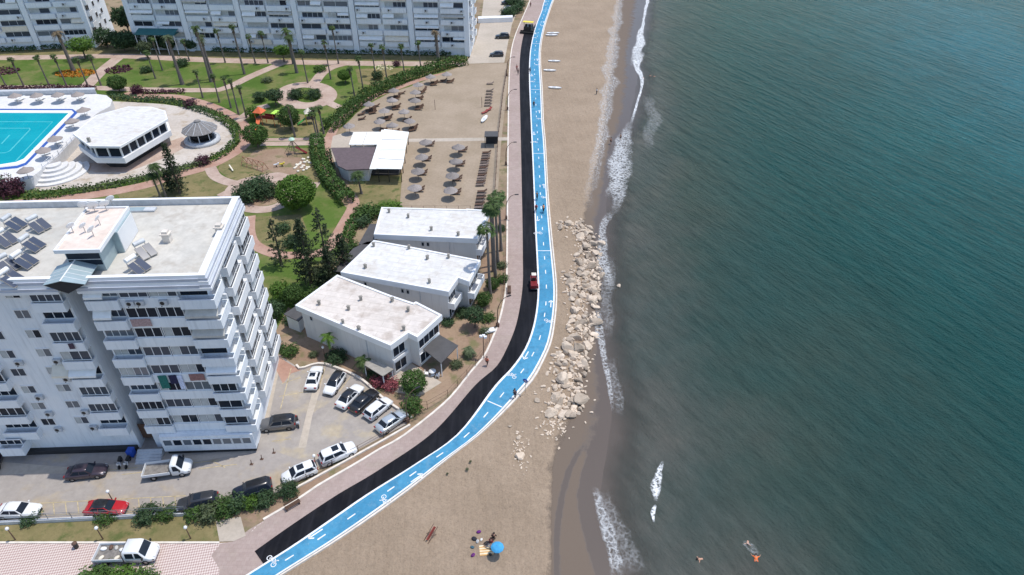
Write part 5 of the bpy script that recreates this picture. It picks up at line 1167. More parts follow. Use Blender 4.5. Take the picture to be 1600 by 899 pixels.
car(138, 742, 220, 733, 'sedan', 'plum', 'black car parked in the shade at the foot of the apartment building')
car(-8, 722, 2, 690, 'sedan', 'plum', 'plum coloured car cut by the left edge')
car(776, 88, 740, 88.5, 'hatch', 'darkgrey', 'small dark car, nearer one in the upper car park')
car(785, 60, 750, 60.5, 'suv', 'black', 'black car, farther one in the upper car park')
car(793, 24, 830, 23, 'suv', 'black', 'black car behind the white gate wall at the top')
car(797, 16, 830, 15, 'sedan', 'white', 'pale roofed car in the lot at the top edge', 'black')
car(793, 7, 830, 6, 'sedan', 'darkgrey', 'dark car nearest the top edge of the photo')
def truck(px, py, hx, hy, label, crew, L_, load):
    x, y = G(px, py); a, b = G(hx, hy); o = thing('pickup_truck', label, 'truck', (x, y, .02), math.atan2(b-y, a-x)); h2 = L_/2; w_ = .98; cabL = 3.0 if crew else 2.0; xb = h2-cabL-(.15)
    m = MB(); st = [(h2-cabL,.45,2.02,w_),(h2-cabL+.1,.38,2.14,w_),(h2-1.55,.36,2.18,w_),(h2-1.30,.36,2.06,w_*.99),(h2-.72,.36,1.22,w_*.98),(h2-.25,.40,1.05,w_*.93),(h2-.05,.42,.86,w_*.84),(h2,.48,.7,w_*.74)]
    def prof(s_):
        xx, zl, zt, q = s_; n_ = 1-.14*max(0, min(1, (zt-1.2)/.9)); md = min(zt-.05, 1.15)
        return [(xx,-q*.9,zl),(xx,-q,zl+.12),(xx,-q,md),(xx,-q*n_,zt-.06),(xx,-q*n_*.9,zt),(xx,0,zt+.03),(xx,q*n_*.9,zt),(xx,q*n_,zt-.06),(xx,q,md),(xx,q,zl+.12),(xx,q*.9,zl)]
    loft(m, st, prof); m.build('cab', [PAINT['white']], o)
    m = MB(); m.add([(h2-.78,-w_*.84,1.32),(h2-.78,w_*.84,1.32),(h2-1.27,w_*.76,2.05),(h2-1.27,-w_*.76,2.05)], [(0,1,2,3)]); m.v = [(p+.05,q,r_+.04) for p,q,r_ in m.v]; m.build('windshield', [M['glass']], o)
    for s_ in (-1, 1):
        m = MB(); m.add([(h2-1.75,s_*(w_+.012),1.22),(h2-.88,s_*(w_+.012),1.22),(h2-1.32,s_*w_*.90,1.92),(h2-1.75,s_*w_*.90,1.95)], [(0,1,2,3)]); m.build('side_window', [M['glass']], o)
        if crew: m = MB(); m.add([(h2-2.75,s_*(w_+.012),1.22),(h2-1.9,s_*(w_+.012),1.22),(h2-1.9,s_*w_*.90,1.95),(h2-2.75,s_*w_*.90,1.93)], [(0,1,2,3)]); m.build('side_window', [M['glass']], o)
        m = MB(); m.box((h2-.95, s_*(w_+.16), 1.35), (.12,.2,.3)); m.build('mirror', [M['black']], o)
        m = MB(); m.add([(h2-.0,s_*w_*.5,.78),(h2-.2,s_*w_*.90,.82),(h2-.34,s_*w_*.92,1.03),(h2-.1,s_*w_*.55,.95)], [(0,1,2,3)]); m.v = [(p+.03,q*1.02,r_+.02) for p,q,r_ in m.v]; m.build('headlight', [M['headlamp']], o)
    m = MB(); m.bx(-h2, h2-.6, -.4, .4, .42, .62); m.build('chassis', [M['black']], o)
    m = MB(); m.bx(-h2, xb, -w_-.04, w_+.04, .72, .82, 1); q = .38
    for p in ((-h2, xb, -w_-.04, -w_+.02),(-h2, xb, w_-.02, w_+.04),(-h2, -h2+.06, -w_+.021, w_-.021),(xb-.06, xb, -w_+.021, w_-.021)): m.bx(*p, .821, .82+q, 0)
    m.build('cargo_bed', [PAINT['white'], M['slatefloor']], o); m = MB()
    for p in ((xb+.04,-w_+.05),(xb+.04,w_-.05)): m.tube([(p[0],p[1],.8),(p[0],p[1],1.9)], .03, 5)
    m.tube([(xb+.04,-w_+.05,1.9),(xb+.04,w_-.05,1.9)], .03, 5); m.build('rack', [M['black']], o)
    wheels(o, (h2-.95, -h2+1.15), w_-.13, .36, .26); return o
M['slatefloor'] = mat('worn_bed_floor', (.2,.185,.17), .8, .25, 3)
t1 = truck(265, 739, 340, 729, 'white flat bed pickup parked in front of the apartment building', False, 5.3, 0)
t2 = truck(202, 871, 300, 868, 'white double cab truck with an open loaded bed on the patterned plaza', True, 6.3, 1)
rg = random.Random(4)
for i, (dx, dy, s_, mt, lb) in enumerate([(-2.6,.5,.5,'awnwhite','white sack at the tail of the truck bed'),(-2.4,-.55,.45,'cream','cream sack at the near tail corner of the truck bed'),(-1.3,.6,.42,'awngrey','grey bundle near the cab on the truck bed'),(-.55,.3,.5,'awnwhite','white bag against the cab on the truck bed'),(-.75,-.6,.45,'cream','pale bag at the near side of the truck bed by the cab'),(-1.9,.65,.45,'rust','brown bundle on the far side of the truck bed')]):
    q = t2.rotation_euler.z; m = MB(); m.lathe([(.01,0),(.8,.02),(1.0,.3),(.8,.62),(.35,.75),(.01,.76)], 9); ob = m.build('sack', [M[mt]], None, (t2.location.x+dx*math.cos(q)-dy*math.sin(q), t2.location.y+dx*math.sin(q)+dy*math.cos(q), .845), i, (s_*.75, s_*.5, s_*.6)); tag(ob, lb, 'sack')
def motorbike(px, py, rz, label):
    x, y = G(px, py); o = thing('scooter', label, 'motorcycle', (x, y, .02), rz)
    for xx in (-.62, .62):
        m = MB(); m.lathe([(.14,-.05),(.26,-.06),(.29,0),(.26,.06),(.14,.05)], 14); t = m.build('wheel', [M['rubber']], o, (xx, 0, .29)); t.rotation_euler = (R(90),0,0)
    m = MB(); m.tube([(-.62,0,.35),(-.3,0,.6),(.1,0,.45),(.5,0,.75)], [.12,.17,.14,.08], 8); m.build('body', [PAINT['black']], o)
    m = MB(); m.box((-.3,0,.82), (.75,.3,.12)); m.build('seat', [M['black']], o)
    m = MB(); m.tube([(.62,0,.3),(.5,0,1.0)], .04, 6); m.tube([(.45,-.34,1.02),(.5,0,1.0),(.45,.34,1.02)], .025, 6); m.build('handlebar', [M['black']], o)
    m = MB(); m.box((.58,0,.82), (.16,.24,.24)); m.build('headlight', [M['headlamp']], o)
    m = MB(); m.box((.3,0,.55), (.1,.36,.5), ry=-.3); m.build('leg_shield', [PAINT['white']], o)
motorbike(189, 727, -1.35, 'black and white scooter parked at the stair slot, left one'); motorbike(201, 726, -1.5, 'black and white scooter parked at the stair slot, right one')
# road machines on the fresh asphalt
def paver(px, py):
    x, y = G(px, py); o = thing('asphalt_paver', 'black asphalt paving machine with a yellow canopy laying the black strip', 'paving machine', (x, y, .06), R(-14))
    MB().bx(-1.2, 1.2, -1.6, 2.0, .5, 1.9).build('body', [M['black']], o)
    m = MB(); m.bx(-2.2, 2.2, -2.6, -1.9, .05, .55); m.bx(-2.2, 2.2, -1.89, -1.75, .5, .9); m.build('screed', [M['rubber']], o)
    m = MB(); m.prism([(-1.5,2.0),(1.5,2.0),(1.6,3.6),(-1.6,3.6)], .5, .7); m.bx(-1.62,-1.5,2.0,3.6,.7,1.5); m.bx(1.5,1.62,2.0,3.6,.7,1.5); m.build('hopper', [M['black']], o)
    for s_ in (-1, 1):
        m = MB(); m.bx(s_*1.35-.2, s_*1.35+.2, -1.4, 1.9, 0, .7); m.build('track', [M['rubber']], o)
    m = MB(); m.bx(-1.7, 1.7, -1.0, .6, 3.1, 3.22); m.build('canopy', [M['yellow']], o)
    for a, b in ((-1.3,-.8),(1.3,-.8),(-1.3,.4),(1.3,.4)): m = MB(); m.tube([(a,b,1.9),(a,b,3.1)], .05, 6); m.build('canopy_post', [M['black']], o)
    m = MB(); m.bx(-.9,-.3,-.9,-.4,1.9,2.5); m.bx(.3,.9,-.9,-.4,1.9,2.5); m.build('seat', [M['rubber']], o)
paver(825.5, 50)
def roller(px, py):
    x, y = G(px, py); o = thing('road_roller', 'red road roller with a white canopy on the fresh asphalt', 'road roller', (x, y, .06), R(2))
    for yy in (-1.05, 1.05):
        m = MB(); m.lathe([(.01,-.6),(.5,-.6),(.52,-.57),(.52,.57),(.5,.6),(.01,.6)], 20); t = m.build('drum', [M['steel']], o, (0, yy, .52)); t.rotation_euler = (0, R(90), 0)
    m = MB(); m.bx(-.62,.62,-1.75,-.2,.62,1.25); m.bx(-.55,.55,.1,1.6,.62,1.15); m.bx(-.75,-.63,-1.6,-.5,.45,.8); m.bx(.63,.75,-1.6,-.5,.45,.8); m.build('body', [M['red']], o)
    m = MB(); m.bx(-.3,.3,-.15,.3,1.15,1.45); m.bx(-.3,.3,-.25,-.16,1.2,1.9); m.build('seat', [M['black']], o)
    m = MB(); m.bx(-.42,.42,-.1,.75,2.3,2.37); m.build('canopy', [M['kerb']], o)
    for a, b in ((-.38,-.06),(.38,-.06),(-.38,.7),(.38,.7)): m = MB(); m.tube([(a,b,1.1),(a,b,2.3)], .035, 6); m.build('canopy_post', [M['black']], o)
    m = MB(); m.lathe([(.16,0),(.2,.02),(.16,.04)], 12, (0,.6,1.5)); m.build('steering_wheel', [M['black']], o)
roller(834, 447); bpy.data.objects['road_roller'].scale = (.9, .9, .9)
# ------------------------------------------------------------------ street furniture
def lamp(px, py, h, reach, rz, label):
    x, y = G(px, py); o = thing('street_lamp', label, 'street lamp', (x, y, 0), rz, 'street lamps along the promenade')
    m = MB(); pts = [(0,0,0),(0,0,h*.5)]+[(reach*(1-math.cos(t)), 0, h*.5+h*.5*math.sin(t)) for t in (.25,.5,.75,1.0,1.25,1.5)]
    m.tube(pts, [.09]+[.07]*3+[.05]*4, 7); m.build('pole', [M['rust']], o)
    m = MB(); m.box((reach+.25,0,h+.0), (.7,.24,.1)); m.build('lamp_head', [M['black']], o)
    m = MB(); m.bx(-.2,.2,-.2,.2,0,.75); m.build('base_box', [M['rust']], o)
for i, (a, b, rz, lb) in enumerate([(777.5,511,.5,'brown curved street lamp in the dirt garden beside the white bench box'),(791,343,.1,'brown curved street lamp beside the tall palms'),(790.5,258,.1,'brown curved street lamp next to the dark gate shelter'),(793,172,.1,'brown curved street lamp beside the red boards of the sand court'),(792,119,.1,'brown curved street lamp nearest the upper car park'),(637,660,.6,'brown curved street lamp behind the silver car')]): lamp(a, b, 5.2, 1.7, rz, lb)
def bollard(px, py, h, label, globe=True):
    x, y = G(px, py); o = thing('garden_lamp', label, 'lamp post', (x, y, 0)); m = MB(); m.tube([(0,0,0),(0,0,h)], [.07,.045], 6); m.build('pole', [M['rust']], o)
    m = MB(); m.lathe([(.01,0),(.16,.06),(.2,.2),(.14,.36),(.01,.4)], 10, (0,0,h)); m.build('globe', [M['white']], o)
for a, b, lb in ((24,844,'short lamp post at the left end of the lawn strip'),(161,843,'short lamp post behind the white double cab truck'),(298,842,'short lamp post next to the concrete slab'),(495,730,'white globe lamp between the two white cars by the fence'),(178,786,'white globe lamp behind the red car'),(508,560,'white globe lamp at the wall of the nearest villa')): bollard(a, b, 1.9, lb)
bench_xy = G(458, 792)
o = thing('park_bench', 'dark wooden bench on the promenade near the shrubs', 'bench', (*bench_xy, .012), R(40))
m = MB(); [m.bx(-.9,.9,-.25+k*.17,-.12+k*.17,.42,.47) for k in range(3)]; m.build('seat', [M['wood']], o)
m = MB(); [m.bx(-.9,.9,.27+k*.03,.31+k*.03,.55+k*.16,.67+k*.16) for k in range(2)]; m.build('backrest', [M['wood']], o)
for s_ in (-.75,.75): m = MB(); m.bx(s_-.04,s_+.04,-.24,.3,0,.42); m.build('leg', [M['rust']], o)
o = thing('park_bench', 'dark bench on the promenade edge beside the middle villa', 'bench', (*G(796, 455), .012), R(90))
m = MB(); [m.bx(-.9,.9,-.25+k*.17,-.12+k*.17,.42,.47) for k in range(3)]; m.build('seat', [M['wood']], o)
m = MB(); [m.bx(-.9,.9,.27+k*.03,.31+k*.03,.55+k*.16,.67+k*.16) for k in range(2)]; m.build('backrest', [M['wood']], o)
for s_ in (-.75,.75): m = MB(); m.bx(s_-.04,s_+.04,-.24,.3,0,.42); m.build('leg', [M['rust']], o)
rail('railing', 'thin grey railing on the low wall along the street', [(-60,817),(0,814.5),(150,808),(290,800)], .45, 1.05, 2.4, 'steel', .025, 3)
wl = MB(); wl.prism(GL([(-120,822),(0,818),(290,803.5),(345,796),(345,799),(290,807),(0,821),(-120,825)]), 0, .5); tag(wl.build('low_wall', [M['trim']]), 'low grey wall between the street and the dry lawn strip', 'wall')
rail('fence', 'thin post and rail fence along the seaward edge of the car park', [(636,664),(600,684),(560,706),(520,728),(480,750),(450,768)], 0, 1.1, 2.5, 'rust', .025, 2, 'fence')
kb = MB(); kp = GL([(640,664),(600,687),(560,709),(520,731),(480,753),(440,774)]); ko = offset(kp, .25)
for i in range(len(kp)-1): kb.prism([kp[i], kp[i+1], ko[i+1], ko[i]], 0, .22)
tag(kb.build('kerb_wall', [M['kerb']]), 'pale raised kerb under the car park fence', 'kerb')
kb = MB(); kp = resample(GL([(462,573),(470,579),(492,572),(512,573),(560,593),(600,627),(642,655)]), 24); ko = offset(kp, .3)
for i in range(23): kb.prism([kp[i], kp[i+1], ko[i+1], ko[i]], 0, .35)
tag(kb.build('kerb_wall', [M['kerb']]), 'low pale retaining kerb round the head of the parked row', 'kerb')
mb = MB(); mb.sheet(GL([(431,552),(446,565),(470,579),(455,584),(442,600),(430,575)]), .020); struct('terracotta_walk', mb, M['pathred'])
rail('fence', 'dark wire fence with posts round the dirt garden of the villas', [(640,640),(668,640),(700,622),(730,590),(756,556),(765,535)], 0, 1.5, 2.2, 'rust', .02, 2, 'fence')
rail('fence', 'brown post fence along the promenade behind the tall palms', [(786,470),(789,440),(790,400),(790.5,345)], 0, 1.3, 2.2, 'rust', .022, 2, 'fence')
rail('fence', 'dark post fence along the seaward side of the sand court', [(793,108),(786,150),(782,185),(778,222),(776,262),(772,325)], 0, 1.6, 2.6, 'rust', .03, 3, 'fence')
rail('railing', 'thin railing posts at the foot of the sand court', [(626,331),(680,331),(735,331)], 0, 1.3, 2.5, 'rust', .02, 1, 'railing')
hd = thing('gate_shelter', 'dark flat roofed gate shelter at the end of the boardwalk', 'shelter', (*G(768, 227), 0))
MB().bx(-1.5,1.5,-1.4,1.4,2.6,2.75).build('roof', [M['slate']], hd); MB().bx(-1.3,1.3,.6,1.2,0,2.59).build('back_wall', [M['dark']], hd)  # near-black back wall paints in the shade under the roof
for a, b in ((-1.4,-1.3),(1.4,-1.3)): m = MB(); m.bx(a-.06,a+.06,b-.06,b+.06,0,2.6); m.build('post', [M['black']], hd)
sg = thing('road_sign', 'round blue cycle path sign on a thin pole at the beach kerb', 'sign', (*G(820.5, 616), 0))
m = MB(); m.tube([(0,0,0),(0,0,2.6)], .035, 6); m.build('pole', [M['steel']], sg)
M['signblue'] = mat('sign_blue', (.02,.08,.42), .4); m = MB(); m.lathe([(.01,-.01),(.36,-.01),(.36,.01),(.01,.01)], 18); ob = m.build('sign_plate', [M['signblue']], sg, (0,0,2.5)); ob.rotation_euler = (R(90), 0, R(-25))
m = MB()
for cx in (-.13, .13):
    q = ring(cx, -.06, .10)
    for a, b in zip(q, q[1:]): m.tube([(a[0],a[1],-.02),(b[0],b[1],-.02)], .015, 4)
for a, b in (((-.13,-.06),(-.05,.08)),((-.05,.08),(.08,.08)),((.08,.08),(.13,-.06)),((-.05,.08),(.02,-.06)),((.02,-.06),(.08,.08))): m.tube([(a[0],a[1],-.02),(b[0],b[1],-.02)], .015, 4)
# plate local z is its face normal: keep the emblem on the camera side
e2_ = MB(); e2_.v = [(x, y, -z) for x, y, z in m.v]; e2_.f = m.f; e2_.m = m.m; e2_.sm = m.sm; e2_.build('emblem', [M['white']], ob)
bx_ = thing('white_box_bench', 'white square bench box beside the dirt garden lamp', 'bench', (*G(765, 519), .0), R(20)); MB().bx(-.8,.8,-.45,.45,.3,.42).build('top', [M['white']], bx_); MB().bx(-.6,.6,-.3,.3,0,.299).build('base', [M['kerb']], bx_)
fl = thing('floodlight_post', 'white floodlight cluster on a rusty post at the dirt garden fence', 'floodlight', (*G(756, 560), 0)); m = MB(); m.tube([(0,0,0),(0,0,4.0)], .06, 6); m.build('pole', [M['rust']], fl)
for a, b in ((-.3,.1),(.05,.25),(.3,-.05)): m = MB(); m.box((a,b,4.05), (.42,.3,.3), a); m.build('lamp', [M['white']], fl)
wm = MB(); wm.prism(GL([(747,33),(801,31),(801,34.5),(747,36.5)]), 0, 1.5); tag(wm.build('gate_wall', [M['white']]), 'white gate wall between the two upper car parks', 'wall')
bn = thing('waste_bin', 'dark litter bin on the patterned plaza', 'bin', (*G(120, 856), .016)); MB().lathe([(.01,0),(.22,0),(.26,.75),(.01,.75)], 12).build('body', [M['black']], bn); MB().lathe([(.27,.75),(.27,.82),(.1,.95),(.01,.96)], 12).build('lid', [M['rust']], bn)
bn = thing('waste_bin', 'blue waste bin beside the stair slot of the apartment building', 'bin', (*G(207, 712), .02)); MB().bx(-.35,.35,-.4,.4,.1,1.0).build('body', [M['signblue']], bn); MB().bx(-.38,.38,-.43,.43,1.0,1.08).build('lid', [M['signblue']], bn)
motorbike(466, 663, -1.2, 'dark scooter parked behind the grey car with a black roof')
for i, (a, b, lb) in enumerate([(393,726,'nearest the white pickup'),(409,718,'middle one of three in the car park mouth'),(428,708,'nearest the grey car')]):
    o = thing('parking_post', 'short rusty parking post on a plate, '+lb, 'post', (*G(a, b), .02)); m = MB(); m.tube([(0,0,0),(.05,.05,.75)], .05, 6); m.build('post', [M['rust']], o); m = MB(); m.bx(-.2,.2,-.15,.15,0,.03); m.build('plate', [M['rust']], o)
o = thing('garden_table', 'white round garden table under the terrace roof of the nearest villa', 'table', (*G(676, 586), .03)); m = MB(); m.lathe([(.01,.68),(.5,.68),(.5,.73),(.01,.73)], 16); m.build('tabletop', [M['white']], o); m = MB(); m.lathe([(.3,0),(.06,.05),(.05,.68)], 10); m.build('leg', [M['white']], o)
for i, (a, b, rz, lb) in enumerate([(667,587,0,'left of the white garden table'),(684,590,3,'right of the white garden table')]):
    o = thing('garden_chair', 'white garden chair '+lb, 'chair', (*G(a, b), .03), rz); MB().bx(-.25,.25,-.25,.25,.4,.45).build('seat', [M['white']], o); MB().bx(-.25,-.2,-.25,.25,.45,.9).build('backrest', [M['white']], o)
    for p in ((-.22,-.22),(-.22,.22),(.22,-.22),(.22,.22)): m = MB(); m.bx(p[0]-.03,p[0]+.03,p[1]-.03,p[1]+.03,0,.4); m.build('leg', [M['white']], o)
# ------------------------------------------------------------------ roof equipment
def heater(px, py, rz, label, tank='white'):
    x, y = G(px, py, 26.2); o = thing('solar_heater', label, 'solar heater', (x, y, 25.62), rz, 'solar water heaters on the flat roof')
    for s_ in (-.55, .55):
        m = MB(); m.box((.35, s_, .75), (2.0,1.0,.08), ry=R(32)); m.box((.35,s_,.80), (1.93,.93,.02), ry=R(32), mi=1); m.build('collector', [M['vent'], M['panel']], o)
    m = MB(); m.tube([(0,-.75,0),(0,.75,0)], [.32,.32], 14); m.build('tank', [M[tank]], o, (-.95, 0, 1.65))
    m = MB()
    for s_ in (-.7, .7): m.tube([(-.95,s_,0),(-.95,s_,1.45)], .03, 5); m.tube([(-.95,s_,1.3),(1.2,s_,.12)], .03, 5); m.tube([(-.95,s_,.1),(1.2,s_,.1)], .03, 5)
    m.build('frame', [M['steel']], o); return o
HL = [(226,392,'left behind, nearer the middle of the beige roof','trim'),(215,416,'right front of the roof house, with a shiny white tank','white'),(22,350,'farthest of the cluster at the left roof edge','trim'),(8,374,'at the very left edge of the roof','white'),(50,382,'dark pair of panels at the right of the roof cluster','trim'),(60,352,'long narrow panels nearest the back parapet','trim'),(38,408,'pale reflecting panels below the roof cluster','white'),(12,414,'left of the pale reflecting panels','trim'),(18,436,'nearest the cornice at the left','white'),(-22,395,'partly outside the left edge of the photo','trim')]
for i, (a, b, lb, tk) in enumerate(HL): heater(a, b, R(-24+(i*37 % 25)-12), 'solar water heater '+lb, tk).scale = (.8,.8,.8)
def dish(px, py, z, label, rz, s_=.55):
    x, y = G(px, py, z); o = thing('satellite_dish', label, 'satellite dish', (x, y, z), rz, 'satellite dishes on the roof house')
    m = MB(); m.tube([(0,0,0),(0,0,.7)], .04, 6); m.build('mast', [M['steel']], o)
    m = MB(); m.lathe([(.01,0),(.3,.03),(.6,.1),(.85,.2),(1.0,.28),(.98,.29),(.6,.12),(.01,.02)], 18); d = m.build('dish', [M['white']], o, (0, .05, .85), 0, s_); d.rotation_euler = (R(62), 0, 0)
    m = MB(); m.tube([(0,0,.03),(0,-.02,.85)], .03, 4); m.build('arm', [M['steel']], d)
for i, (a, b, lb, s_) in enumerate([(135,332,'large white satellite dish at the back left of the roof house',.65),(149,332,'large white satellite dish, second along the back of the roof house',.65),(167,330,'white satellite dish near the back right corner of the roof house',.55),(176,322,'white satellite dish at the far back corner of the roof house',.5),(115,364,'small white dish at the left edge of the roof house',.45),(134,364,'small pale dish in the middle of the roof house',.42),(147,370,'white dish at the right front of the roof house',.5),(157,352,'small dish on the right side of the roof house',.42)]): dish(a, b, 28.46, lb, R(200+i*9), s_)
def cloth(u0, u1, z0, z1, col, label, w_=1.12):
    m = MB(); n = 8; a = []
    for j in range(4):
        for i in range(n): a.append((u0+(u1-u0)*i/(n-1), -(w_+.03*math.sin(i*1.9)+.02*j), z1-(z1-z0)*j/3-.02*math.sin(i)))
    a2 = [(x, y-.02, z) for x, y, z in a]; N_ = len(a); m.M = Matrix.Translation(FO) @ SK
    f = [(j*n+i, j*n+i+1, (j+1)*n+i+1, (j+1)*n+i) for j in range(3) for i in range(n-1)]; m.add(a, f); m.add(a2, [t[::-1] for t in f])
    tag(m.build('laundry', [mat('laundry_'+label.split()[0], col, .9, .2, 6)]), label, 'laundry')
z4 = FLO[3]
cloth(-7.7, -6.7, z4-1.0, z4+.95, (.02,.14,.12), 'green cloth hanging over the balcony edge in the shaded facade', .58); cloth(-6.5, -5.6, z4-.3, z4+.98, (.02,.02,.06), 'navy cloth hanging beside the green one', .58)
cloth(-5.6, -5.0, z4-1.2, z4+.9, (.55,.6,.75), 'pale blue cloth hanging beside the navy one', .58); cloth(-4.2, -2.5, z4+.1, z4+1.06, (.26,.14,.13), 'patterned reddish rug hung over the balcony edge', .58)
cloth(-8.0, -5.9, FLO[6]+.1, FLO[6]+1.06, (.38,.26,.25), 'pink patterned rug hung over the upper balcony edge', .56); cloth(-15.3, -14.7, FLO[5]+.3, FLO[5]+1.05, (.08,.05,.07), 'dark garment drying on the left wing balcony', 1.02)
# ------------------------------------------------------------------ beach furniture
def parasol(px, py, label, s_=1.0, z=2.15, group='straw parasols in the sand court', z0=.055, mt='straw', pole='woodgrey'):
    x, y = G(px, py, z); o = thing('straw_parasol', label, 'parasol', (x, y, z0), (px*7) % 6, group)
    m = MB(); r = random.Random(int(px*13)); n = 18; pr = [(1.55,-.42),(1.5,-.36),(1.05,-.16),(.5,.16),(.12,.42),(.01,.5)]; vs = []
    for ri, zi in pr:
        for k in range(n): a = 6.2832*k/n; q = ri*(1+(r.uniform(-.07,.07) if ri > 1 else 0)); vs.append((q*math.cos(a), q*math.sin(a), zi+2.2+(r.uniform(-.05,.05) if ri > 1 else 0)))
    m.add(vs, [(i*n+k, i*n+(k+1)%n, (i+1)*n+(k+1)%n, (i+1)*n+k) for i in range(len(pr)-1) for k in range(n)], 0, True)
    m.add([(a*.96,b*.96,c-.05) for a,b,c in vs[n:]], [(i*n+(k+1)%n, i*n+k, (i+1)*n+k, (i+1)*n+(k+1)%n) for i in range(len(pr)-2) for k in range(n)], 0, True)
    m.build('canopy', [M[mt]], o, (0,0,0), 0, (s_,s_,1)); m = MB(); m.tube([(0,0,0),(0,0,2.5)], .05, 6); m.build('pole', [M[pole]], o); return o
U1 = [(672.6,118.8),(698,115),(653,131.5),(648.6,143),(615,140.5),(648.6,156),(612.6,155.6),(576,161.6),(600,172),(631,173.6),(593,188.6),(639.6,188),(612.6,194.6),(545,195.6)]
UL = ['second along the hedge from the upper car park','nearest the upper car park','third along the hedge from the upper car park','just below the third one of the hedge row','half hidden by the hedge in the middle of the court','in the right hand group, level with the short posts','in the left group below the half hidden one','farthest left, against the path','left of centre above the cafe roof','right of centre with a long pair of loungers','lower left above the cafe roof','lowest right of the upper court','directly above the white cafe roof','beside the path at the left end of the cafe']
for (a, b), lb in zip(U1, UL): parasol(a, b, 'bleached straw parasol '+lb, .90)
for i, (a, b) in enumerate([(665,221),(658.6,244),(652.6,266),(648,292)]): parasol(a, b, f'pale straw parasol, {ORD[i]} from the top in the left column of the lower court', .93)
for i, (a, b) in enumerate([(716,228.5),(712,251),(706.6,273),(703.6,296)]): parasol(a, b, f'pale straw parasol, {ORD[i]} from the top in the right column of the lower court', .93)
M['greycanvas'] = mat('grey_brown_canvas', (.30,.26,.24), .85, .1, 4)
for i, (a, b, lb) in enumerate([(22,148,'first from the left in the row at the far pool edge'),(56,147.5,'second from the left in the row at the far pool edge'),(89,146.5,'third from the left in the row at the far pool edge'),(120,146,'last in the row at the far pool edge'),(129,170,'nearest the far corner of the pool'),(111,187.5,'second from the corner along the slanted pool edge'),(84,215,'third from the corner along the slanted pool edge'),(66,233,'fourth from the corner along the slanted pool edge'),(38,264,'at the near corner of the pool')]):
    parasol(a, b, 'grey brown pool parasol '+lb, 1.0, TZ+2.2, 'parasols round the pool', TZ, 'greycanvas', 'steel')
def lounger_mesh(key, mt):
    m = MB(); m.bx(-.95,.35,-.33,.33,.28,.34)
    for k in range(9): m.bx(-.93+k*.14,-.83+k*.14,-.34,.34,.342,.365)
    m.box((.66,0,.50), (.75,.66,.06), ry=R(-32))
    for a, b in ((-.85,-.28),(-.85,.28),(.3,-.28),(.3,.28)): m.bx(a-.04,a+.04,b-.04,b+.04,0,.28)
    return m.mesh(key, [M[mt]])
LM = lounger_mesh('lounger', 'wood'); LG = lounger_mesh('lounger_grey', 'woodgrey'); LW = lounger_mesh('lounger_white', 'awnwhite')
def lounger(px, py, rz, label, mesh=LM, group='wooden sun loungers in the sand court', z0=.055, s_=1.0):
    x, y = G(px, py, z0); return tag(link('sun_lounger', mesh, None, (x, y, z0), rz, s_), label, 'sun lounger', group)
rl = random.Random(11); lab1 = 'dark wooden sun lounger on the sand below a straw parasol'
for a, b in U1[:-1]:
    bx0, by0 = G(a, b, 2.15)
    for s_ in (-.55, .55, 1.5)[:2+(int(a) % 3 == 0)]:
        an = rl.uniform(-.3, .2) + .35; q = s_*.9; x = bx0+.9-q*math.sin(an)*.2+rl.uniform(-.3,.3); y = by0-.9+q*1.05
        tag(link('sun_lounger', LM, None, (x, y, .055), an, 1.05), lab1, 'sun lounger', 'wooden sun loungers in the sand court')
for a, b in ((667,231),(662,254),(655,276),(650,302),(718,240),(714,262),(709,285),(707,306)):
    for s_ in (-.55, .5): x, y = G(a+2, b-4, 0); tag(link('sun_lounger', LM, None, (x+.5, y+s_, .055), .05, 1.05), lab1, 'sun lounger', 'wooden sun loungers in the sand court')
for a, b, rz in ((565,180,.5),(577,173,.45),(583,170,.45),(588,167,.45),(566,187,.5),(604,145,.3),(628,147,.3),(664,141,1.3),(689,129,.2),(693,127,.2)): lounger(a, b, rz, lab1)
lab2 = 'weathered sun lounger in the long line beside the seaward fence'
for i in range(6): lounger(765.5-i*.6, 143+i*4.6, .1, lab2, LG)
lounger(766, 132, .1, 'lone weathered lounger above the long line by the seaward fence', LG)
for i in range(14): lounger(760.5-i*.75, 240+i*3.9, .08, lab2, LG if i % 3 else LM)
for i in range(6): lounger(753.5-i*.9, 301+i*5, .08, lab2, LG if i % 2 else LM)
M['redwood'] = mat('red_boards', (.30,.06,.05), .6)
LR = lounger_mesh('lounger_red', 'redwood'); lounger(757.5, 177, .8, 'red reclining chair at the lower end of the lounger line', LR); lounger(764, 173, .9, 'red reclining chair beside the white boat', LR)
for i, (a, b) in enumerate([(32,156),(64,155.5),(97,155),(128,154.5)]): 
    for s_ in (-3, 3): lounger(a+s_, b, 1.4, 'white lounger under the parasol row at the far pool edge', LW, 'white loungers at the far pool edge', TZ)
for a, b in ((132,180),(110,198),(93,224),(73,242)): lounger(a, b, .9, 'white lounger beside the slanted pool edge', LW, 'white loungers beside the slanted pool edge', TZ)
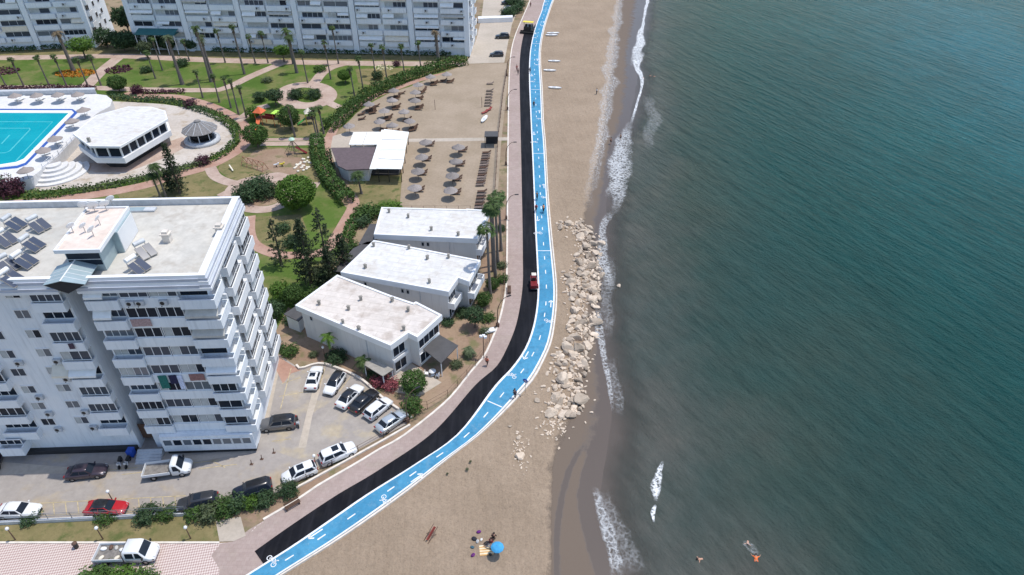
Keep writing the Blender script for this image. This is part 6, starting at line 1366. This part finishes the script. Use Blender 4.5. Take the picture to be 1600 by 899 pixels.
def boat_mesh(m_, L_, w_, h):
    m = MB(); st = [(-L_/2, .15, .6),(-L_*.42, .62, .35),(-L_*.2, .95, .06),(L_*.1, 1.0, 0),(L_*.32, .72, .1),(L_*.45, .3, .4),(L_/2, .04, .8)]
    def prof(s_): x, q, zb = s_; a = w_/2*q; return [(x,-a,h),(x,-a*.9,h*.4+zb*h*.5),(x,-a*.4,zb*h*.6),(x,0,zb*h*.5),(x,a*.4,zb*h*.6),(x,a*.9,h*.4+zb*h*.5),(x,a,h)]
    loft(m, st, prof); m.add([(x,-w_/2*q*.97,h-.02) for x,q,_ in st]+[(x,w_/2*q*.97,h-.02) for x,q,_ in st], [(i,i+1,7+i+1,7+i) for i in range(6)], 0, False)
    m.bx(-L_*.2, L_*.05, -w_*.25, w_*.25, h-.019, h+.03, 1); return m.mesh('hull', [M[m_], M['trim']])
KY = boat_mesh('white', 3.6, .95, .42)
for i, (a, b, lb, s_) in enumerate([(864,54,'long white rescue board, farther one of a pair on the beach',1.15),(862,57,'long white rescue board, nearer one of a pair on the beach',1.1),(866,97,'white kayak lying on the sand, first below the pair',1.0),(859,112,'white kayak lying on the sand right against the beach kerb',1.0),(867,139,'white kayak lying on the sand, lowest of all',1.0)]):
    x, y = G(a, b, -.25); o = tag(link('kayak', KY, None, (x, y, beach_z(x, y)-.02), R(4-i*3), s_), lb, 'kayak', 'white kayaks on the beach')
x, y = G(757, 188); o = tag(link('small_boat', KY, None, (x, y, .06), R(75), 1.15), 'small white boat on the sand below the red chairs', 'boat')
for i, (a, b, h) in enumerate([(680,172,2.6),(753,168,2.6)]): x, y = G(a, b); m = MB(); m.tube([(0,0,0),(0,0,h)], .06, 6); tag(m.build('volleyball_post', [M['rust']], None, (x, y, .05)), ['thin post standing alone in the middle of the sand court','thin post beside the lounger line in the sand court'][i], 'post')
# playground
pg = thing('play_tower', 'orange and red play tower with a slide and a lime roof', 'play tower', (*G(425, 195), .01), R(-15))
MB().bx(-3.6,-1.8,-.9,.9,1.5,1.62).build('deck', [M['rust']], pg); MB().bx(1.2,3,-.9,.9,1.7,1.82).build('deck', [M['rust']], pg); MB().bx(-1.8,1.2,-.45,.45,1.5,1.6).build('bridge', [M['red']], pg)
m = MB(); m.add([(-3.9,-1.1,3),(-1.5,-1.1,3),(-1.5,1.1,3),(-3.9,1.1,3),(-2.7,0,4.2)], [(0,1,4),(1,2,4),(2,3,4),(3,0,4),(3,2,1,0)]); m.build('roof', [M['orange']], pg)
m = MB(); m.bx(1.0,3.2,-1.1,1.1,3.2,3.35); m.build('roof', [M['limegreen']], pg)
for a in (-3.5,-1.9,1.3,2.9):
    for b in (-.85,.85): m = MB(); m.tube([(a,b,0),(a,b,3.2)], .07, 6); m.build('post', [M['orange']], pg)
m = MB()
v = [(-2.7-.4,-.9,1.6),(-2.7+.4,-.9,1.6),(-1.6+.4,-4.2,.2),(-1.6-.4,-4.2,.2)]; m.add(v+[(a,b,c-.1) for a,b,c in v], [(0,1,2,3),(7,6,5,4)]); m.tube([v[0],v[3]], .1, 6); m.tube([v[1],v[2]], .1, 6); m.build('slide', [M['orange']], pg)
m = MB(); m.bx(-1.7,1.1,.5,.6,1.6,2.4); m.bx(-1.7,1.1,-.6,-.5,1.6,2.4); m.build('side_board', [M['red']], pg)
p2 = thing('play_tower', 'small play tower with a green slide beside the palm clump', 'play tower', (*G(485, 193), .01), R(20))
m = MB(); m.add([(-1,-1,2.8),(1,-1,2.8),(1,1,2.8),(-1,1,2.8),(0,0,3.9)], [(0,1,4),(1,2,4),(2,3,4),(3,0,4),(3,2,1,0)]); m.build('roof', [M['cream']], p2)
MB().bx(-.9,.9,-.9,.9,1.3,1.42).build('deck', [M['rust']], p2)
for a in (-.85,.85):
    for b in (-.85,.85): m = MB(); m.tube([(a,b,0),(a,b,2.8)], .07, 6); m.build('post', [M['yellow']], p2)
m = MB(); v = [(-.9,.35,1.4),(-.9,-.35,1.4),(-3.0,-.35,.2),(-3.0,.35,.2)]; m.add(v+[(a,b,c-.1) for a,b,c in v], [(0,1,2,3),(7,6,5,4)]); m.tube([v[0],v[3]], .1, 6); m.tube([v[1],v[2]], .1, 6); m.build('slide', [M['green']], p2)
sw = thing('climbing_frame', 'wooden A frame climbing bars on the playground dirt', 'climbing frame', (*G(398, 262), .01), R(-28)); m = MB()
for k in range(5):
    a = -3+k*1.5; m.tube([(a,-.9,0),(a,0,1.9)], .07, 5); m.tube([(a,.9,0),(a,0,1.9)], .07, 5)
m.tube([(-3,0,1.9),(3,0,1.9)], .08, 5); m.tube([(-3,-.5,1.0),(3,-.5,1.0)], .06, 5); M['palewood'] = mat('pale_orange_wood', (.42,.22,.14), .7); m.build('frame', [M['palewood']], sw)
cf = thing('rope_climber', 'rope climbing pyramid with a pale top on the playground', 'climbing frame', (*G(460, 240), .01)); m = MB(); m.tube([(0,0,0),(0,0,3.4)], .1, 6); m.build('mast', [M['steel']], cf); m = MB()
for k in range(6):
    a = k*1.047; m.tube([(2.2*math.cos(a),2.2*math.sin(a),0),(0,0,3.3)], .04, 4)
    for q in (.3,.55,.8): b = a+1.047; m.tube([(2.2*(1-q)*math.cos(a),2.2*(1-q)*math.sin(a),3.3*q),(2.2*(1-q)*math.cos(b),2.2*(1-q)*math.sin(b),3.3*q)], .03, 4)
m.build('ropes', [M['black']], cf); m = MB(); m.lathe([(.7,0),(.5,.3),(.01,.4)], 10, (0,0,3.3)); m.build('cap', [mat('mint', (.45,.62,.5), .6)], cf); m = MB(); v = [(.5,-.3,1.6),(.5,.3,1.6),(2.8,.3,.1),(2.8,-.3,.1)]; m.add(v, [(0,1,2,3)]); m.tube([v[0],v[3]], .08, 5); m.tube([v[1],v[2]], .08, 5); m.build('slide', [M['red']], cf)
ss = MB(); ss.box((0,0,.55), (2.4,.25,.08), ry=.16); ss.tube([(0,0,0),(0,0,.55)], .08, 6); tag(ss.build('seesaw', [M['cream']], None, (*G(362, 266), .01), R(-55)), 'pale seesaw on the grass left of the climbing bars', 'seesaw')
for a, b, lb in ((432,261,'white spring rider on the playground dirt'),(441,260,'yellow spring rider on the playground dirt')):
    x, y = G(a, b); o = thing('spring_rider', lb, 'spring rider', (x, y, .01)); m = MB(); m.tube([(0,0,0),(0,0,.4)], .12, 8); m.build('spring', [M['black']], o); m = MB(); m.tube([(-.5,0,.5),(0,0,.55),(.45,0,.7),(.55,0,.95)], [.14,.2,.16,.14], 8); m.build('seat', [M['white' if 'white' in lb else 'yellow']], o)
# beach camp
def rock_mesh(seed, flat=.62):
    r = random.Random(seed); m = MB(); n = 10; rows = 7; vs = []; off = Vector((seed*3.1, seed*1.7, 0)); cut = [(Vector((r.gauss(0,1), r.gauss(0,1), r.gauss(0,.8))).normalized(), r.uniform(.45,.8)) for _ in range(10)]
    for j in range(rows):
        ph = math.pi*j/(rows-1)
        for k in range(n):
            a = 6.2832*k/n; d = Vector((math.sin(ph)*math.cos(a), math.sin(ph)*math.sin(a), math.cos(ph))); q = 1+.22*mn.noise(d*1.3+off)
            p = d*q
            for nn, c in cut:
                e = p.dot(nn)
                if e > c: p -= nn*(e-c)
            vs.append((p.x, p.y, p.z*flat))
    m.add(vs, [(j*n+k, j*n+(k+1)%n, (j+1)*n+(k+1)%n, (j+1)*n+k) for j in range(rows-1) for k in range(n)], 0, False); return m.mesh('boulder', [M['rock']])
t = NT('limestone'); v = t.pos((1,1,1)); k = t.mix(t.ramp(t.noise(v, .9, 7, .7), .3, .7), (.44,.355,.27), (.68,.57,.46)); oi = t.n('ObjectInfo'); hs = t.n('HueSaturation'); mr = t.n('MapRange'); mr.inputs[3].default_value = .60; mr.inputs[4].default_value = 1.18
t.l(oi.outputs['Random'], mr.inputs[0]); t.l(mr.outputs[0], hs.inputs['Value']); t.l(k, hs.inputs['Color']); t.col(hs.outputs[0]); t.bump(t.noise(v, 3, 7, .7), .5, .15); M['rock'] = t.set(.9, 0, .2)
RK = [rock_mesh(i) for i in range(10)]; rr = random.Random(5)
RP = [(868,350),(885,347),(905,345),(918,350),(926,368),(938,378),(941,400),(940,430),(936,455),(932,480),(930,505),(928,530),(918,545),(917,570),(912,590),(908,612),(913,630),(905,652),(886,655),(858,640),(857,618),(872,600),(866,572),(862,560),(880,545),(888,520),(886,500),(893,480),(890,450),(885,430),(897,418),(898,395),(905,378),(890,362),(872,360)]
def inside(p, poly):
    c = False
    for i in range(len(poly)):
        a, b = poly[i], poly[i-1]
        if (a[1] > p[1]) != (b[1] > p[1]) and p[0] < (b[0]-a[0])*(p[1]-a[1])/(b[1]-a[1])+a[0]: c = not c
    return c
RW = GL(RP, -.5); placed = []; tries = 0; x0_, x1_ = min(p[0] for p in RW), max(p[0] for p in RW); y0_, y1_ = min(p[1] for p in RW), max(p[1] for p in RW)
while len(placed) < 296 and tries < 40000:
    tries += 1; p = (rr.uniform(x0_, x1_), rr.uniform(y0_, y1_))
    if not inside(p, RW): continue
    s_ = min(1.55, max(.24, rr.lognormvariate(-.68, .46)))
    if any(math.dist(p, q[:2]) < (s_+q[2])*.40 for q in placed): continue
    placed.append((*p, s_))
RLAB = 'pale limestone boulder in the rock heap between the beach and the sea'
for i, (x, y, s_) in enumerate(placed):
    o = tag(link('boulder', RK[i % 10], None, (x, y, beach_z(x, y)+s_*.16), rr.uniform(0, 6.28), (s_*rr.uniform(.85,1.35), s_*rr.uniform(.75,1.05), s_*rr.uniform(.8,1.25))), RLAB, 'boulder', 'boulders of the rock heap'); o.rotation_euler.x = rr.uniform(-.35,.35); o.rotation_euler.y = rr.uniform(-.35,.35)
for i, (a, b, s_, lb) in enumerate([(862,648,1.0,'grey flat boulder, lowest left of the rock heap'),(880,648,.9,'pale boulder at the very foot of the rock heap'),(838,628,.5,'lone pale stone on the sand left of the rock heap'),(812,714,.75,'round pale stone with a ring on top on the empty beach'),(968,443,.5,'stone standing in the shallow water off the rock heap'),(810,686,.35,'small pale stone above the round stone on the beach'),(797,668,.28,'small stones on the sand near the beach kerb')]):
    x, y = G(a, b, -.4); tag(link('boulder', RK[(i*3) % 10], None, (x, y, beach_z(x, y)+s_*.2), i*1.1, (s_*1.2, s_, s_*.8)), lb, 'boulder')
rs = random.Random(9); m = MB()
PV = [([v_.co.copy() for v_ in RK[q].vertices][::1], [tuple(f.vertices) for f in RK[q].polygons]) for q in (1,4)]
for k in range(760):
    if k < 600: q = rs.choice(placed); p = (q[0]+rs.gauss(-.1, 1.0), q[1]+rs.gauss(0, 1.0)); s_ = rs.uniform(.10, .36)
    elif k < 670: p = G(rs.gauss(812, 7), rs.gauss(705, 14), -.2); s_ = rs.uniform(.05, .2)
    else: p = G(rs.gauss(864, 12), rs.gauss(664, 12), -.3); s_ = rs.uniform(.06, .24)
    if p[0] < xl(p[1])+.6 or p[0] > Sf(p[1])-.1: continue
    vs, fs = PV[k % 2]; m.M = Matrix.Translation((p[0], p[1], beach_z(*p)+s_*.2)) @ Matrix.Rotation(rs.uniform(0, 6), 4, 'Z') @ Matrix.Diagonal((s_*rs.uniform(.9,1.5), s_, s_*rs.uniform(.7,1.1), 1)); m.add(vs, fs)
m.M = None
o = m.build('beach_pebbles', [M['rock']]); tag(o, 'small broken stones strewn over the sand round the rock heap', 'pebbles', None, 'stuff')
# blue parasol and blanket group
bz_ = lambda x, y: beach_z(x, y)
x, y = G(777, 851, 1.6); o = thing('beach_umbrella', 'sky blue beach umbrella over the picnic blanket', 'beach umbrella', (x, y, bz_(x, y)-.1)); m = MB(); m.lathe([(.72,1.5),(.70,1.55),(.5,1.70),(.22,1.79),(.01,1.82)], 10, smooth=False); m.lathe([(.69,1.51),(.49,1.66),(.21,1.75),(.01,1.78)], 10, smooth=False); m.build('canopy', [M['blue']], o); m = MB(); m.tube([(0,0,0),(0,0,1.95)], .02, 6); m.build('pole', [M['steel']], o)
x, y = G(760, 859, -.2); m = MB()
for j in range(9):
    for i in range(9): m.v.append((-.75+i*.19, -.62+j*.155, .03+.03*mn.noise(Vector((i*.7, j*.7, 1)))))
for j in range(8):
    for i in range(8): m.f.append((j*9+i, j*9+i+1, (j+1)*9+i+1, (j+1)*9+i)); m.m.append(j % 2); m.sm.append(True)
M['blank1'] = mat('orange_stripe', (.62,.36,.14), .9); M['blank2'] = mat('cream_stripe', (.70,.62,.45), .9); tag(m.build('picnic_blanket', [M['blank1'], M['blank2']], None, (x, y, bz_(x, y)+.03), .1), 'orange and cream striped blanket on the sand', 'blanket')
def bag(px, py, s_, c, label, name='beach_bag'):
    x, y = G(px, py, -.2); o = thing(name, label, 'bag', (x, y, bz_(x, y)), px); m = MB(); m.lathe([(.01,0),(.9,.03),(1.0,.35),(.75,.75),(.5,.82),(.01,.80)], 10, sy=.7); m.build('body', [mat('bag_'+str(int(px))+str(int(py)), c, .8, .25, 5)], o, (0,0,0), 0, s_)
    m = MB(); m.tube([(-.5,0,.75),(-.3,0,1.15),(.3,0,1.15),(.5,0,.75)], .05, 5); m.build('handle', [M['black']], o, (0,0,0), 0, s_)
for i, (a, b, s_, c, lb) in enumerate([(748,831,.42,(.14,.02,.18),'purple bag at the top of the picnic group'),(741,842,.5,(.03,.03,.04),'black bag beside the striped blanket'),(746,846,.38,(.5,.5,.5),'pale patterned bag between the black bag and the blanket'),(738,855,.36,(.05,.12,.16),'dark teal bag at the left of the blanket'),(739,867,.42,(.16,.03,.19),'purple bag at the near left corner of the blanket'),(752,843,.3,(.75,.75,.72),'white bundle at the head of the blanket'),(766,866,.32,(.03,.03,.03),'black bundle at the near side of the blanket')]): bag(a, b, s_*.66, c, lb)
# red and grey wind-break boards leaning on the sand
o = thing('folded_deck_chair', 'folded red deck chair standing on the sand left of the picnic', 'deck chair', (*G(674, 838, -.2), 0), R(55)); o.location.z = bz_(o.location.x, o.location.y); m = MB(); m.box((0,0,.55), (1.6,.08,.5), ry=-.5); m.build('seat_cloth', [M['redwood']], o); m = MB(); [m.tube([(-.95,s_,.02),(.85,s_,1.05)], .035, 5) for s_ in (-.3,.3)]; m.tube([(.5,-.3,.0),(-.4,-.3,.75)], .03, 5); m.tube([(.5,.3,0),(-.4,.3,.75)], .03, 5); m.build('frame', [M['rust']], o)
# ------------------------------------------------------------------ people
def skin_body(name, joints, edges, mt, root=0):
    me = bpy.data.meshes.new(name); me.from_pydata([j[:3] for j in joints], edges, []); o = bpy.data.objects.new('tmp', me); C.objects.link(o)
    md = o.modifiers.new('s', 'SKIN'); sv = me.skin_vertices[0].data
    for i, j in enumerate(joints): sv[i].radius = (j[3], j[4] if len(j) > 4 else j[3])
    sv[root].use_root = True; md.use_smooth_shade = True; o.modifiers.new('b', 'SUBSURF').levels = 1
    dg = bpy.context.evaluated_depsgraph_get(); out = bpy.data.meshes.new_from_object(o.evaluated_get(dg)); bpy.data.objects.remove(o); out.materials.clear(); out.materials.append(mt); out.name = name; return out
def pose(kind):
    "joint list: pelvis chest neck head, arms, legs (x forward, y left)"
    J = {'pel': (0,0,.95), 'che': (.01,0,1.32), 'nek': (.02,0,1.50), 'hed': (.04,0,1.66), 'top': (.03,0,1.76)}
    if kind == 'walk': J.update(le=(-.12,.27,1.12), lw=(.10,.29,.92), lh=(.16,.29,.85), re=(.02,-.27,1.12), rw=(-.05,-.29,.88), rh=(-.03,-.29,.80), lk=(.18,.10,.52), la=(.16,.10,.10), lt=(.34,.10,.05), rk=(-.02,-.10,.50), ra=(-.28,-.10,.14), rt=(-.12,-.10,.05))
    elif kind == 'ride': J.update(pel=(-.25,0,.98), che=(.02,0,1.32), nek=(.14,0,1.47), hed=(.22,0,1.60), top=(.22,0,1.70), le=(.22,.24,1.15), lw=(.45,.22,1.08), lh=(.50,.20,1.06), re=(.22,-.24,1.15), rw=(.45,-.22,1.08), rh=(.50,-.20,1.06), lk=(.12,.10,.78), la=(-.08,.10,.42), lt=(.10,.10,.36), rk=(.10,-.10,.62), ra=(0,-.10,.22), rt=(.18,-.10,.18))
    elif kind == 'sit': J.update(pel=(0,0,.14), che=(-.12,0,.52), nek=(-.14,0,.70), hed=(-.12,0,.85), top=(-.12,0,.95), le=(-.25,.24,.36), lw=(-.32,.26,.12), lh=(-.32,.26,.06), re=(.08,-.24,.36), rw=(.28,-.2,.38), rh=(.34,-.2,.38), lk=(.40,.14,.34), la=(.72,.12,.09), lt=(.86,.12,.12), rk=(.42,-.14,.30), ra=(.74,-.12,.08), rt=(.88,-.12,.12))
    elif kind == 'swim': J.update(pel=(-.45,0,.0), che=(-.08,0,.06), nek=(.10,0,.12), hed=(.24,0,.20), top=(.28,0,.28), le=(.10,.40,.05), lw=(.32,.50,.04), lh=(.40,.52,.03), re=(.10,-.40,.05), rw=(.32,-.50,.04), rh=(.40,-.52,.03), lk=(-.86,.14,-.04), la=(-1.2,.2,-.05), lt=(-1.36,.22,-.05), rk=(-.86,-.14,-.04), ra=(-1.2,-.2,-.05), rt=(-1.36,-.22,-.05))
    else: J.update(le=(-.02,.27,1.12), lw=(.06,.28,.90), lh=(.08,.27,.82), re=(-.02,-.27,1.12), rw=(.04,-.28,.88), rh=(.07,-.27,.80), lk=(.02,.10,.50), la=(-.02,.11,.10), lt=(.16,.12,.05), rk=(.02,-.10,.50), ra=(-.02,-.11,.10), rt=(.16,-.12,.05))
    d = Vector(J['nek'])-Vector(J['pel']); d.normalize(); s0 = Vector(J['che'])+d*.1
    J['ls'] = tuple(s0+Vector((0,.17,0))); J['rs'] = tuple(s0+Vector((0,-.17,0))); J['lhp'] = tuple(Vector(J['pel'])+Vector((.01,.09,-.04))); J['rhp'] = tuple(Vector(J['pel'])+Vector((.01,-.09,-.04)))
    return J
RAD = dict(pel=.125, che=.135, nek=.055, hed=.095, top=.06, ls=.062, le=.043, lw=.03, lh=.035, rs=.062, re=.043, rw=.03, rh=.035, lhp=.095, lk=.058, la=.038, lt=.032, rhp=.095, rk=.058, ra=.038, rt=.032)
PC = {}
def person(px, py, kind, rz, label, shirt=(.5,.5,.5), pants=(.05,.05,.08), z=None, bare=False, shorts=False):
    x, y = G(px, py, 0 if z is None else z); z = .02 if z is None else z
    o = thing('person', label, 'person', (x, y, z), rz)
    if kind not in PC:
        J = pose(kind); names = ['pel','che','nek','hed','top','ls','le','lw','lh','rs','re','rw','rh','lhp','lk','la','lt','rhp','rk','ra','rt']; ix = {n: i for i, n in enumerate(names)}
        E = [('pel','che'),('che','nek'),('nek','hed'),('hed','top'),('che','ls'),('ls','le'),('le','lw'),('lw','lh'),('che','rs'),('rs','re'),('re','rw'),('rw','rh'),('pel','lhp'),('lhp','lk'),('lk','la'),('la','lt'),('pel','rhp'),('rhp','rk'),('rk','ra'),('ra','rt')]
        body = skin_body('body', [(*J[n], RAD[n]) for n in names], [(ix[a], ix[b]) for a, b in E], M['skin'])
        def sub(ns, es, k, nm): id_ = {n: i for i, n in enumerate(ns)}; return skin_body(nm, [(*J[n], RAD[n]*k+.012) for n in ns], [(id_[a], id_[b]) for a, b in es], M['skin'])
        sh = sub(['pel','che','ls','le','rs','re'], [('pel','che'),('che','ls'),('ls','le'),('che','rs'),('rs','re')], 1.08, 'shirt')
        J['lkh'] = tuple(Vector(J['lhp']).lerp(Vector(J['lk']), .7)); J['rkh'] = tuple(Vector(J['rhp']).lerp(Vector(J['rk']), .7)); RAD['lkh'] = RAD['rkh'] = .07
        pa = sub(['pel','lhp','lk','la','rhp','rk','ra'], [('pel','lhp'),('lhp','lk'),('lk','la'),('pel','rhp'),('rhp','rk'),('rk','ra')], 1.1, 'trousers'); so2 = sub(['pel','lhp','lkh','rhp','rkh'], [('pel','lhp'),('lhp','lkh'),('pel','rhp'),('rhp','rkh')], 1.12, 'shorts')
        PC[kind] = (body, sh, pa, so2, J)
    body, sh, pa, so2, J = PC[kind]; link('body', body, o)
    def cl(me, col, nm): q = me.copy(); q.materials.clear(); q.materials.append(mat(nm+'_cloth', col, .85, .1, 5)); link(nm, q, o)
    if not bare: cl(sh, shirt, 'shirt')
    cl(so2 if shorts or bare else pa, pants, 'shorts' if shorts or bare else 'trousers')
    h = Vector(J['hed']); m = MB(); m.lathe([(.105,-.02),(.112,.03),(.10,.08),(.06,.115),(.01,.125)], 10, tuple(h+Vector((-.012,0,.02)))); m.build('hair', [M['hair']], o)
    m = MB(); m.box(tuple(h+Vector((.10,0,-.01))), (.03,.025,.04)); [m.box(tuple(h+Vector((.092,s_*.035,.022))), (.012,.02,.012), mi=1) for s_ in (-1,1)]; m.build('face', [M['skin'], M['black']], o); return o
def bicycle(px, py, rz, label, z=.07):
    x, y = G(px, py); o = thing('bicycle', label, 'bicycle', (x, y, z), rz)
    for xx in (-.52,.52):
        m = MB(); q = [(xx+.33*math.cos(k*.3927), 0, .34+.33*math.sin(k*.3927)) for k in range(17)]; m.tube(q, .02, 5); m.build('wheel', [M['rubber']], o)
    m = MB(); [m.tube([a, b], .022, 5) for a, b in (((-.52,0,.34),(-.12,0,.32)),((-.12,0,.32),(-.25,0,.85)),((-.25,0,.80),(.38,0,.85)),((.38,0,.85),(-.12,0,.32)),((-.52,0,.34),(-.25,0,.80)),((.52,0,.34),(.36,0,1.0)))]; m.build('frame', [M['black']], o)
    m = MB(); m.tube([(.42,-.26,1.04),(.36,0,1.02),(.42,.26,1.04)], .018, 5); m.build('handlebar', [M['black']], o); m = MB(); m.box((-.27,0,.90), (.24,.14,.05)); m.build('saddle', [M['black']], o)
def rider(px, py, rz, lab, shirt, blab): bicycle(px, py, rz, blab); person(px, py, 'ride', rz, lab, shirt, (.03,.03,.04), .07)
UP = R(93)
rider(839, 312, UP, 'cyclist in black riding up the blue lane ahead of a pair', (.02,.02,.025), 'bicycle of the black clad rider on the blue lane')
rider(837.5, 331, -R(88), 'cyclist in a red shirt at the inner edge of the blue lane', (.5,.03,.03), 'bicycle under the red shirted rider on the blue lane')
rider(849, 332, UP, 'cyclist in an orange top on the outer side of the blue lane', (.6,.22,.05), 'bicycle under the rider in the orange top on the blue lane')
person(834, 168, 'walk', UP, 'person in dark clothes walking on the blue lane beside the sand court', (.02,.02,.03), (.02,.02,.025), .07)
person(804.5, 622, 'stand', R(-120), 'person in navy clothes standing on the blue lane beside the blue sign', (.015,.02,.06), (.015,.02,.045), .07)
person(761, 572, 'walk', R(60), 'person in an orange red shirt walking on the promenade by the dirt garden', (.6,.12,.06), (.1,.05,.04), .012)
person(807.5, 111, 'stand', R(-90), 'person in a red shirt standing on the promenade beside the asphalt', (.45,.04,.04), (.15,.05,.05), .012); person(809.5, 117, 'walk', R(-80), 'person in dark clothes on the promenade next to the red shirted one', (.05,.04,.05), (.04,.04,.05), .012)
person(828, 115, 'walk', UP, 'person in a dark shirt at the inner edge of the blue lane, farthest up', (.03,.04,.05), (.02,.02,.03), .07)
person(829, 11, 'walk', R(70), 'person in brown clothes walking on the promenade at the top edge', (.15,.05,.05), (.1,.04,.04), .012)
person(932, 148, 'stand', R(20), 'person in white standing on the sand near the shell line', (.7,.7,.7), (.1,.1,.1), -.4)
person(969, 220, 'stand', R(100), 'bather standing at the edge of the surf', (.05,.05,.06), (.02,.02,.03), -.85, True); person(954, 226, 'walk', R(40), 'bather walking on the wet sand beside the surf', (.05,.05,.06), (.05,.02,.03), -.75, True)
for i, (a, b) in enumerate([(1005,122),(1016,119),(1022,120)]): person(a, b, 'swim', R(100+i*30), f'swimmer in the shallow water off the kayaks, {ORD[i]} from the left', z=SEAZ-.09, bare=True)
person(1092, 875, 'swim', R(190), 'swimmer with dark hair near the bottom edge', z=SEAZ-.09, bare=True); person(1181, 871, 'swim', R(80), 'swimmer in orange splashing near the bottom edge', (.75,.16,.04), (.7,.15,.04), SEAZ-.06); person(1168, 851, 'swim', R(250), 'swimmer beside the one in orange', z=SEAZ-.09, bare=True)
x, y = G(766, 848, -.2); person(766, 849, 'sit', R(200), 'person in a dark red top sitting on the blanket beside the umbrella', (.25,.03,.04), (.03,.03,.04), bz_(x, y)+.06); person(769, 857, 'sit', R(160), 'person in a pale pink top sitting under the umbrella edge', (.65,.45,.42), (.2,.2,.22), bz_(x, y)+.06)
person(771, 842, 'sit', R(240), 'person in black sitting behind the umbrella', (.02,.02,.02), (.03,.02,.02), bz_(x, y)+.02)
# small splashes round the swimmers
foam([(1160,848),(1172,858),(1186,870)], [.8,1.4,.8], M['foamthin'])
